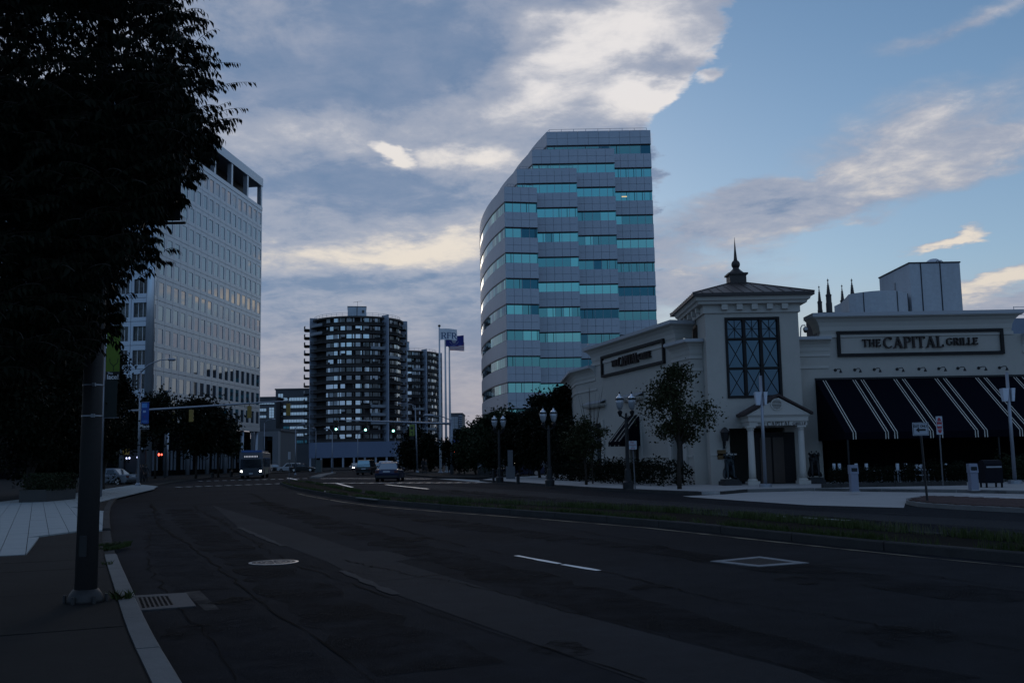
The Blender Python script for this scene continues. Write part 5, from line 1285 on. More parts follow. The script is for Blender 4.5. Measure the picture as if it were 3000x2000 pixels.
for k in range(150):
    v=random.uniform(0,1060); e_u=620
    while e_u>150 and not inr(e_u,v): e_u-=6
    u0=e_u-random.uniform(10,50); Yd=random.uniform(10.3,12.4); L_=random.uniform(45,120)*(1 if v<420 else .55); an_=random.uniform(-.55,.45)
    spray_twig(Vector(W(u0,v,Yd)),Vector(W(u0+L_*math.cos(an_),v+L_*math.sin(an_),Yd+random.uniform(-.2,.2))),.04,random.randint(10,18),random.uniform(.9,1.2),LM)
# explicit long sprays reaching to the right
for (a,b,n) in [((560,140),(637,84),12),((480,145),(545,45),14),((545,215),(610,190),10),((545,210),(705,186),20),((560,250),(640,150),12),((590,270),(750,242),22),((600,350),(725,318),16),((600,330),(672,392),14),((560,470),(650,425),12),((420,100),(520,10),12),((380,90),(475,5),12),((470,150),(590,92),16),
                ((480,735),(534,742),10),((430,790),(512,768),14),((400,820),(455,800),10),((330,850),(370,830),10),((320,960),(362,985),10),((330,1000),(358,1040),9),((500,560),(540,600),8),((480,620),(548,645),8),((380,700),(470,705),14),((350,880),(400,862),9),((560,420),(640,450),12),((540,500),(610,520),12)]:
    Ya=random.uniform(11,12.4); p0=Vector(W(*a,Ya)); p1=Vector(W(*b,Ya+random.uniform(-.3,.3))); spray_twig(p0,p1,.05,n,1.02,spray)
o=twig.mesh('twig',bark); q=bpy.data.objects.new('twig',o); col.objects.link(q); q.parent=ft; q['kind']='stuff'
A=np.array([np.array(m) for m in LM]); n=len(A); Vh=np.concatenate([lp,np.ones((9,1))],1); V=np.einsum('nij,kj->nki',A,Vh)[:,:,:3].reshape(-1,3)
F=np.array(lf); FI=(F[None]+(np.arange(n)*9)[:,None,None]).reshape(-1)
me=bpy.data.meshes.new('crown'); me.vertices.add(len(V)); me.vertices.foreach_set('co',V.ravel()); me.loops.add(len(FI)); me.loops.foreach_set('vertex_index',FI)
nf=n*4; me.polygons.add(nf); me.polygons.foreach_set('loop_start',np.arange(nf)*4); me.polygons.foreach_set('loop_total',np.full(nf,4)); me.update(calc_edges=True); me.materials.append(leafd)
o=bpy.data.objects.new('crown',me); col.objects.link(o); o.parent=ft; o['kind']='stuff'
for m_ in spray[:300]:
    o=bpy.data.objects.new('leaf',lme); col.objects.link(o); o.parent=ft; o.matrix_local=m_
m=MB(); T0=Vector((0,0,-.1)); m.tube([(0,0,-.1),(.05,0,1.2),(.1,.05,2.6),(0,0,4.2),(-.1,.1,6.2)],[.26,.2,.18,.14,.06],12); tkm=m.mesh('trunk',bark,smooth=True); o=bpy.data.objects.new('trunk',tkm); col.objects.link(o); o.parent=ft
for i,(u,v,Yd,z0) in enumerate([(250,150,11.5,3.0),(420,330,11.8,3.3),(330,600,11.4,2.6),(200,880,11.9,2.2),(480,480,12.2,3.0),(120,40,12.5,4.2),(420,60,11.0,3.8),(300,760,12.6,2.5)]):
    p=Vector(W(u,v,Yd))-OX; m=MB(); m.tube([(.05,0,z0-.5),tuple(Vector((.05,0,z0)).lerp(p,.3)+Vector((0,0,.25))),tuple(Vector((0,0,z0)).lerp(p,.7)+Vector((0,0,.2))),tuple(p)],[.09,.06,.035,.012],6); me=m.mesh('limb',bark,smooth=True); o=bpy.data.objects.new('limb',me); col.objects.link(o); o.parent=ft
# ------------------------------------------------------------------ grass and weeds
def blades(P,h,name,label,parent=None,mat=grassm,wd_=.012,lean=.5,seed=1,cat='grass'):
    rs=np.random.default_rng(seed); n=len(P); a=rs.uniform(0,6.28,n); hh=h*rs.uniform(.35,1.3,n); ln=rs.uniform(0,lean,n)*hh; b=rs.uniform(0,6.28,n)
    w=wd_*rs.uniform(.6,1.4,n); dx=np.cos(a)*w; dy=np.sin(a)*w; z=np.zeros(n)
    tip=P+np.stack([np.cos(b)*ln,np.sin(b)*ln,hh],1); mid=P+np.stack([np.cos(b)*ln*.35,np.sin(b)*ln*.35,hh*.6],1)
    V=np.stack([P-np.stack([dx,dy,z],1),P+np.stack([dx,dy,z],1),mid+np.stack([dx,dy,z],1)*.7,tip,mid-np.stack([dx,dy,z],1)*.7],1).reshape(-1,3)
    me=bpy.data.meshes.new(name); me.vertices.add(5*n); me.vertices.foreach_set('co',V.ravel()); me.loops.add(5*n); me.loops.foreach_set('vertex_index',np.arange(5*n)); me.polygons.add(n)
    me.polygons.foreach_set('loop_start',np.arange(n)*5); me.polygons.foreach_set('loop_total',np.full(n,5)); me.update(calc_edges=True); me.materials.append(mat)
    o=bpy.data.objects.new(name,me); col.objects.link(o); o['kind']='stuff'
    if parent: o.parent=parent
    else: tag(o,label,cat,kind='stuff')
    return o
atf,Lf_=along(mf); atn,Ln_=along(mn); rs=np.random.default_rng(12); pts=[]
for i in range(52000):
    k=rs.uniform(0,1)**.55; p=atf(k*Lf_*.999); 
    # clumpy
    cl=math.sin(p.y*1.9)+math.sin(p.y*.83+2)+math.sin(p.y*4.7)*.6
    if rs.uniform()>.55+.28*cl: continue
    q=atn(min(.999,k)*Ln_*.999) ; n_=(q-p); ln=max(n_.length,.01); n_=n_/ln
    o_=abs(rs.normal(0,.20))*(1.4 if p.y<22 else 1) if rs.uniform()<.72 else rs.uniform(0,.7)
    if o_>ln-.2: continue
    if rs.uniform()<.35: o_=ln-.22-abs(rs.normal(0,.07))
    if o_<0: continue
    pts.append((p.x+n_.x*(o_+.02),p.y+n_.y*(o_+.02),.12))
blades(np.array(pts),.15,'grass','rough grass and weeds growing along the narrow median',seed=3,wd_=.008)
sp=[]
for i in range(2600): p=atf(Lf_*rs.uniform(.5,.93)); sp.append((p.x-rs.uniform(.0,.25),p.y-rs.uniform(0,.4),.12))
blades(np.array(sp),.20,'tall_weeds','taller pale seeding weeds scattered through the median grass',seed=5,wd_=.005,lean=.4,mat=M('dry_weed',(.10,.11,.05),.8,0,.3,2))
def tuft(name,label,u,v,r,n,h,seed,zz=.1,ex=1.0):
    c=Vector(G(u,v,zz)); rs=np.random.default_rng(seed); a=rs.uniform(0,6.28,n); q=r*np.sqrt(rs.uniform(0,1,n)); P=np.stack([np.cos(a)*q*ex,np.sin(a)*q/ex,np.zeros(n)],1)
    o=blades(P,h,name,label,seed=seed,wd_=.006,lean=1.1); o.location=(c.x,c.y,zz); return o
tuft('grass','ragged grass tuft filling the broken kerb beyond the big pole',316,1606,.5,1800,.075,8,zz=.06,ex=.55)
tuft('weed','small weed tuft growing against the kerb beside the big pole',357,1755,.10,120,.10,9)
tuft('weed','tiny weed in the kerb joint above the drain',315,1655,.08,50,.07,10)

# far belt of woods closing the horizon
rs=np.random.default_rng(77); P=[]
for i in range(52000):
    x=rs.uniform(-260,330); yy=400+rs.uniform(0,70)+abs(x)*.1; hh=9+4*math.sin(x*.05)+3*math.sin(x*.17+1)+2*math.sin(x*.4)
    P.append((x,yy,rs.uniform(0,1)**.7*max(3,hh)))
o=leaf_cards(np.array(P),2.2,.7,leafd,'distant_trees',None,rs); tag(o,'far dark belt of trees closing the street horizon','trees',kind='stuff')
# ------------------------------------------------------------------ poles, lights, signs
def textplate(txts,parent,mat,base,size,nrm_y=-.02): pass
c=Vector(G(250,1762,.12)); big=thing('utility_pole','thick tapered weathered steel pole with flanged foot standing near the kerb in front','pole',(c.x,c.y,.12))
m=MB(); m.tube([(c.x,c.y,.2),(c.x+.01,c.y,2.5),(c.x+.02,c.y,5.0),(c.x+.03,c.y,9.5)],[.120,.108,.096,.075],28); m.build('shaft',polem,big,smooth=True)
m=MB(); m.lathe([(.19,.11),(.195,.15),(.17,.21),(.135,.26)],c.x,c.y,20); m.build('base_flange',polem,big,smooth=True)
for k in range(6):
    a=k*math.pi/3+.3; m=MB(); m.lathe([(.02,.11),(.02,.2)],c.x+.215*math.cos(a),c.y+.215*math.sin(a),6); m.build('bolt',polem,big)
for v in (1128,1218):
    z=ZA(290,v,c.y); m=MB(); m.lathe([(.112,z-.008),(.116,z-.008),(.116,z+.008),(.112,z+.008)],c.x+.012,c.y,24); m.box(c.x+.05,c.x+.085,c.y-.13,c.y-.10,z-.02,z+.02); m.build('band_clamp',silver,big)
m=MB(); m.box(c.x-.03,c.x+.05,c.y-.135,c.y-.125,.62,.85); m.build('hand_hole_cover',M('hatch',(.03,.028,.028),.7,.2,.2,6),big)
# dark banner hung from the big pole (mostly hidden by leaves)
x0=c.x+.12; bt,bb=ZA(430,205,c.y),ZA(430,655,c.y); x1=XA(532,450,c.y)
bn=thing('street_banner','dark hanging banner high on the big pole, half hidden in the tree','banner',(x0,c.y,bb))
m=MB(); m.box(x0+.05,x1,c.y-.008,c.y+.008,bb+.03,bt); m.build('cloth',M('banner_black',(.012,.014,.016),.9,0,.1,3),bn)
for z in (bb,bt+.03):
    m=MB(); m.tube([(c.x+.05,c.y,z),(XA(548,450,c.y),c.y,z)],.016,8); m.build('arm',blackm,bn)
for i in range(9):
    m=MB(); x=x0+.30+i*.045; m.box(x,x+.022,c.y-.012,c.y-.009,bt-.28,bt-.19-(.03 if i%3 else 0)); m.build('lettering',M('faint_print',(.10,.11,.13),.8,0,.3,30),bn)
# green banner on a second pole straight behind the big pole
def Gp(u,Yd,z=0): return (XA(u,1380,Yd),Yd)
Yb=50.0; xg=XA(297,1300,Yb); gp=thing('banner_pole','grey pole behind the big foreground pole carrying the green banner','pole',(xg,Yb,.1))
m=MB(); m.tube([(xg,Yb,.1),(xg,Yb,8.6)],[.11,.08],10); m.build('shaft',silver,gp,smooth=True)
gb_=thing('street_banner','lime green banner with black lower block lettered lace! beside the big pole','banner',(xg+.1,Yb,4))
xa,xb=xg+.12,XA(351,1050,Yb); zt,zm,zb2=ZA(330,955,Yb),ZA(330,1088,Yb),ZA(330,1112,Yb)
lime=M('lime_cloth',(.12,.19,.02),.8,0,.08,2)
m=MB(); m.box(xa,xb,Yb-.01,Yb+.01,zm,zt); m.build('green_panel',lime,gb_)
m=MB(); m.box(xa,xb,Yb-.011,Yb+.011,zb2,zm-.001); m.build('black_panel',M('banner_black2',(.015,.015,.017),.8,0,.1,3),gb_)
m=MB(); m.box(xa-.06,xb-.08,Yb-.011,Yb+.011,ZA(330,1222,Yb),zb2-.002); m.build('lower_panel',M('dark_green_cloth',(.018,.024,.022),.85,0,.15,2),gb_)
sans('This',gb_,((xa+xb)/2-.12,Yb-.02,lerp(zb2,zm,.78)),.16,white); sans('lace!',gb_,((xa+xb)/2+.02,Yb-.02,lerp(zb2,zm,.32)),.33,white,bold=.006)
m=MB()   # simple line emblem on the green: a forked stem
for (a,b) in (((.30,.02),(.30,.22)),((.30,.22),(.12,.38)),((.30,.22),(.50,.38)),((.12,.38),(.10,.55)),((.50,.38),(.52,.55))):
    m.tube([(xa+a[0]+.08,Yb-.014,zm+a[1]*1.2),(xa+b[0]+.08,Yb-.014,zm+b[1]*1.2)],.018,4)
m.build('emblem',MATS['banner_black2'],gb_)
for z in (zt+.02,ZA(330,1222,Yb)-.02): m=MB(); m.tube([(xg,Yb,z),(xb+.03,Yb,z)],.02,6); m.build('arm',silver,gb_)
# street light with blue banner
def cobra(name,label,x,y,h,arm,mat=silver,r=.09,rise=.5,group=None,z0=.1,lean=0,cat='street light'):
    T=thing(name,label,cat,(x,y,z0),group=group); m=MB(); m.tube([(x,y,z0),(x+lean*.5,y,z0+h/2),(x+lean,y,h)],[r,r*.8,r*.6],12); m.build('pole',mat,T,smooth=True)
    m=MB(); m.lathe([(r*1.8,z0),(r*1.8,z0+.15),(r*1.1,z0+.25)],x,y,12); m.build('base',mat,T)
    m=MB(); m.tube([(x+lean,y,h-.15),(x+lean+arm*.25,y,h+rise*.55),(x+lean+arm*.6,y,h+rise*.95),(x+lean+arm*.85,y,h+rise)],[r*.5,r*.42,r*.36,r*.32],8); m.build('arm',mat,T,smooth=True)
    m=MB(); s=1 if arm>0 else -1; xx=x+lean+arm*.85; m.tube([(xx,y,h+rise),(xx+s*.1,y,h+rise),(xx+s*.5,y,h+rise-.01),(xx+s*.62,y,h+rise-.03)],[.04,.11,.12,.05],8); m.build('lamp_head',mat,T,smooth=True)
    return T
Y1=76.0; x1_=XA(404,1420,Y1); h1=ZA(400,1085,Y1)
cobra('street_light','slim silver street light with curved arm and blue banner on the left pavement',x1_,Y1,h1,(XA(503,1055,Y1)-x1_)*1.02,r=.11,rise=ZA(480,1053,Y1)-h1)
sb=thing('street_banner','blue pictorial banner with dark foot lettered Place on the silver street light','banner',(x1_+.1,Y1,4))
bl=M('blue_banner',(.02,.07,.30),.7,0,.5,1.2); bxa,bxb=x1_+.12,XA(436,1220,Y1); z0,z1_,z2_=ZA(418,1178,Y1),ZA(418,1241,Y1),ZA(418,1256,Y1)
m=MB(); m.box(bxa,bxb,Y1-.01,Y1+.01,z1_,z0); m.build('cloth',bl,sb)
m=MB(); m.box(bxa,bxb,Y1-.01,Y1+.01,z2_,z1_-.001); m.build('foot_panel',MATS['banner_black2'],sb)
sans('Place',sb,((bxa+bxb)/2,Y1-.02,(z1_+z2_)/2),.34,white)
for (a,b,cc,dd,mm) in ((.05,.75,.75,.95,M('banner_sky',(.10,.28,.62),.7,0,.2,4)),(.2,.6,.52,.62,M('banner_pale',(.3,.42,.66),.7,0,.2,6)),(.45,.5,.30,.36,M('banner_red',(.4,.03,.03),.7,0,0)),(.1,.85,.05,.16,M('banner_mid',(.06,.16,.42),.7,0,.4,9))):
    m=MB(); w_=bxb-bxa; hh=z0-z1_; m.box(bxa+a*w_,bxa+b*w_,Y1-.013,Y1-.0105,z1_+cc*hh,z1_+dd*hh); m.build('print',mm,sb)
for z in (z0+.02,z2_-.02): m=MB(); m.tube([(x1_,Y1,z),(bxb+.05,Y1,z)],.02,6); m.build('arm',silver,sb)
# traffic signals ----------------------------------------------------------
grn=M('green_lamp',(.1,.5,.4),.4,0,0,emit=(.35,1,.85),es=6); redl=M('red_hand_lamp',(.5,.05,.03),.4,0,0,emit=(1,.10,.06),es=5); lens=M('unlit_lens',(.03,.02,.02),.3,0,0)
whl=M('white_lamp',(.8,.8,.8),.4,0,0,emit=(.85,.9,1),es=5); hdl=M('headlamp_lit',(.9,.9,.85),.3,0,0,emit=(1,.97,.88),es=14)
def signal_head(parent,x,y,z,back=True,green=False,h=1.15,w=.36,mat=sigy):
    m=MB(); m.box(x-w/2,x+w/2,y-.12,y+.12,z-h/2,z+h/2); b=m.build('signal_head',mat,parent)
    s=1 if back else -1
    for k in range(3):
        zz=z+h/2-h*(k+.5)/3; m=MB(); m.tube([(x,y+s*.12,zz),(x,y+s*.36,zz-.02)],[.15,.15],10,cap=False); m.build('visor',mat if not green else blackm,b)
        m=MB(); m.tube([(x,y+s*.118,zz),(x,y+s*.14,zz)],.12,10); m.build('lens',grn if (green and k==2) else lens,b)
    return b
Ym=95.0; xm=XA(354,1400,Ym); mast=thing('signal_mast','long left traffic signal mast arm reaching over the road with three yellow signals','traffic signal',(xm,Ym,.1))
zt=ZA(356,1205,Ym); xe=XA(846,1175,Ym); ze=ZA(846,1174,Ym)
m=MB(); m.tube([(xm,Ym,.1),(xm,Ym,zt+.3)],[.22,.17],14); m.build('pole',silver,mast,smooth=True)
m=MB(); pts=[(lerp(xm,xe,k),Ym,lerp(zt,ze,k)+.25*math.sin(k*math.pi)*.0) for k in (0,.25,.5,.75,1)]; m.tube(pts,[.13,.115,.10,.085,.06],10); m.build('mast_arm',silver,mast,smooth=True)
for u in (561,731,845):
    k=(XA(u,1190,Ym)-xm)/(xe-xm); z=lerp(zt,ze,k); x=XA(u,1200,Ym); signal_head(mast,x,Ym-.05,z-.82)
    m=MB(); m.tube([(x,Ym,z+.15),(x,Ym,z-.25)],.04,6)
    if u>600: m.tube([(x-.5,Ym,z-.02),(x-.48,Ym,z-.4),(x-.2,Ym,z-.42),(x-.1,Ym,z-.2)],.02,4)
    m.build('hanger',blackm,mast)
m=MB(); m.lathe([(.07,ze),(.07,ze+.22),(.12,ze+.25),(.12,ze+.36)],xe-.05,Ym,8); m.build('camera_sensor',blackm,mast)
z=ZA(370,1323,Ym); m=MB(); m.box(xm+.22,xm+.70,Ym-.3,Ym+.1,z-.26,z+.26); m.build('crossing_signal',M('amber_box',(.50,.26,.03),.5,0,.1,3),mast)
m=MB(); m.box(xm-.55,xm-.2,Ym-.3,Ym+.1,z-.26,z+.26); m.build('crossing_signal',M('dull_box',(.10,.08,.05),.6,0,.1,3),mast)
Y2=125.0; x2=XA(484,1400,Y2); p2_=thing('signal_pole','pole with round top light and clustered yellow signals in front of the street trees','traffic signal',(x2,Y2,.1))
zt2=ZA(484,1150,Y2); m=MB(); m.tube([(x2,Y2,.1),(x2,Y2,zt2)],[.17,.10],12); m.build('pole',silver,p2_,smooth=True)
m=MB(); m.lathe([(.05,zt2),(.5,zt2+.12),(.5,zt2+.2),(.1,zt2+.32)],x2,Y2,14); m.build('lamp_head',silver,p2_)
for (u,v,b) in ((497,1236,True),(508,1226,False)): x,_,z=W(u,v,Y2); signal_head(p2_,x,Y2-.2,z,back=not b,h=1.5,w=.45)
for k,u in enumerate((468,476)): x,_,z=W(u,1331,Y2); m=MB(); m.box(x-.17,x+.17,Y2-.3,Y2,z-.2,z+.2); bb_=m.build('crossing_signal',blackm,p2_); m=MB(); m.ball((x,Y2-.33,z),.10,.03,.17 if k==0 else .12,8,6); m.build('hand_lamp',redl,bb_)
# right-hand mast
Y3=111.0; x3=XA(1324,1395,Y3); rm=thing('signal_mast','long right traffic signal mast arm with three green lights beside the flagpoles','traffic signal',(x3,Y3,.1))
z3_=ZA(1323,1241,Y3); xe=XA(993,1231,Y3); ze=ZA(993,1230,Y3)
m=MB(); m.tube([(x3,Y3,.1),(x3,Y3,z3_+.5)],[.20,.15],14); m.build('pole',silver,rm,smooth=True)
m=MB(); m.tube([(lerp(x3,xe,k),Y3,lerp(z3_,ze,k)) for k in (0,.25,.5,.75,1)],[.14,.125,.11,.09,.06],10); m.build('mast_arm',silver,rm,smooth=True)
for u,v in ((986,1244),(1072,1246),(1153,1249)):
    x,_,z=W(u,v,Y3); signal_head(rm,x,Y3-.1,z-.1,back=False,green=True,h=1.15,w=.38,mat=M('signal_bronze',(.08,.05,.025),.6,0,.1,3)); m=MB(); m.tube([(x,Y3,z+.4),(x,Y3,z+.9)],.04,6); m.build('hanger',blackm,rm)
m=MB(); m.box(x3+.2,XA(1362,1290,Y3),Y3-.03,Y3,ZA(1345,1295,Y3),ZA(1345,1287,Y3)); snm=m.build('name_sign',M('sign_blue',(.03,.05,.25),.6,0,.1,3),rm)
for k in range(8): 
    m=MB(); xx=x3+.35+k*.12; m.box(xx,xx+.07,Y3-.034,Y3-.031,ZA(1345,1293,Y3),ZA(1345,1289.5,Y3)); m.build('lettering',M('dull_print',(.15,.18,.3),.7,0,0),snm)
for k,(u,v) in enumerate(((1334,1325),(1340,1323))): x,_,z=W(u,v,Y3); m=MB(); m.box(x-.17,x+.17,Y3-.35,Y3-.05,z-.22,z+.22); bb_=m.build('crossing_signal',blackm,rm); m=MB(); m.ball((x,Y3-.38,z),.13-.03*k,.03,.16-.04*k,8,6); m.build('hand_lamp',redl,bb_)
lx0,lz0=x3,z3_+.4; m=MB(); m.tube([(x3,Y3,lz0),(XA(1290,1222,Y3),Y3,ZA(1290,1218,Y3)),(XA(1275,1221,Y3),Y3,ZA(1275,1220,Y3))],.05,6); m.build('light_arm',silver,rm)
m=MB(); m.tube([(XA(1276,1220,Y3),Y3,ZA(1276,1220,Y3)),(XA(1268,1215,Y3),Y3,ZA(1268,1216,Y3)),(XA(1245,1215,Y3),Y3,ZA(1245,1216,Y3)),(XA(1239,1218,Y3),Y3,ZA(1239,1219,Y3))],[.05,.14,.16,.05],8); m.build('lamp_head',silver,rm,smooth=True)
# banner street light left of the flagpoles
Y4=133.0; x4=XA(1223,1386,Y4); h4=ZA(1214,1187,Y4)
cobra('street_light','street light with left-pointing arm and small green banner beside the flagpoles',x4,Y4,h4,XA(1168,1180,Y4)-XA(1214,1180,Y4),r=.12,rise=.25,lean=XA(1214,1190,Y4)-x4+.1)
sb2=thing('street_banner','small lime green banner with black shapes on the street light by the flagpoles','banner',(x4,Y4,5))
za,zb3=ZA(1208,1243,Y4),ZA(1208,1276,Y4); m=MB(); m.box(XA(1200,1260,Y4),XA(1215,1260,Y4),Y4-.2,Y4-.18,zb3,za); m.build('cloth',M('lime_cloth2',(.16,.22,.05),.8,0,.1,2),sb2)
x=XA(1207,1260,Y4); m=MB(); m.ball((x,Y4-.21,lerp(zb3,za,.68)),.2,.01,.2,10,6); m.box(x-.15,x+.15,Y4-.215,Y4-.205,lerp(zb3,za,.28),lerp(zb3,za,.36)); m.box(x+.05,x+.13,Y4-.215,Y4-.205,lerp(zb3,za,.06),lerp(zb3,za,.27)); m.build('emblem',blackm,sb2)
m=MB(); m.box(XA(1201,1260,Y4),XA(1214,1260,Y4),Y4-.2,Y4-.18,zb3-.5,zb3-.02); m.build('foot_panel',MATS['banner_black2'],sb2)
m=MB(); m.tube([(x,Y4-.19,za+.03),(x4-.3,Y4,za+.03)],.03,5); m.build('arm',silver,sb2)
# flagpoles and flags
Yf=125.0
def flagpole(u,vt,Yd,label):
    x=XA(u,1386,Yd); xt=x-.0; T=thing('flagpole',label,'flagpole',(x,Yd,.1),group='three white flagpoles'); zt=ZA(u-6,vt,Yd)
    m=MB(); m.tube([(x,Yd,.1),(x,Yd,zt*.5),(x,Yd,zt-.3)],[.17,.14,.09],12); m.build('shaft',whitep,T,smooth=True)
    m=MB(); m.lathe([(.09,zt-.299),(.17,zt-.2),(.17,zt-.08),(.08,zt)],x,Yd,10); m.build('finial',blackm,T)
    m=MB(); m.lathe([(.34,.1),(.34,.22),(.2,.3)],x,Yd,12); m.build('base_collar',silver,T); return x,zt
fp=[flagpole(1291,951,125,'tallest nearest flagpole flying the white lettered flag'),flagpole(1308,966,127,'middle flagpole flying the dark blue flag'),flagpole(1320,1010,130,'farthest flagpole flying the striped flag')]
def flag(label,x0,Yd,z1,w,h,fn,mats,droop=.12,ph=0,name='flag',nx=26,nz=13,skew=0.0):
    def S(i,j):
        k=i/nx; return (x0+w*k*.97,Yd-.02+.22*math.sin(k*7+ph)*k+.05*math.sin(j/nz*3),z1-h*(j/nz)*(1-.06*k)-droop*w*k*k+.05*math.sin(k*6+ph)*k-skew*w*k)
    P=[[S(i,j) for i in range(nx+1)] for j in range(nz+1)]
    T=thing(name,label,'flag',(x0,Yd,z1)); m=MB(); vs=[p for r in P for p in r]
    for j in range(nz):
        for i in range(nx):
            a=j*(nx+1)+i; m.add([vs[a],vs[a+1],vs[a+nx+2],vs[a+nx+1]],[(0,3,2,1)],fn((i+.5)/nx,(j+.5)/nz))
    m.build('cloth',mats,T); return T,S
fw_=M('flag_white',(.80,.82,.86),.8,0,.04,2); fb_=M('flag_blue',(.025,.035,.24),.8,0,.1,2); fr_=M('flag_red',(.35,.03,.03),.8,0,.1,2)
T,S_=flag('white flag with blue serif letters RFR waving from the tallest flagpole',fp[0][0]+.1,124.8,ZA(1285,963,125),XA(1338,980,125)-XA(1287,980,125),1.45,lambda a,b:0,[fw_],droop=.06,ph=0)
lw_=(XA(1338,980,125)-XA(1287,980,125)); 
xx=.12
for chh in 'RFR':
    polys,wd_l=serif(chh); m=MB(); hL=.82; sc_x=1.18
    for k,p in enumerate(polys):
        def mp(px,py):
            uu=(xx+px*hL*sc_x)/lw_; vv=1-(.20+py*hL)/1.45+.04; q=S_(uu*26,vv*13); return (q[0],q[1]-.012-.0005*k,q[2])
        m.add([mp(*q) for q in p],[(0,1,2,3)])
    m.build('letter',M('letter_blue',(.05,.10,.22),.8,0,0),T); xx+=(wd_l+.10)*hL*sc_x*.88
T,S_=flag('dark blue state flag with a pale shield emblem below the white flag',fp[1][0]+.1,126.8,ZA(1303,985,127),XA(1358,1000,127)-XA(1304,1000,127),1.35,lambda a,b:0,[fb_],droop=-.02,ph=2)
q=S_(12,6); m=MB(); m.ball((q[0],q[1]-.03,q[2]),.30,.02,.33,12,8); m.build('emblem',M('shield_pale',(.4,.42,.5),.8,0,.3,9),T)
m=MB(); 
for k in range(8): a=math.pi*(1.1+.8*k/7); m.box(q[0]+.55*math.cos(a)-.07,q[0]+.55*math.cos(a)+.07,q[1]-.04,q[1]-.03,q[2]+.5*math.sin(a)-.03,q[2]+.5*math.sin(a)+.03)
m.build('ribbon',MATS['shield_pale'],T)
flag('red and white striped national flag flying lowest behind the blue flag',fp[2][0]+.1,129.8,ZA(1320,1000,130),XA(1365,1010,130)-XA(1322,1010,130),1.2,lambda a,b:2 if (a<.4 and b<.54) else (0 if int(b*13)%2==0 else 1),[fr_,fw_,fb_],droop=.05,ph=1,skew=.05)
# twin globe lamps -----------------------------------------------------------
def globe_lamp(label,u,v,zt,Yd=None):
    x,y=G(u,v,.12) if Yd is None else (XA(u,v,Yd),Yd); T=thing('twin_globe_lamp',label,'street lamp',(x,y,.12),group='black twin globe lamps along the restaurant pavement')
    m=MB(); m.lathe([(.26,.12),(.26,.42),(.17,.5),(.15,1.0),(.10,1.08),(.08,zt-1.3),(.10,zt-1.28),(.06,zt-1.2),(.05,zt-1.05)],x,y,14); m.build('pole',blackm,T,smooth=False)
    for s in (-1,1):
        xx=x+s*.29; m=MB(); m.tube([(x,y,zt-1.35),(x+s*.15,y,zt-1.25),(xx,y,zt-1.15)],.035,6); m.lathe([(.04,zt-1.22),(.10,zt-1.08),(.12,zt-.98),(.06,zt-.92)],xx,y,12); a=m.build('arm',blackm,T)
        m=MB(); m.lathe([(.07,zt-.90),(.15,zt-.75),(.19,zt-.55),(.20,zt-.42)],xx,y,16); m.build('lamp_glass',M('ribbed_glass',(.45,.47,.50),.25,.3,.1,12),T,smooth=True)
        m=MB(); m.lathe([(.215,zt-.42),(.215,zt-.38),(.20,zt-.36)],xx,y,16); m.build('lamp_ring',blackm,T)
        m=MB(); m.lathe([(.20,zt-.359),(.14,zt-.27),(.05,zt-.2),(.045,zt-.13)],xx,y,16); m.build('lamp_cap',M('bright_cap',(.75,.78,.82),.12,1.0,0),T,smooth=True)
        m=MB(); m.lathe([(.03,zt-.129),(.045,zt-.09),(.02,zt-.05),(.008,zt)],xx,y,8); m.build('finial',blackm,T)
    return x,y
x,y=G(1840,1432,.12); zt=ZA(1846,1143,y); globe_lamp('black twin globe street lamp nearest the maple, beside the no parking sign',1841,1431,zt)
x,y=G(1612,1423,.12); zt=ZA(1606,1189,y); globe_lamp('black twin globe street lamp in front of the dark trees at the wing end',1611,1423,zt)
x,y=G(1466,1412,.12); zt=ZA(1460,1212,y); globe_lamp('black twin globe lamp farthest left, its globes lost in foliage beside the parked car',1464,1412,zt)
# modern silver light columns
def silver_lamp(label,u,v,ut,vt,vb0,vb1):
    x,y=G(u,v,.12); T=thing('light_column',label,'street light',(x,y,.12),group='silver light columns with tapered box shades'); zt=ZA(ut,vt,y); xt=x
    m=MB(); m.tube([(x,y,.22),(x,y,zt)],[.085,.07],10); m.build('pole',silver,T,smooth=True)
    m=MB(); m.lathe([(.30,.12),(.30,.26),(.26,.28)],x,y,12); m.build('base',silver,T)
    za,zb_=ZA(ut,vb0,y),ZA(ut,vb1,y); wh=M('lamp_box_white',(.60,.64,.72),.5,0,.05,2)
    for (dx,w0,w1) in ((-.17,.30,.17),(.17,.17,.10)):
        m=MB(); cx=x+dx; a,b=w0/2,w1/2
        m.add([(cx-b,y-.1,zb_),(cx+b,y-.1,zb_),(cx+b,y+.1,zb_),(cx-b,y+.1,zb_),(cx-a,y-.17,za),(cx+a,y-.17,za),(cx+a,y+.17,za),(cx-a,y+.17,za)],[(0,3,2,1),(4,5,6,7),(0,1,5,4),(1,2,6,5),(2,3,7,6),(3,0,4,7)]); m.build('lamp_shade',wh,T)
    return T
silver_lamp('silver light column with tapered white boxes standing before the entrance porch',2243,1426,2228,1100,1148,1186)
silver_lamp('silver light column with tapered white boxes before the awning near the mailbox',2974,1416,2957,1089,1137,1175)
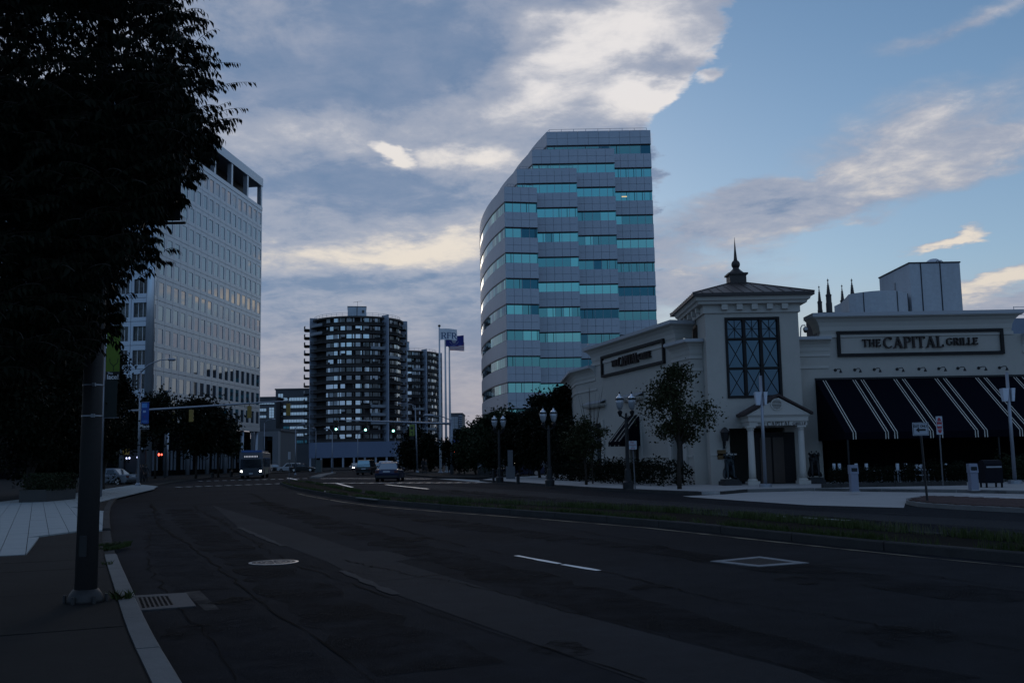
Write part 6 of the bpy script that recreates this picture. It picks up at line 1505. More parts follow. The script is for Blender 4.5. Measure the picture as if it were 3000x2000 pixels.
# signs ----------------------------------------------------------------------
def post_sign(name,label,u,v,w_,z0,z1,build,zz=.12,r=.03,cat='sign',lean=0):
    x,y=G(u,v,zz); T=thing(name,label,cat,(x,y,zz)); m=MB(); m.tube([(x,y,zz),(x+lean,y,z1+.02)],r,6); m.build('post',blackm if r>.03 else M('post_grey',(.13,.13,.14),.6,.4,.2,5),T); build(T,x+lean,y,z0,z1); return T
sgw=M('sign_white',(.42,.45,.50),.5,0,.06,4); sgr=M('sign_red',(.33,.02,.03),.5,0,.05,4)
def b1(T,x,y,z0,z1):
    w=.245; m=MB(); m.box(x-w,x+w,y-.05,y-.04,z0,z1); p=m.build('plate',sgw,T); f=.012
    m=MB(); 
    for (a,b,c_,d) in ((x-w+.02,x+w-.02,z0+.02,z0+.02+f),(x-w+.02,x+w-.02,z1-.02-f,z1-.02),(x-w+.02,x-w+.02+f,z0+.032,z1-.032),(x+w-.02-f,x+w-.02,z0+.032,z1-.032)): m.box(a,b,y-.054,y-.0505,c_,d)
    m.build('border',blackm,p); sans('EXIT ONLY',p,(x,y-.053,z1-.115),.105,blackm,bold=.003,sx_=.80)
    zc=z0+.17; m=MB(); m.add([(x-.15,y-.055,zc),(x-.05,y-.055,zc-.085),(x-.05,y-.055,zc-.03),(x+.15,y-.055,zc-.03),(x+.15,y-.055,zc+.03),(x-.05,y-.055,zc+.03),(x-.05,y-.055,zc+.085)],[(0,1,2,3,4,5,6)]); m.build('arrow',blackm,p)
x,y=G(2717,1467,.13); post_sign('exit_sign','white exit only sign with a black left arrow on the brick island',2717,1467,0,ZA(2708,1275,y),ZA(2708,1237,y),b1,zz=.13,r=.035,lean=-.08)
def b2(T,x,y,z0,z1):
    w=(z1-z0)*.18; m=MB(); m.box(x-w,x+w,y-.05,y-.04,z0,z1); p=m.build('plate',sgw,T); zc=(z0+z1)/2
    m=MB(); m.lathe([(1,0),(1,.004)],0,0,28)
    for k in range(len(m.v)): a,b,c_=m.v[k]; m.v[k]=(x+a*w*.80,y-.051-c_,zc+b*(z1-z0)*.43)
    m.build('red_oval',sgr,p); m=MB(); m.box(x-w*.68,x+w*.68,y-.06,y-.056,zc-.035,zc+.045); m.build('bar',sgw,p)
    sans('DO NOT',p,(x,y-.058,zc+.17),.11,sgw,sx_=.62,bold=.002); sans('ENTER',p,(x,y-.058,zc-.17),.11,sgw,sx_=.68,bold=.002)
x,y=G(2760,1423,.12); post_sign('do_not_enter_sign','tall narrow white sign with red oval do not enter behind the terrace hedge line',2763,1423,0,ZA(2763,1272,y),ZA(2763,1219,y),b2,lean=-.0)
def b3(T,x,y,z0,z1):
    m=MB(); m.box(x-.18,x+.18,y-.05,y-.04,z0,z1); p=m.build('plate',sgw,T); h=z1-z0
    sans('NO',p,(x-.02,y-.055,z1-.07),.11,sgr); sans('PARKING',p,(x,y-.055,z1-.19),.075,sgr); sans('ANY',p,(x,y-.055,z0+.14),.06,blackm)
    m=MB(); m.box(x-.1,x+.1,y-.054,y-.0505,z0+.04,z0+.065); m.build('arrow',sgr,p)
x,y=G(1861,1434,.12); post_sign('no_parking_sign','small white no parking sign on a thin post beside the twin globe lamp',1861,1434,0,ZA(1858,1316,y),ZA(1858,1291,y),b3,lean=-.05)
x,y=G(846,1414,.12); t=post_sign('keep_right_sign','edge-on sign post on the nose of the grassy median',847,1414,0,ZA(846,1345,y),ZA(846,1323,y),lambda T,x,y,z0,z1:MB().box(x-.02,x+.02,y-.35,y+.35,z0,z1).build('plate',sgw,T))
# grey terminals, bollards, mailbox, terrace posts -----------------------------
def terminal(label,u,v,vt):
    x,y=G(u,v,.12); T=thing('parking_terminal',label,'pay terminal',(x,y,.12),group='grey terminals on the restaurant pavement'); zt=ZA(u,vt,y); g_=M('terminal_grey',(.20,.22,.29),.45,.1,.08,3)
    m=MB(); m.box(x-.14,x+.14,y-.14,y+.14,.12,zt-.35); m.build('housing',g_,T)
    m=MB(); m.add([(x-.16,y-.17,zt-.349),(x+.16,y-.17,zt-.349),(x+.16,y+.15,zt-.349),(x-.16,y+.15,zt-.349),(x-.16,y-.10,zt),(x+.16,y-.10,zt),(x+.16,y+.15,zt),(x-.16,y+.15,zt)],[(0,3,2,1),(4,5,6,7),(0,1,5,4),(1,2,6,5),(2,3,7,6),(3,0,4,7)]); h=m.build('head',g_,T)
    m=MB(); m.box(x-.11,x+.11,y-.165,y-.16+.02,zt-.26,zt-.12); m.build('screen',glassd,h)
    m=MB(); m.box(x-.17,x+.17,y-.17,y+.17,.10,.14); m.build('base_plate',silver,T)
terminal('slim grey pay terminal in front of the left terrace hedge',2503,1439,1361); terminal('slim grey pay terminal beside the dark mailbox',2853,1435,1357)
x,y=G(2905,1427,.12); mbx=thing('mailbox','dark boxy collection mailbox on short legs right of the grey terminal','mailbox',(x,y,.12)); w=.36
dk=M('mailbox_navy',(.008,.009,.014),.6,0,.1,3,spec=.1); m=MB(); m.box(x-w,x+w,y-.3,y+.3,.3,1.0); prof=[(-.3,1.0),(.3,1.0),(.28,1.1),(.18,1.2),(0,1.24),(-.18,1.2),(-.28,1.1)]
m.add([(x-w,y+a,b) for a,b in prof]+[(x+w,y+a,b) for a,b in prof],[tuple(range(7)),tuple(range(7,14))[::-1]]+[(i,i+7,(i+1)%7+7,(i+1)%7) for i in range(7)]); m.build('box',dk,mbx)
for sx_ in (-1,1):
    for sy in (-1,1): m=MB(); m.box(x+sx_*(w-.05)-.03,x+sx_*(w-.05)+.03,y+sy*.25-.03,y+sy*.25+.03,.12,.3); m.build('leg',dk,mbx)
m=MB(); m.box(x-w+.05,x+w-.05,y-.34,y-.301,.92,.98); m.build('handle',silver,mbx)
def bollard(label,u,v,vt,r=.09):
    x,y=G(u,v,.12); zt=ZA(u,vt,y); m=MB(); m.lathe([(r*1.3,.12),(r*1.3,.2),(r,.22),(r,zt-.12),(r*1.15,zt-.1),(r*1.1,zt-.03),(r*.5,zt)],x,y,12); o=rebase(m.build('bollard',blackm),(x,y,.12)); tag(o,label,'bollard',group='dark bollards by the crossing')
bollard('slim dark bollard at the corner of the crossing pad',1446,1411,1372,.08); bollard('short dark bollard between two globe lamps, left of the man in white',1518,1417,1386,.10)
bollard('dark bollard on the office pavement under the widest tree',622,1398,1384,.2) ; bollard('dark bollard just left of the bus on the office pavement',677,1396,1378,.2)
lg=M('post_light_white',(.55,.60,.66),.5,0,.05,3)
for i,(u,lb) in enumerate([(2444,'white-topped terrace post light farthest left above the hedge'),(2460,'white-topped terrace post light second from left, close to the first'),(2509,'white-topped terrace post light just behind the first grey terminal'),(2539,'white-topped terrace post light above the middle of the left hedge'),(2630,'white-topped terrace post light in the gap between hedges'),(2655,'white-topped terrace post light above the short shrub'),(2771,'white-topped terrace post light right beside the do not enter sign post')]):
    yy=46.3 if i!=4 else 45.2; x=XA(u,1380,yy); zt=ZA(u,1357,yy); T=thing('terrace_light',lb,'post light',(x,yy,.12),group='white-topped post lights on the terrace')
    m=MB(); m.tube([(x,yy,.12),(x,yy,zt-.30)],.035,8); m.build('post',silver,T); m=MB(); m.box(x-.055,x+.055,yy-.055,yy+.055,zt-.299,zt); m.build('lamp_head',lg,T)
# terrace tables and chairs seen over the hedge
def table(label,u0,u1,v,yy):
    xa,xb=XA(u0,v,yy),XA(u1,v,yy); z=ZA((u0+u1)/2,v,yy); T=thing('terrace_table',label,'table',((xa+xb)/2,yy,.12)); m=MB(); m.box(xa,xb,yy-.4,yy+.4,z-.035,z); m.build('tabletop',lg,T)
    for x in (xa+.1,xb-.1):
        for s in (-1,1): m=MB(); m.box(x-.025,x+.025,yy+s*.33-.025,yy+s*.33+.025,.12,z-.036); m.build('leg',silver,T)
table('long pale terrace table left of the exit sign post, above the hedge',2568,2634,1377,46.8); table('pale terrace table behind the exit sign post',2648,2734,1374,46.4)
def chair(label,u,yy,rz):
    x=XA(u,1390,yy); T=thing('terrace_chair',label,'chair',(x,yy,.12),rz); mt=lg
    m=MB(); m.box(-.22,.22,-.22,.22,.42,.46); m.build('seat',mt,T); m=MB(); m.box(-.22,.22,.19,.22,.6,.92); m.build('backrest',mt,T)
    for sx_ in (-1,1):
        for sy in (-1,1): m=MB(); m.box(sx_*.2-.02,sx_*.2+.02,sy*.2-.02,sy*.2+.02,0,.92 if sy>0 else .42); m.build('leg',silver,T)
chair('white metal terrace chair half hidden in the hedge gap behind the exit sign post',2702,46.0,.4)
# ------------------------------------------------------------------ vehicles
def paint(name,c,metal=.4): return M(name,c,.35,metal*.3,.03,2,coat=.25)
platem=M('number_plate',(.5,.52,.56),.5,0,0); tail=M('tail_lamp',(.08,.008,.008),.3,0,0); chrome=M('chrome',(.6,.6,.62),.15,1,0)
def layered(mb,prof,layers):
    """side profile (y,z) lofted across x with per-layer scale about a pivot"""
    n=len(prof); vs=[]
    for (x,sc_y,sc_z,zp) in layers:
        vs+=[(x,y*sc_y,zp+(z-zp)*sc_z) for y,z in prof]
    L=len(layers); fs=[(i*n+k,i*n+(k+1)%n,(i+1)*n+(k+1)%n,(i+1)*n+k) for i in range(L-1) for k in range(n)]
    fs+=[tuple(range(n))[::-1],tuple((L-1)*n+k for k in range(n))]; mb.add(vs,fs)
def car(label,x,y,rz,pm,kind='sedan',group=None,lights=None,z=0.0,name='parked_car',s=1.0):
    """front faces +y locally"""
    T=thing(name,label,'car' if kind!='van' else 'van',(x,y,z),rz,group); ORG[T.name]=(0,0,0)
    if kind=='van': L,hw,hb,hr=4.9,.98,1.0,1.85
    elif kind=='suv': L,hw,hb,hr=4.6,.92,.95,1.66
    else: L,hw,hb,hr=4.6,.90,.88,1.45
    h=L/2; T.scale=(s,s,s)
    if kind=='van': body=[(-h,.35),(-h-.03,.7),(-h,hb),(h*.55,hb),(h*.9,.92),(h,.7),(h,.35),(h-.2,.25),(-h+.2,.25)]
    elif kind=='suv': body=[(-h,.35),(-h-.03,.65),(-h+.05,hb),(h*.5,hb),(h*.88,.90),(h,.66),(h,.35),(h-.2,.24),(-h+.2,.24)]
    else: body=[(-h+.02,.32),(-h-.02,.62),(-h+.10,.92),(-h+.5,.95),(-h+1.0,hb+.02),(h*.42,hb),(h*.85,.74),(h,.58),(h,.32),(h-.2,.20),(-h+.2,.20)]
    m=MB(); layered(m,body,[(-hw,.965,.80,.5),(-hw+.05,.99,.95,.5),(-hw+.14,1,1,.5),(hw-.14,1,1,.5),(hw-.05,.99,.95,.5),(hw,.965,.80,.5)]); m.build('body',pm,T,smooth=False)
    if kind=='van': g=[(-h+.06,hb-.02),(-h+.14,hr-.06),(-h+.35,hr),(h*.28,hr-.01),(h*.40,hr-.08),(h*.66,hb-.02)]
    elif kind=='suv': g=[(-h+.10,hb-.02),(-h+.38,hr-.08),(-h+.6,hr),(h*.2,hr-.01),(h*.28,hr-.06),(h*.55,hb-.02)]
    else: g=[(-h+.75,hb-.0),(-h+1.35,hr-.07),(-h+1.6,hr-.01),(-h+2.3,hr),(h*.05,hr-.05),(h*.47,hb-.02)]
    m=MB(); tp=.20 if kind=='sedan' else .14
    n=len(g); xs=lambda z:hw-.10-tp*max(0,(z-hb))/(hr-hb)
    vs=[(-xs(z),a,z) for a,z in g]+[(-xs(z)+.10,a,z+(.02 if z>hr-.2 else 0)) for a,z in g]+[(xs(z)-.10,a,z+(.02 if z>hr-.2 else 0)) for a,z in g]+[(xs(z),a,z) for a,z in g]
    m.add(vs,[(j*n+i,j*n+(i+1)%n,(j+1)*n+(i+1)%n,(j+1)*n+i) for j in range(3) for i in range(n)]+[tuple(range(n))[::-1],tuple(range(3*n,4*n))]); m.build('roof',pm,T)
    def gl(name,pts,mat): q=MB(); q.add(pts,[tuple(range(len(pts)))]); q.build(name,mat,T)
    def quad(ya,za,yb,zb,o,ins=.05):
        xa,xb=xs(za)-ins,xs(zb)-ins; return [(-xa,ya+o[0],za+o[1]),(xa,ya+o[0],za+o[1]),(xb,yb+o[0],zb+o[1]),(-xb,yb+o[0],zb+o[1])]
    gls=M('car_glass',(.22,.27,.31),.05,1.0,0)
    ra,rb=g[0],g[1]; k0,k1=.04,.96
    gl('rear_window',quad(lerp(ra[0],rb[0],k0),lerp(ra[1],rb[1],k0),lerp(ra[0],rb[0],k1),lerp(ra[1],rb[1],k1),(-.03,.015)),gls)
    ra,rb=g[-1],g[-2]
    gl('windshield',quad(lerp(ra[0],rb[0],k0),lerp(ra[1],rb[1],k0),lerp(ra[0],rb[0],k1),lerp(ra[1],rb[1],k1),(.03,.015)),gls)
    y0,y1=g[0][0]+.35,g[-1][0]-.35; zt=hr-.12; zb_=hb+.05
    for sx_ in (-1,1):
        ym=(y0+y1)/2
        for (a,b,a2,b2) in ((y0+.05,ym-.04,y0+.35 if kind!='van' else y0+.05,ym-.04),(ym+.04,y1-.05,ym+.04,y1-.5)):
            gl('side_window',[(sx_*(xs(zb_)+.006),a,zb_),(sx_*(xs(zb_)+.006),b,zb_),(sx_*(xs(zt)+.006),b2,zt),(sx_*(xs(zt)+.006),a2,zt)],glassd)
        m=MB(); m.ball((sx_*(hw+.08),g[-1][0]-.35,hb+.06),.10,.06,.07,8,5); m.build('mirror',pm,T)
        m=MB(); m.box(sx_*(hw-.17)-.15,sx_*(hw-.17)+.15,-h-.035,-h+.12,.66,.84); m.build('tail_light',tail,T)
        m=MB(); m.box(sx_*(hw-.2)-.16,sx_*(hw-.2)+.16,h-.14,h+.012,.56,.70); m.build('headlight',hdl if lights=='front' else chrome,T)
        for yy in (-h+.85,h-.85):
            def wheel(r,x0_,x1_,nn,mat,nm,par,n=18):
                q=MB(); q.tube([(x0_,yy,.33),(x1_,yy,.33)],r,n); return q.build(nm,mat,par)
            w_=wheel(.33,sx_*(hw-.20),sx_*(hw+.01),0,rubber,'wheel',T); wheel(.2,sx_*(hw+.011),sx_*(hw+.02),0,chrome,'rim',w_,12)
    m=MB(); m.box(-.26,.26,-h-.045,-h-.02,.70,.83); m.build('number_plate',platem,T)
    m=MB(); m.box(-hw+.06,hw-.06,-h-.04,-h+.1,.30,.48); m.build('rear_bumper',M('bumper_dark',(.02,.02,.022),.5,0,0),T)
    m=MB(); m.box(-hw*.55,hw*.55,h-.05,h+.015,.36,.5); m.build('grille',blackm,T)
    return T
navy=paint('paint_navy',(.012,.02,.06)); blk=paint('paint_black',(.008,.008,.009)); slv=paint('paint_silver',(.16,.175,.2)); wht=paint('paint_white',(.55,.57,.6),0); dg=paint('paint_grey',(.05,.052,.055))
y=81.0; car('dark blue sedan seen from behind driving towards the green lights',XA(1133,1400,y),y+2.3,.0,navy,'sedan',name='driving_car',s=1.06)
y=128.; car('black van seen from behind, left of the dark blue sedan',XA(1076,1380,y),y,-.05,blk,'van',name='driving_van',s=1.0)
y=190.; car('silver sedan facing the camera left of the black van',XA(1041,1372,y),y,math.pi+.3,slv,'sedan',lights='front',name='driving_car')
y=150.; car('dark car just right of the black van with its tail towards us',XA(1102,1372,y),y,.0,blk,'sedan',name='driving_car')
y=118.; car('white topped car mostly hidden ahead of the dark blue sedan',XA(1134,1372,y),y,.0,wht,'suv',name='driving_car')
y=190.; car('white pickup height car at the left end of the row past the crossing',XA(842,1372,y),y+2,math.pi/2,wht,'suv')
car('black sedan in the row past the crossing, right of the white one',XA(888,1374,y-2),y-2,-math.pi/2,blk,'sedan',s=1.05)
y=92.; car('dark blue parked sedan under the trees beside the man in white',XA(1522,1400,y),y+1,math.pi/2+.15,navy,'sedan')
y=86.; car('pale car parked behind the foreground pole at the plaza edge',XA(318,1400,y),y,math.pi/2-.2,slv,'sedan')
y=210; car('dark car at the portal of the far entrance hall, right of the bus',XA(800,1372,y),y,.6,dg,'sedan')
def bus(label,x,y,rz,L=11.5,lit_=True):
    T=thing('city_bus',label,'bus',(x,y,0),rz); ORG[T.name]=(0,0,0); hw=1.27
    bp=M('bus_silver_grey',(.06,.07,.085),.4,.3,.08,.5); bt=M('bus_blue',(.05,.12,.32),.35,.3,.05,1)
    # front faces -y at y=0
    m=MB(); pr=[(0,.35),(-.06,1.1),(.0,2.2),(.18,2.78),(.5,2.92),(L-.3,2.92),(L,2.7),(L,.4)]
    layered(m,pr,[(-hw,1,.96,1.5),(-hw+.1,1,1,1.5),(hw-.1,1,1,1.5),(hw,1,.96,1.5)]); m.build('body',bp,T)
    m=MB(); m.box(-hw+.15,hw-.15,.5,3.5,2.925,3.15); m.build('roof_unit',bt,T)
    m=MB(); m.box(-hw+.2,hw-.2,4.2,L-1,2.925,3.12); m.build('roof_unit',bp,T)
    m=MB(); m.add([(-hw+.12,-.075,1.15),(hw-.12,-.075,1.15),(hw-.16,-.02,2.15),(-hw+.16,-.02,2.15)],[(0,1,2,3)]); m.build('windshield',glassd,T)
    m=MB(); m.box(-.85,.85,.02,.1,2.30,2.60); ds=m.build('destination_sign',blackm,T)
    m=MB()
    for k in range(9): m.box(-.75+k*.17,-.65+k*.17,.005,.019,2.36,2.54)
    m.build('lamps',M('dot_display',(.3,.3,.3),.5,0,0,emit=(.8,.85,1),es=.35),ds)
    m=MB(); m.box(-.22,.22,-.085,-.066,.5,.62); m.build('number_plate',platem,T)
    for s in (-1,1):
        m=MB(); m.ball((s*(hw-.24),-.05,.82),.11,.04,.09,10,6); m.build('headlight',hdl,T)
        m=MB(); m.box(s*(hw+.12)-.08,s*(hw+.12)+.08,-.25,-.15,1.8,2.2); m.build('mirror',blackm,T)
        for k in range(6):
            a=.9+k*1.65; m=MB(); m.box(s*(hw+.003)-.004,s*(hw+.003)+.004,a,a+1.5,1.25,2.3); m.build('side_window',glassd,T)
        for yy in (2.3,L-3): m=MB(); m.tube([(s*(hw-.28),yy,.5),(s*(hw+.01),yy,.5)],.5,18); w_=m.build('wheel',rubber,T); m=MB(); m.tube([(s*(hw+.011),yy,.5),(s*(hw+.03),yy,.5)],.26,12); m.build('rim',chrome,w_)
        m=MB(); m.box(s*(hw+.004)-.004,s*(hw+.004)+.004,3.6,L-4,.45,1.15); m.build('side_panel',M('bus_side_ad',(.17,.18,.13),.6,0,.2,1.5),T)
    return T
yb_=112.; hedge('shrub','dark rounded shrub in front of the pale parked car at the plaza edge',[G(296,1420,.1),G(348,1412,.1)],2.6,1.0,2600,.2,leafd,15,cat='shrub')
bus('city bus with lit headlamps coming towards us at the left pavement',XA(735,1398,yb_),yb_,.165)
yb_=205.; bus('second bus with lit headlamps farther back, behind the green banner light',XA(1196,1370,yb_),yb_,.06)
# ------------------------------------------------------------------ skin-modifier figures
def skinned(name,V,Ed,Rr,mat,parent,sub=1,root=0):
    me=bpy.data.meshes.new(name); me.from_pydata(V,Ed,[]); o=bpy.data.objects.new(name,me); col.objects.link(o)
    sk=o.modifiers.new('s','SKIN'); sd_=me.skin_vertices[0].data
    for i,r in enumerate(Rr): sd_[i].radius=(r,r) if not isinstance(r,tuple) else r
    for i in range(len(V)): sd_[i].use_root=(i==root)
    if sub: sb_=o.modifiers.new('b','SUBSURF'); sb_.levels=sub; sb_.render_levels=sub
    dg_=bpy.context.evaluated_depsgraph_get(); nm=bpy.data.meshes.new_from_object(o.evaluated_get(dg_)); bpy.data.objects.remove(o); bpy.data.meshes.remove(me)
    nm.materials.clear()
    for m_ in (mat if isinstance(mat,list) else [mat]): nm.materials.append(m_)
    nm.polygons.foreach_set('use_smooth',[True]*len(nm.polygons)); nm.name=name
    o=bpy.data.objects.new(name,nm); col.objects.link(o)
    if parent: o.parent=parent; ORG[o.name]=(0,0,0)
    return o
def person(label,x,y,z,rz,h,top,bot,stride=.25,group=None,arm=.12,hairc=(.02,.015,.01)):
    T=thing('person',label,'person',(x,y,z),rz,group); ORG[T.name]=(0,0,0); k=h/1.75
    V=[];E=[];Rr=[]
    def v(p,r,par=None):
        V.append((p[0]*k,p[1]*k,p[2]*k)); Rr.append(r*k if not isinstance(r,tuple) else (r[0]*k,r[1]*k)); 
        if par is not None: E.append((par,len(V)-1))
        return len(V)-1
    pel=v((0,0,.95),(.15,.11)); ab=v((0,0,1.12),(.135,.10),pel); ch=v((0,-.01,1.32),(.17,.115),ab); nb=v((0,0,1.45),(.10,.08),ch); nk=v((0,-.01,1.52),.055,nb); hd=v((0,-.03,1.62),.085,nk); tp=v((0,-.02,1.70),.07,hd)
    for s in (-1,1):
        st=stride*s
        hp=v((s*.10,0,.88),.095,pel); kn=v((s*.10,-.06-st*.4,.50),.062,hp); an=v((s*.10,st*.6,.10),.042,kn); tt=v((s*.11,st*.6-.13,.045),.036,an)
        sh=v((s*.19,0,1.42),.058,nb); el=v((s*.25,.02+arm*s,1.15),.042,sh); wr=v((s*.26,-.05+arm*s*1.8,.92),.028,el); pa=v((s*.26,-.06+arm*s*1.9,.86),(.03,.016),wr)
        for q in range(4): f1=v((s*.26+(.0),-.09+q*.02+arm*s*1.9,.80),.008,pa); v((s*.25,-.09+q*.02+arm*s*1.9,.755+.008*abs(q-1.5)),.0075,f1)
        v((s*.245,-.10+arm*s*1.9,.835),.009,pa)
    sm_=M('skin',(.28,.17,.12),.6,0,.05,3); sh_=M('shoe',(.02,.02,.02),.6,0,0)
    b=skinned('body',V,E,Rr,[top,bot,sm_,sh_],T,1)
    for p in b.data.polygons:
        c_=p.center; zz=c_.z/k; 
        if zz>1.50: mi=2
        elif zz<.07: mi=3
        elif abs(c_.x)/k>.205 and zz<1.0: mi=2
        elif zz<.98: mi=1
        else: mi=0
        p.material_index=mi
    hm=M('hair_%d'%int(hairc[0]*1000),hairc,.8,0,.1,8); m=MB(); m.ball((0,.0,1.69*k),.098*k,.11*k,.085*k,12,8); m.ball((0,.045*k,1.63*k),.085*k,.07*k,.09*k,10,6); m.build('hair',hm,T,smooth=True)
    m=MB(); m.ball((0,-.125*k,1.625*k),.015*k,.022*k,.022*k,6,4)
    for s in (-1,1): m.ball((s*.098*k,-.02*k,1.63*k),.012*k,.022*k,.03*k,6,4)
    m.build('face_features',sm_,T)
    m=MB()
    for s in (-1,1): m.ball((s*.035*k,-.112*k,1.65*k),.011*k,.008*k,.008*k,6,4)
    m.box(-.025*k,.025*k,-.118*k,-.105*k,1.578*k,1.586*k); m.build('eyes_and_mouth',M('eye_dark',(.03,.015,.012),.5,0,0),T)
    return T
dk1=M('cloth_black',(.010,.010,.012),.85,0,.1,3); dk2=M('cloth_charcoal',(.03,.03,.035),.85,0,.1,3); wh1=M('cloth_white_blue',(.42,.50,.66),.8,0,.05,3); br=M('cloth_brown',(.06,.035,.03),.85,0,.1,3)
yy=90; 
for i,(u,lb,tp,st,r) in enumerate([(408,'pedestrian in dark clothes nearest the blue banner street light',br,.2,2.6),(418,'pedestrian in black walking beside the blue banner light, middle of the three',dk1,.28,.2),(427,'pedestrian at the right of the three by the blue banner light',dk2,.1,3.0)]):
    person(lb,XA(u,1400,yy+i*1.2),yy+i*1.2,.10,r,1.72-.04*i,tp,dk1,st)
y=118; person('person in dark coat standing on the corner kerb left of the flagpoles',XA(1240,1391,y),y,.11,.3,1.8,dk1,dk1,.05)
person('slimmer person just right of the dark coated one, beside the flagpoles',XA(1248,1389,y+4),y+4,.11,1.2,1.7,dk2,dk2,.1)
y=116; person('pedestrian waiting between the flagpoles and the signal mast',XA(1317,1390,y),y,.11,.0,1.78,dk1,dk1,.08)
y=88; person('man in a pale blue shirt and dark trousers beside the parked dark sedan',XA(1553,1393,y),y,.12,math.pi-.3,1.84,wh1,dk1,.05,hairc=(.03,.02,.012))
# guardian lions ------------------------------------------------------------------
def lion(label,x,y,z,mat,rz=0):
    T=thing('lion_statue',label,'statue',(x,y,z),rz); ORG[T.name]=(0,0,0)
    m=MB(); m.box(-.42,.42,-.62,.5,0,.20); m.box(-.34,.34,-.54,.42,.201,.30); m.build('plinth',M('plinth_dark',(.03,.03,.032),.8,0,.2,4),T)
    V=[(0,.22,.58),(0,.08,.85),(0,-.06,1.10),(0,-.12,1.30),(0,-.18,1.46),(0,-.34,1.40),(0,-.40,1.38)]; Rr=[.24,.21,.22,.20,.155,.085,.06]; E=[(i,i+1) for i in range(6)]
    def v(p,r,par): V.append(p); Rr.append(r); E.append((par,len(V)-1)); return len(V)-1
    for s in (-1,1):
        a=v((s*.15,-.15,1.0),.11,2); b=v((s*.16,-.26,.72),.075,a); c_=v((s*.16,-.29,.42),.065,b); v((s*.16,-.42,.36),.06,c_)
        a=v((s*.22,.12,.52),.15,0); b=v((s*.27,-.10,.44),.09,a); v((s*.27,-.26,.36),.06,b)
    a=v((.10,.45,.45),.05,0); b=v((.25,.52,.6),.04,a); v((.30,.48,.8),.05,b)
    skinned('body',V,E,Rr,mat,T,1)
    m=MB(); rs=random.Random(4)
    for k in range(46):
        a=rs.uniform(0,6.28); t_=rs.uniform(0,1); r=.20+.05*t_; zz=1.10+.42*t_
        if math.sin(a)<-.72 and t_>.5: continue
        m.ball((r*math.cos(a)*.98,-.10+r*math.sin(a)*.9,zz),.055,None,.075,6,4)
    m.build('mane',mat,T,smooth=True)
    m=MB(); 
    for s in (-1,1): m.ball((s*.12,-.12,1.60),.04,.03,.05,6,4); m.ball((s*.055,-.325,1.475),.02,.015,.018,6,4)
    m.box(-.05,.05,-.46,-.42,1.335,1.345); m.build('face_features',mat,T)
brz=M('weathered_bronze',(.03,.04,.046),.4,.7,.3,5); brd=M('dark_bronze',(.03,.03,.032),.5,.6,.3,5)
lion('seated lion statue on a dark plinth left of the entrance porch',XA(2137,1400,50.6),50.6,.12,brz,.1)
lion('dark seated lion statue in the shade between porch and terrace hedge',XA(2387,1400,51.0),51.0,.12,brd,-.1)
# ------------------------------------------------------------------ far street lights, small background things
for (u,vb,vt,ua,Yd,lb) in [(973,1374,1265,958,150,'thin distant street light before the round tower podium, left one'),(1048,1370,1272,1068,160,'distant street light with right-pointing arm in front of the round tower podium'),(1158,1372,1283,1182,165,'distant street light with right-pointing arm at the right side of the podium'),
    (865,1380,1252,884,140,'tall thin street light in front of the banded office'),(773,1386,1238,798,150,'thin street light beside the portal of the entrance hall'),(925,1372,1262,921,170,'plain dark pole at the left foot of the round tower')]:
    x=XA(u,vb,Yd); zt=ZA(u,vt,Yd); cobra('street_light',lb,x,Yd,zt,(XA(ua,1300,Yd)-x),r=.09,rise=.5,z0=.0)
ut=thing('utility_cabinet','grey green utility cabinet on the far kerb beneath the round tower','cabinet',(XA(934,1375,165),165,0)); a=XA(934,1375,165)
m=MB(); m.box(a-.5,a+.5,164.6,165.4,.1,2.0); m.build('housing',M('cabinet_green',(.08,.10,.10),.6,0,.2,3),ut); m=MB(); m.box(a-.53,a+.53,164.55,165.45,2.001,2.1); m.build('lid',MATS['cabinet_green'],ut)
# entrance canopy lettered HYATT-like pale fascia under the trees: pale sign board on two posts
cy=97.; xa,xb=XA(1520,1325,cy),XA(1582,1325,cy); cn=thing('canopy_sign','small pale canopy with dark lettering glimpsed under the trees above the man','canopy',((xa+xb)/2,cy,0)); m=MB(); m.box(xa,xb,cy,cy+3,ZA(1550,1333,cy),ZA(1550,1323,cy)); m.build('fascia',M('fascia_pale',(.25,.30,.42),.6,0,.05,2),cn)
for x in (xa+.1,xb-.1): m=MB(); m.box(x-.08,x+.08,cy+.1,cy+.26,.12,ZA(1550,1333,cy)-.001); m.build('post',silver,cn)
for k in range(6): m=MB(); x=lerp(xa+.5,xb-.4,k/5); m.box(x-.10,x+.02,cy-.02,cy-.002,ZA(1550,1331.5,cy),ZA(1550,1324.5,cy)); m.box(x+.02,x+.10,cy-.02,cy-.002,ZA(1550,1328.5,cy),ZA(1550,1327,cy)); m.build('lettering',blackm,cn)
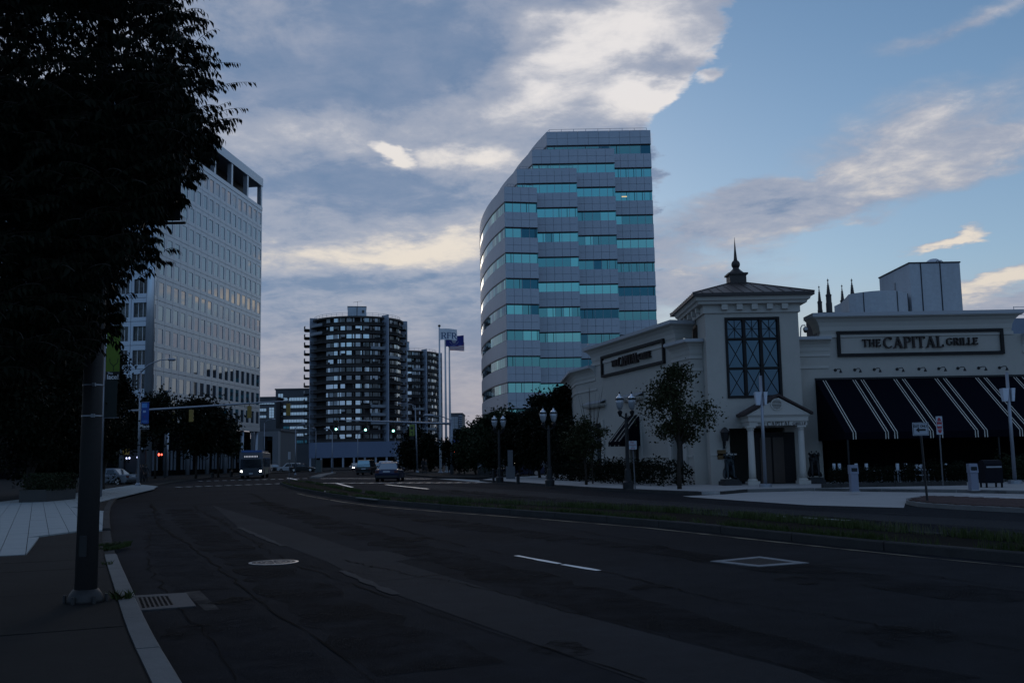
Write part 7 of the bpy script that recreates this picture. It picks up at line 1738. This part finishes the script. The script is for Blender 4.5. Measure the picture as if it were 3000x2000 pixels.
# grey pedestal column near the parked car
a,b=G(1496,1402,.12); m=MB(); m.box(a-.35,a+.35,b-.3,b+.3,.12,ZA(1496,1365,b)); m.box(a-.2,a+.2,b-.2,b+.2,ZA(1496,1365,b)+.001,ZA(1496,1318,b)); o=rebase(m.build('stone_pillar',bw),(a,b,.12)); tag(o,'pale stone pillar in front of the parked dark sedan','pillar')
a,b=G(1602,1388,.12); m=MB(); m.box(a-.3,a+.3,b-.3,b+.3,.12,ZA(1602,1320,b)); o=rebase(m.build('stone_pillar',bw),(a,b,.12)); tag(o,'grey stone pillar right of the man, left of the second globe lamp','pillar')
# stair railing and steps under the trees left of the car
sy=100.; sr=thing('stair_railing','sloping grey handrail above dark steps under the trees left of the parked sedan','railing',(XA(1420,1370,sy),sy,.1)); m=MB()
for q in range(3): xa_,xb_=XA(1400+q*16,1370,sy),XA(1424+q*16,1355,sy); m.tube([(xa_,sy+q,ZA(1400,1368,sy)),(xb_,sy+q,ZA(1424,1354,sy)),(xb_+1,sy+q,ZA(1424,1354,sy))],.04,5)
m.build('handrail',silver,sr)
m=MB(); m.box(XA(1398,1370,sy),XA(1448,1370,sy),sy+.5,sy+4,.1,1.3); m.build('steps',concd,sr)
# small white crossing board and thin post on the office pavement
x,y=G(358,1417,.1); a=XA(376,1400,88); m=MB(); m.box(a-.11,a+.11,87.95,88.0,.25,.85); o=rebase(m.build('sandwich_board',lg),(a,88,.1)); tag(o,'tiny white board standing left of the blue banner street light','board')
# lit shop lamps under the trees behind the amber crossing signal
for (u,v,lb) in ((371,1342,'small cold white lamp below the amber crossing signal, left of the pair'),(379,1341,'small cold white lamp below the amber crossing signal, right of the pair'),(403,1339,'small cold white lamp right of the silver street light')):
    x,_,z=W(u,v,120); m=MB(); m.ball((x,120,z),.11,None,.13,8,6); o=rebase(m.build('lamp',M('cold_lamp',(.5,.5,.6),.4,0,0,emit=(.6,.65,1),es=2.5)),(x,120,z)); tag(o,lb,'lamp')
xx,zz=XA(385,1360,121),0; m=MB(); m.box(XA(362,1360,121),XA(425,1360,121),121,121.4,.1,3.6); m.box(XA(362,1360,121),XA(366,1360,121),120.6,121,.1,3.9); o=rebase(m.build('shopfront_wall',M('shop_dark',(.02,.022,.03),.7,0,.2,1)),(XA(390,1360,121),121,.1)); tag(o,'dark low shopfront behind the three pedestrians','wall')
print('OBJ',len(bpy.data.objects),'TRI',sum(len(o.data.loops)-2*len(o.data.polygons) for o in bpy.data.objects if o.type=='MESH'))
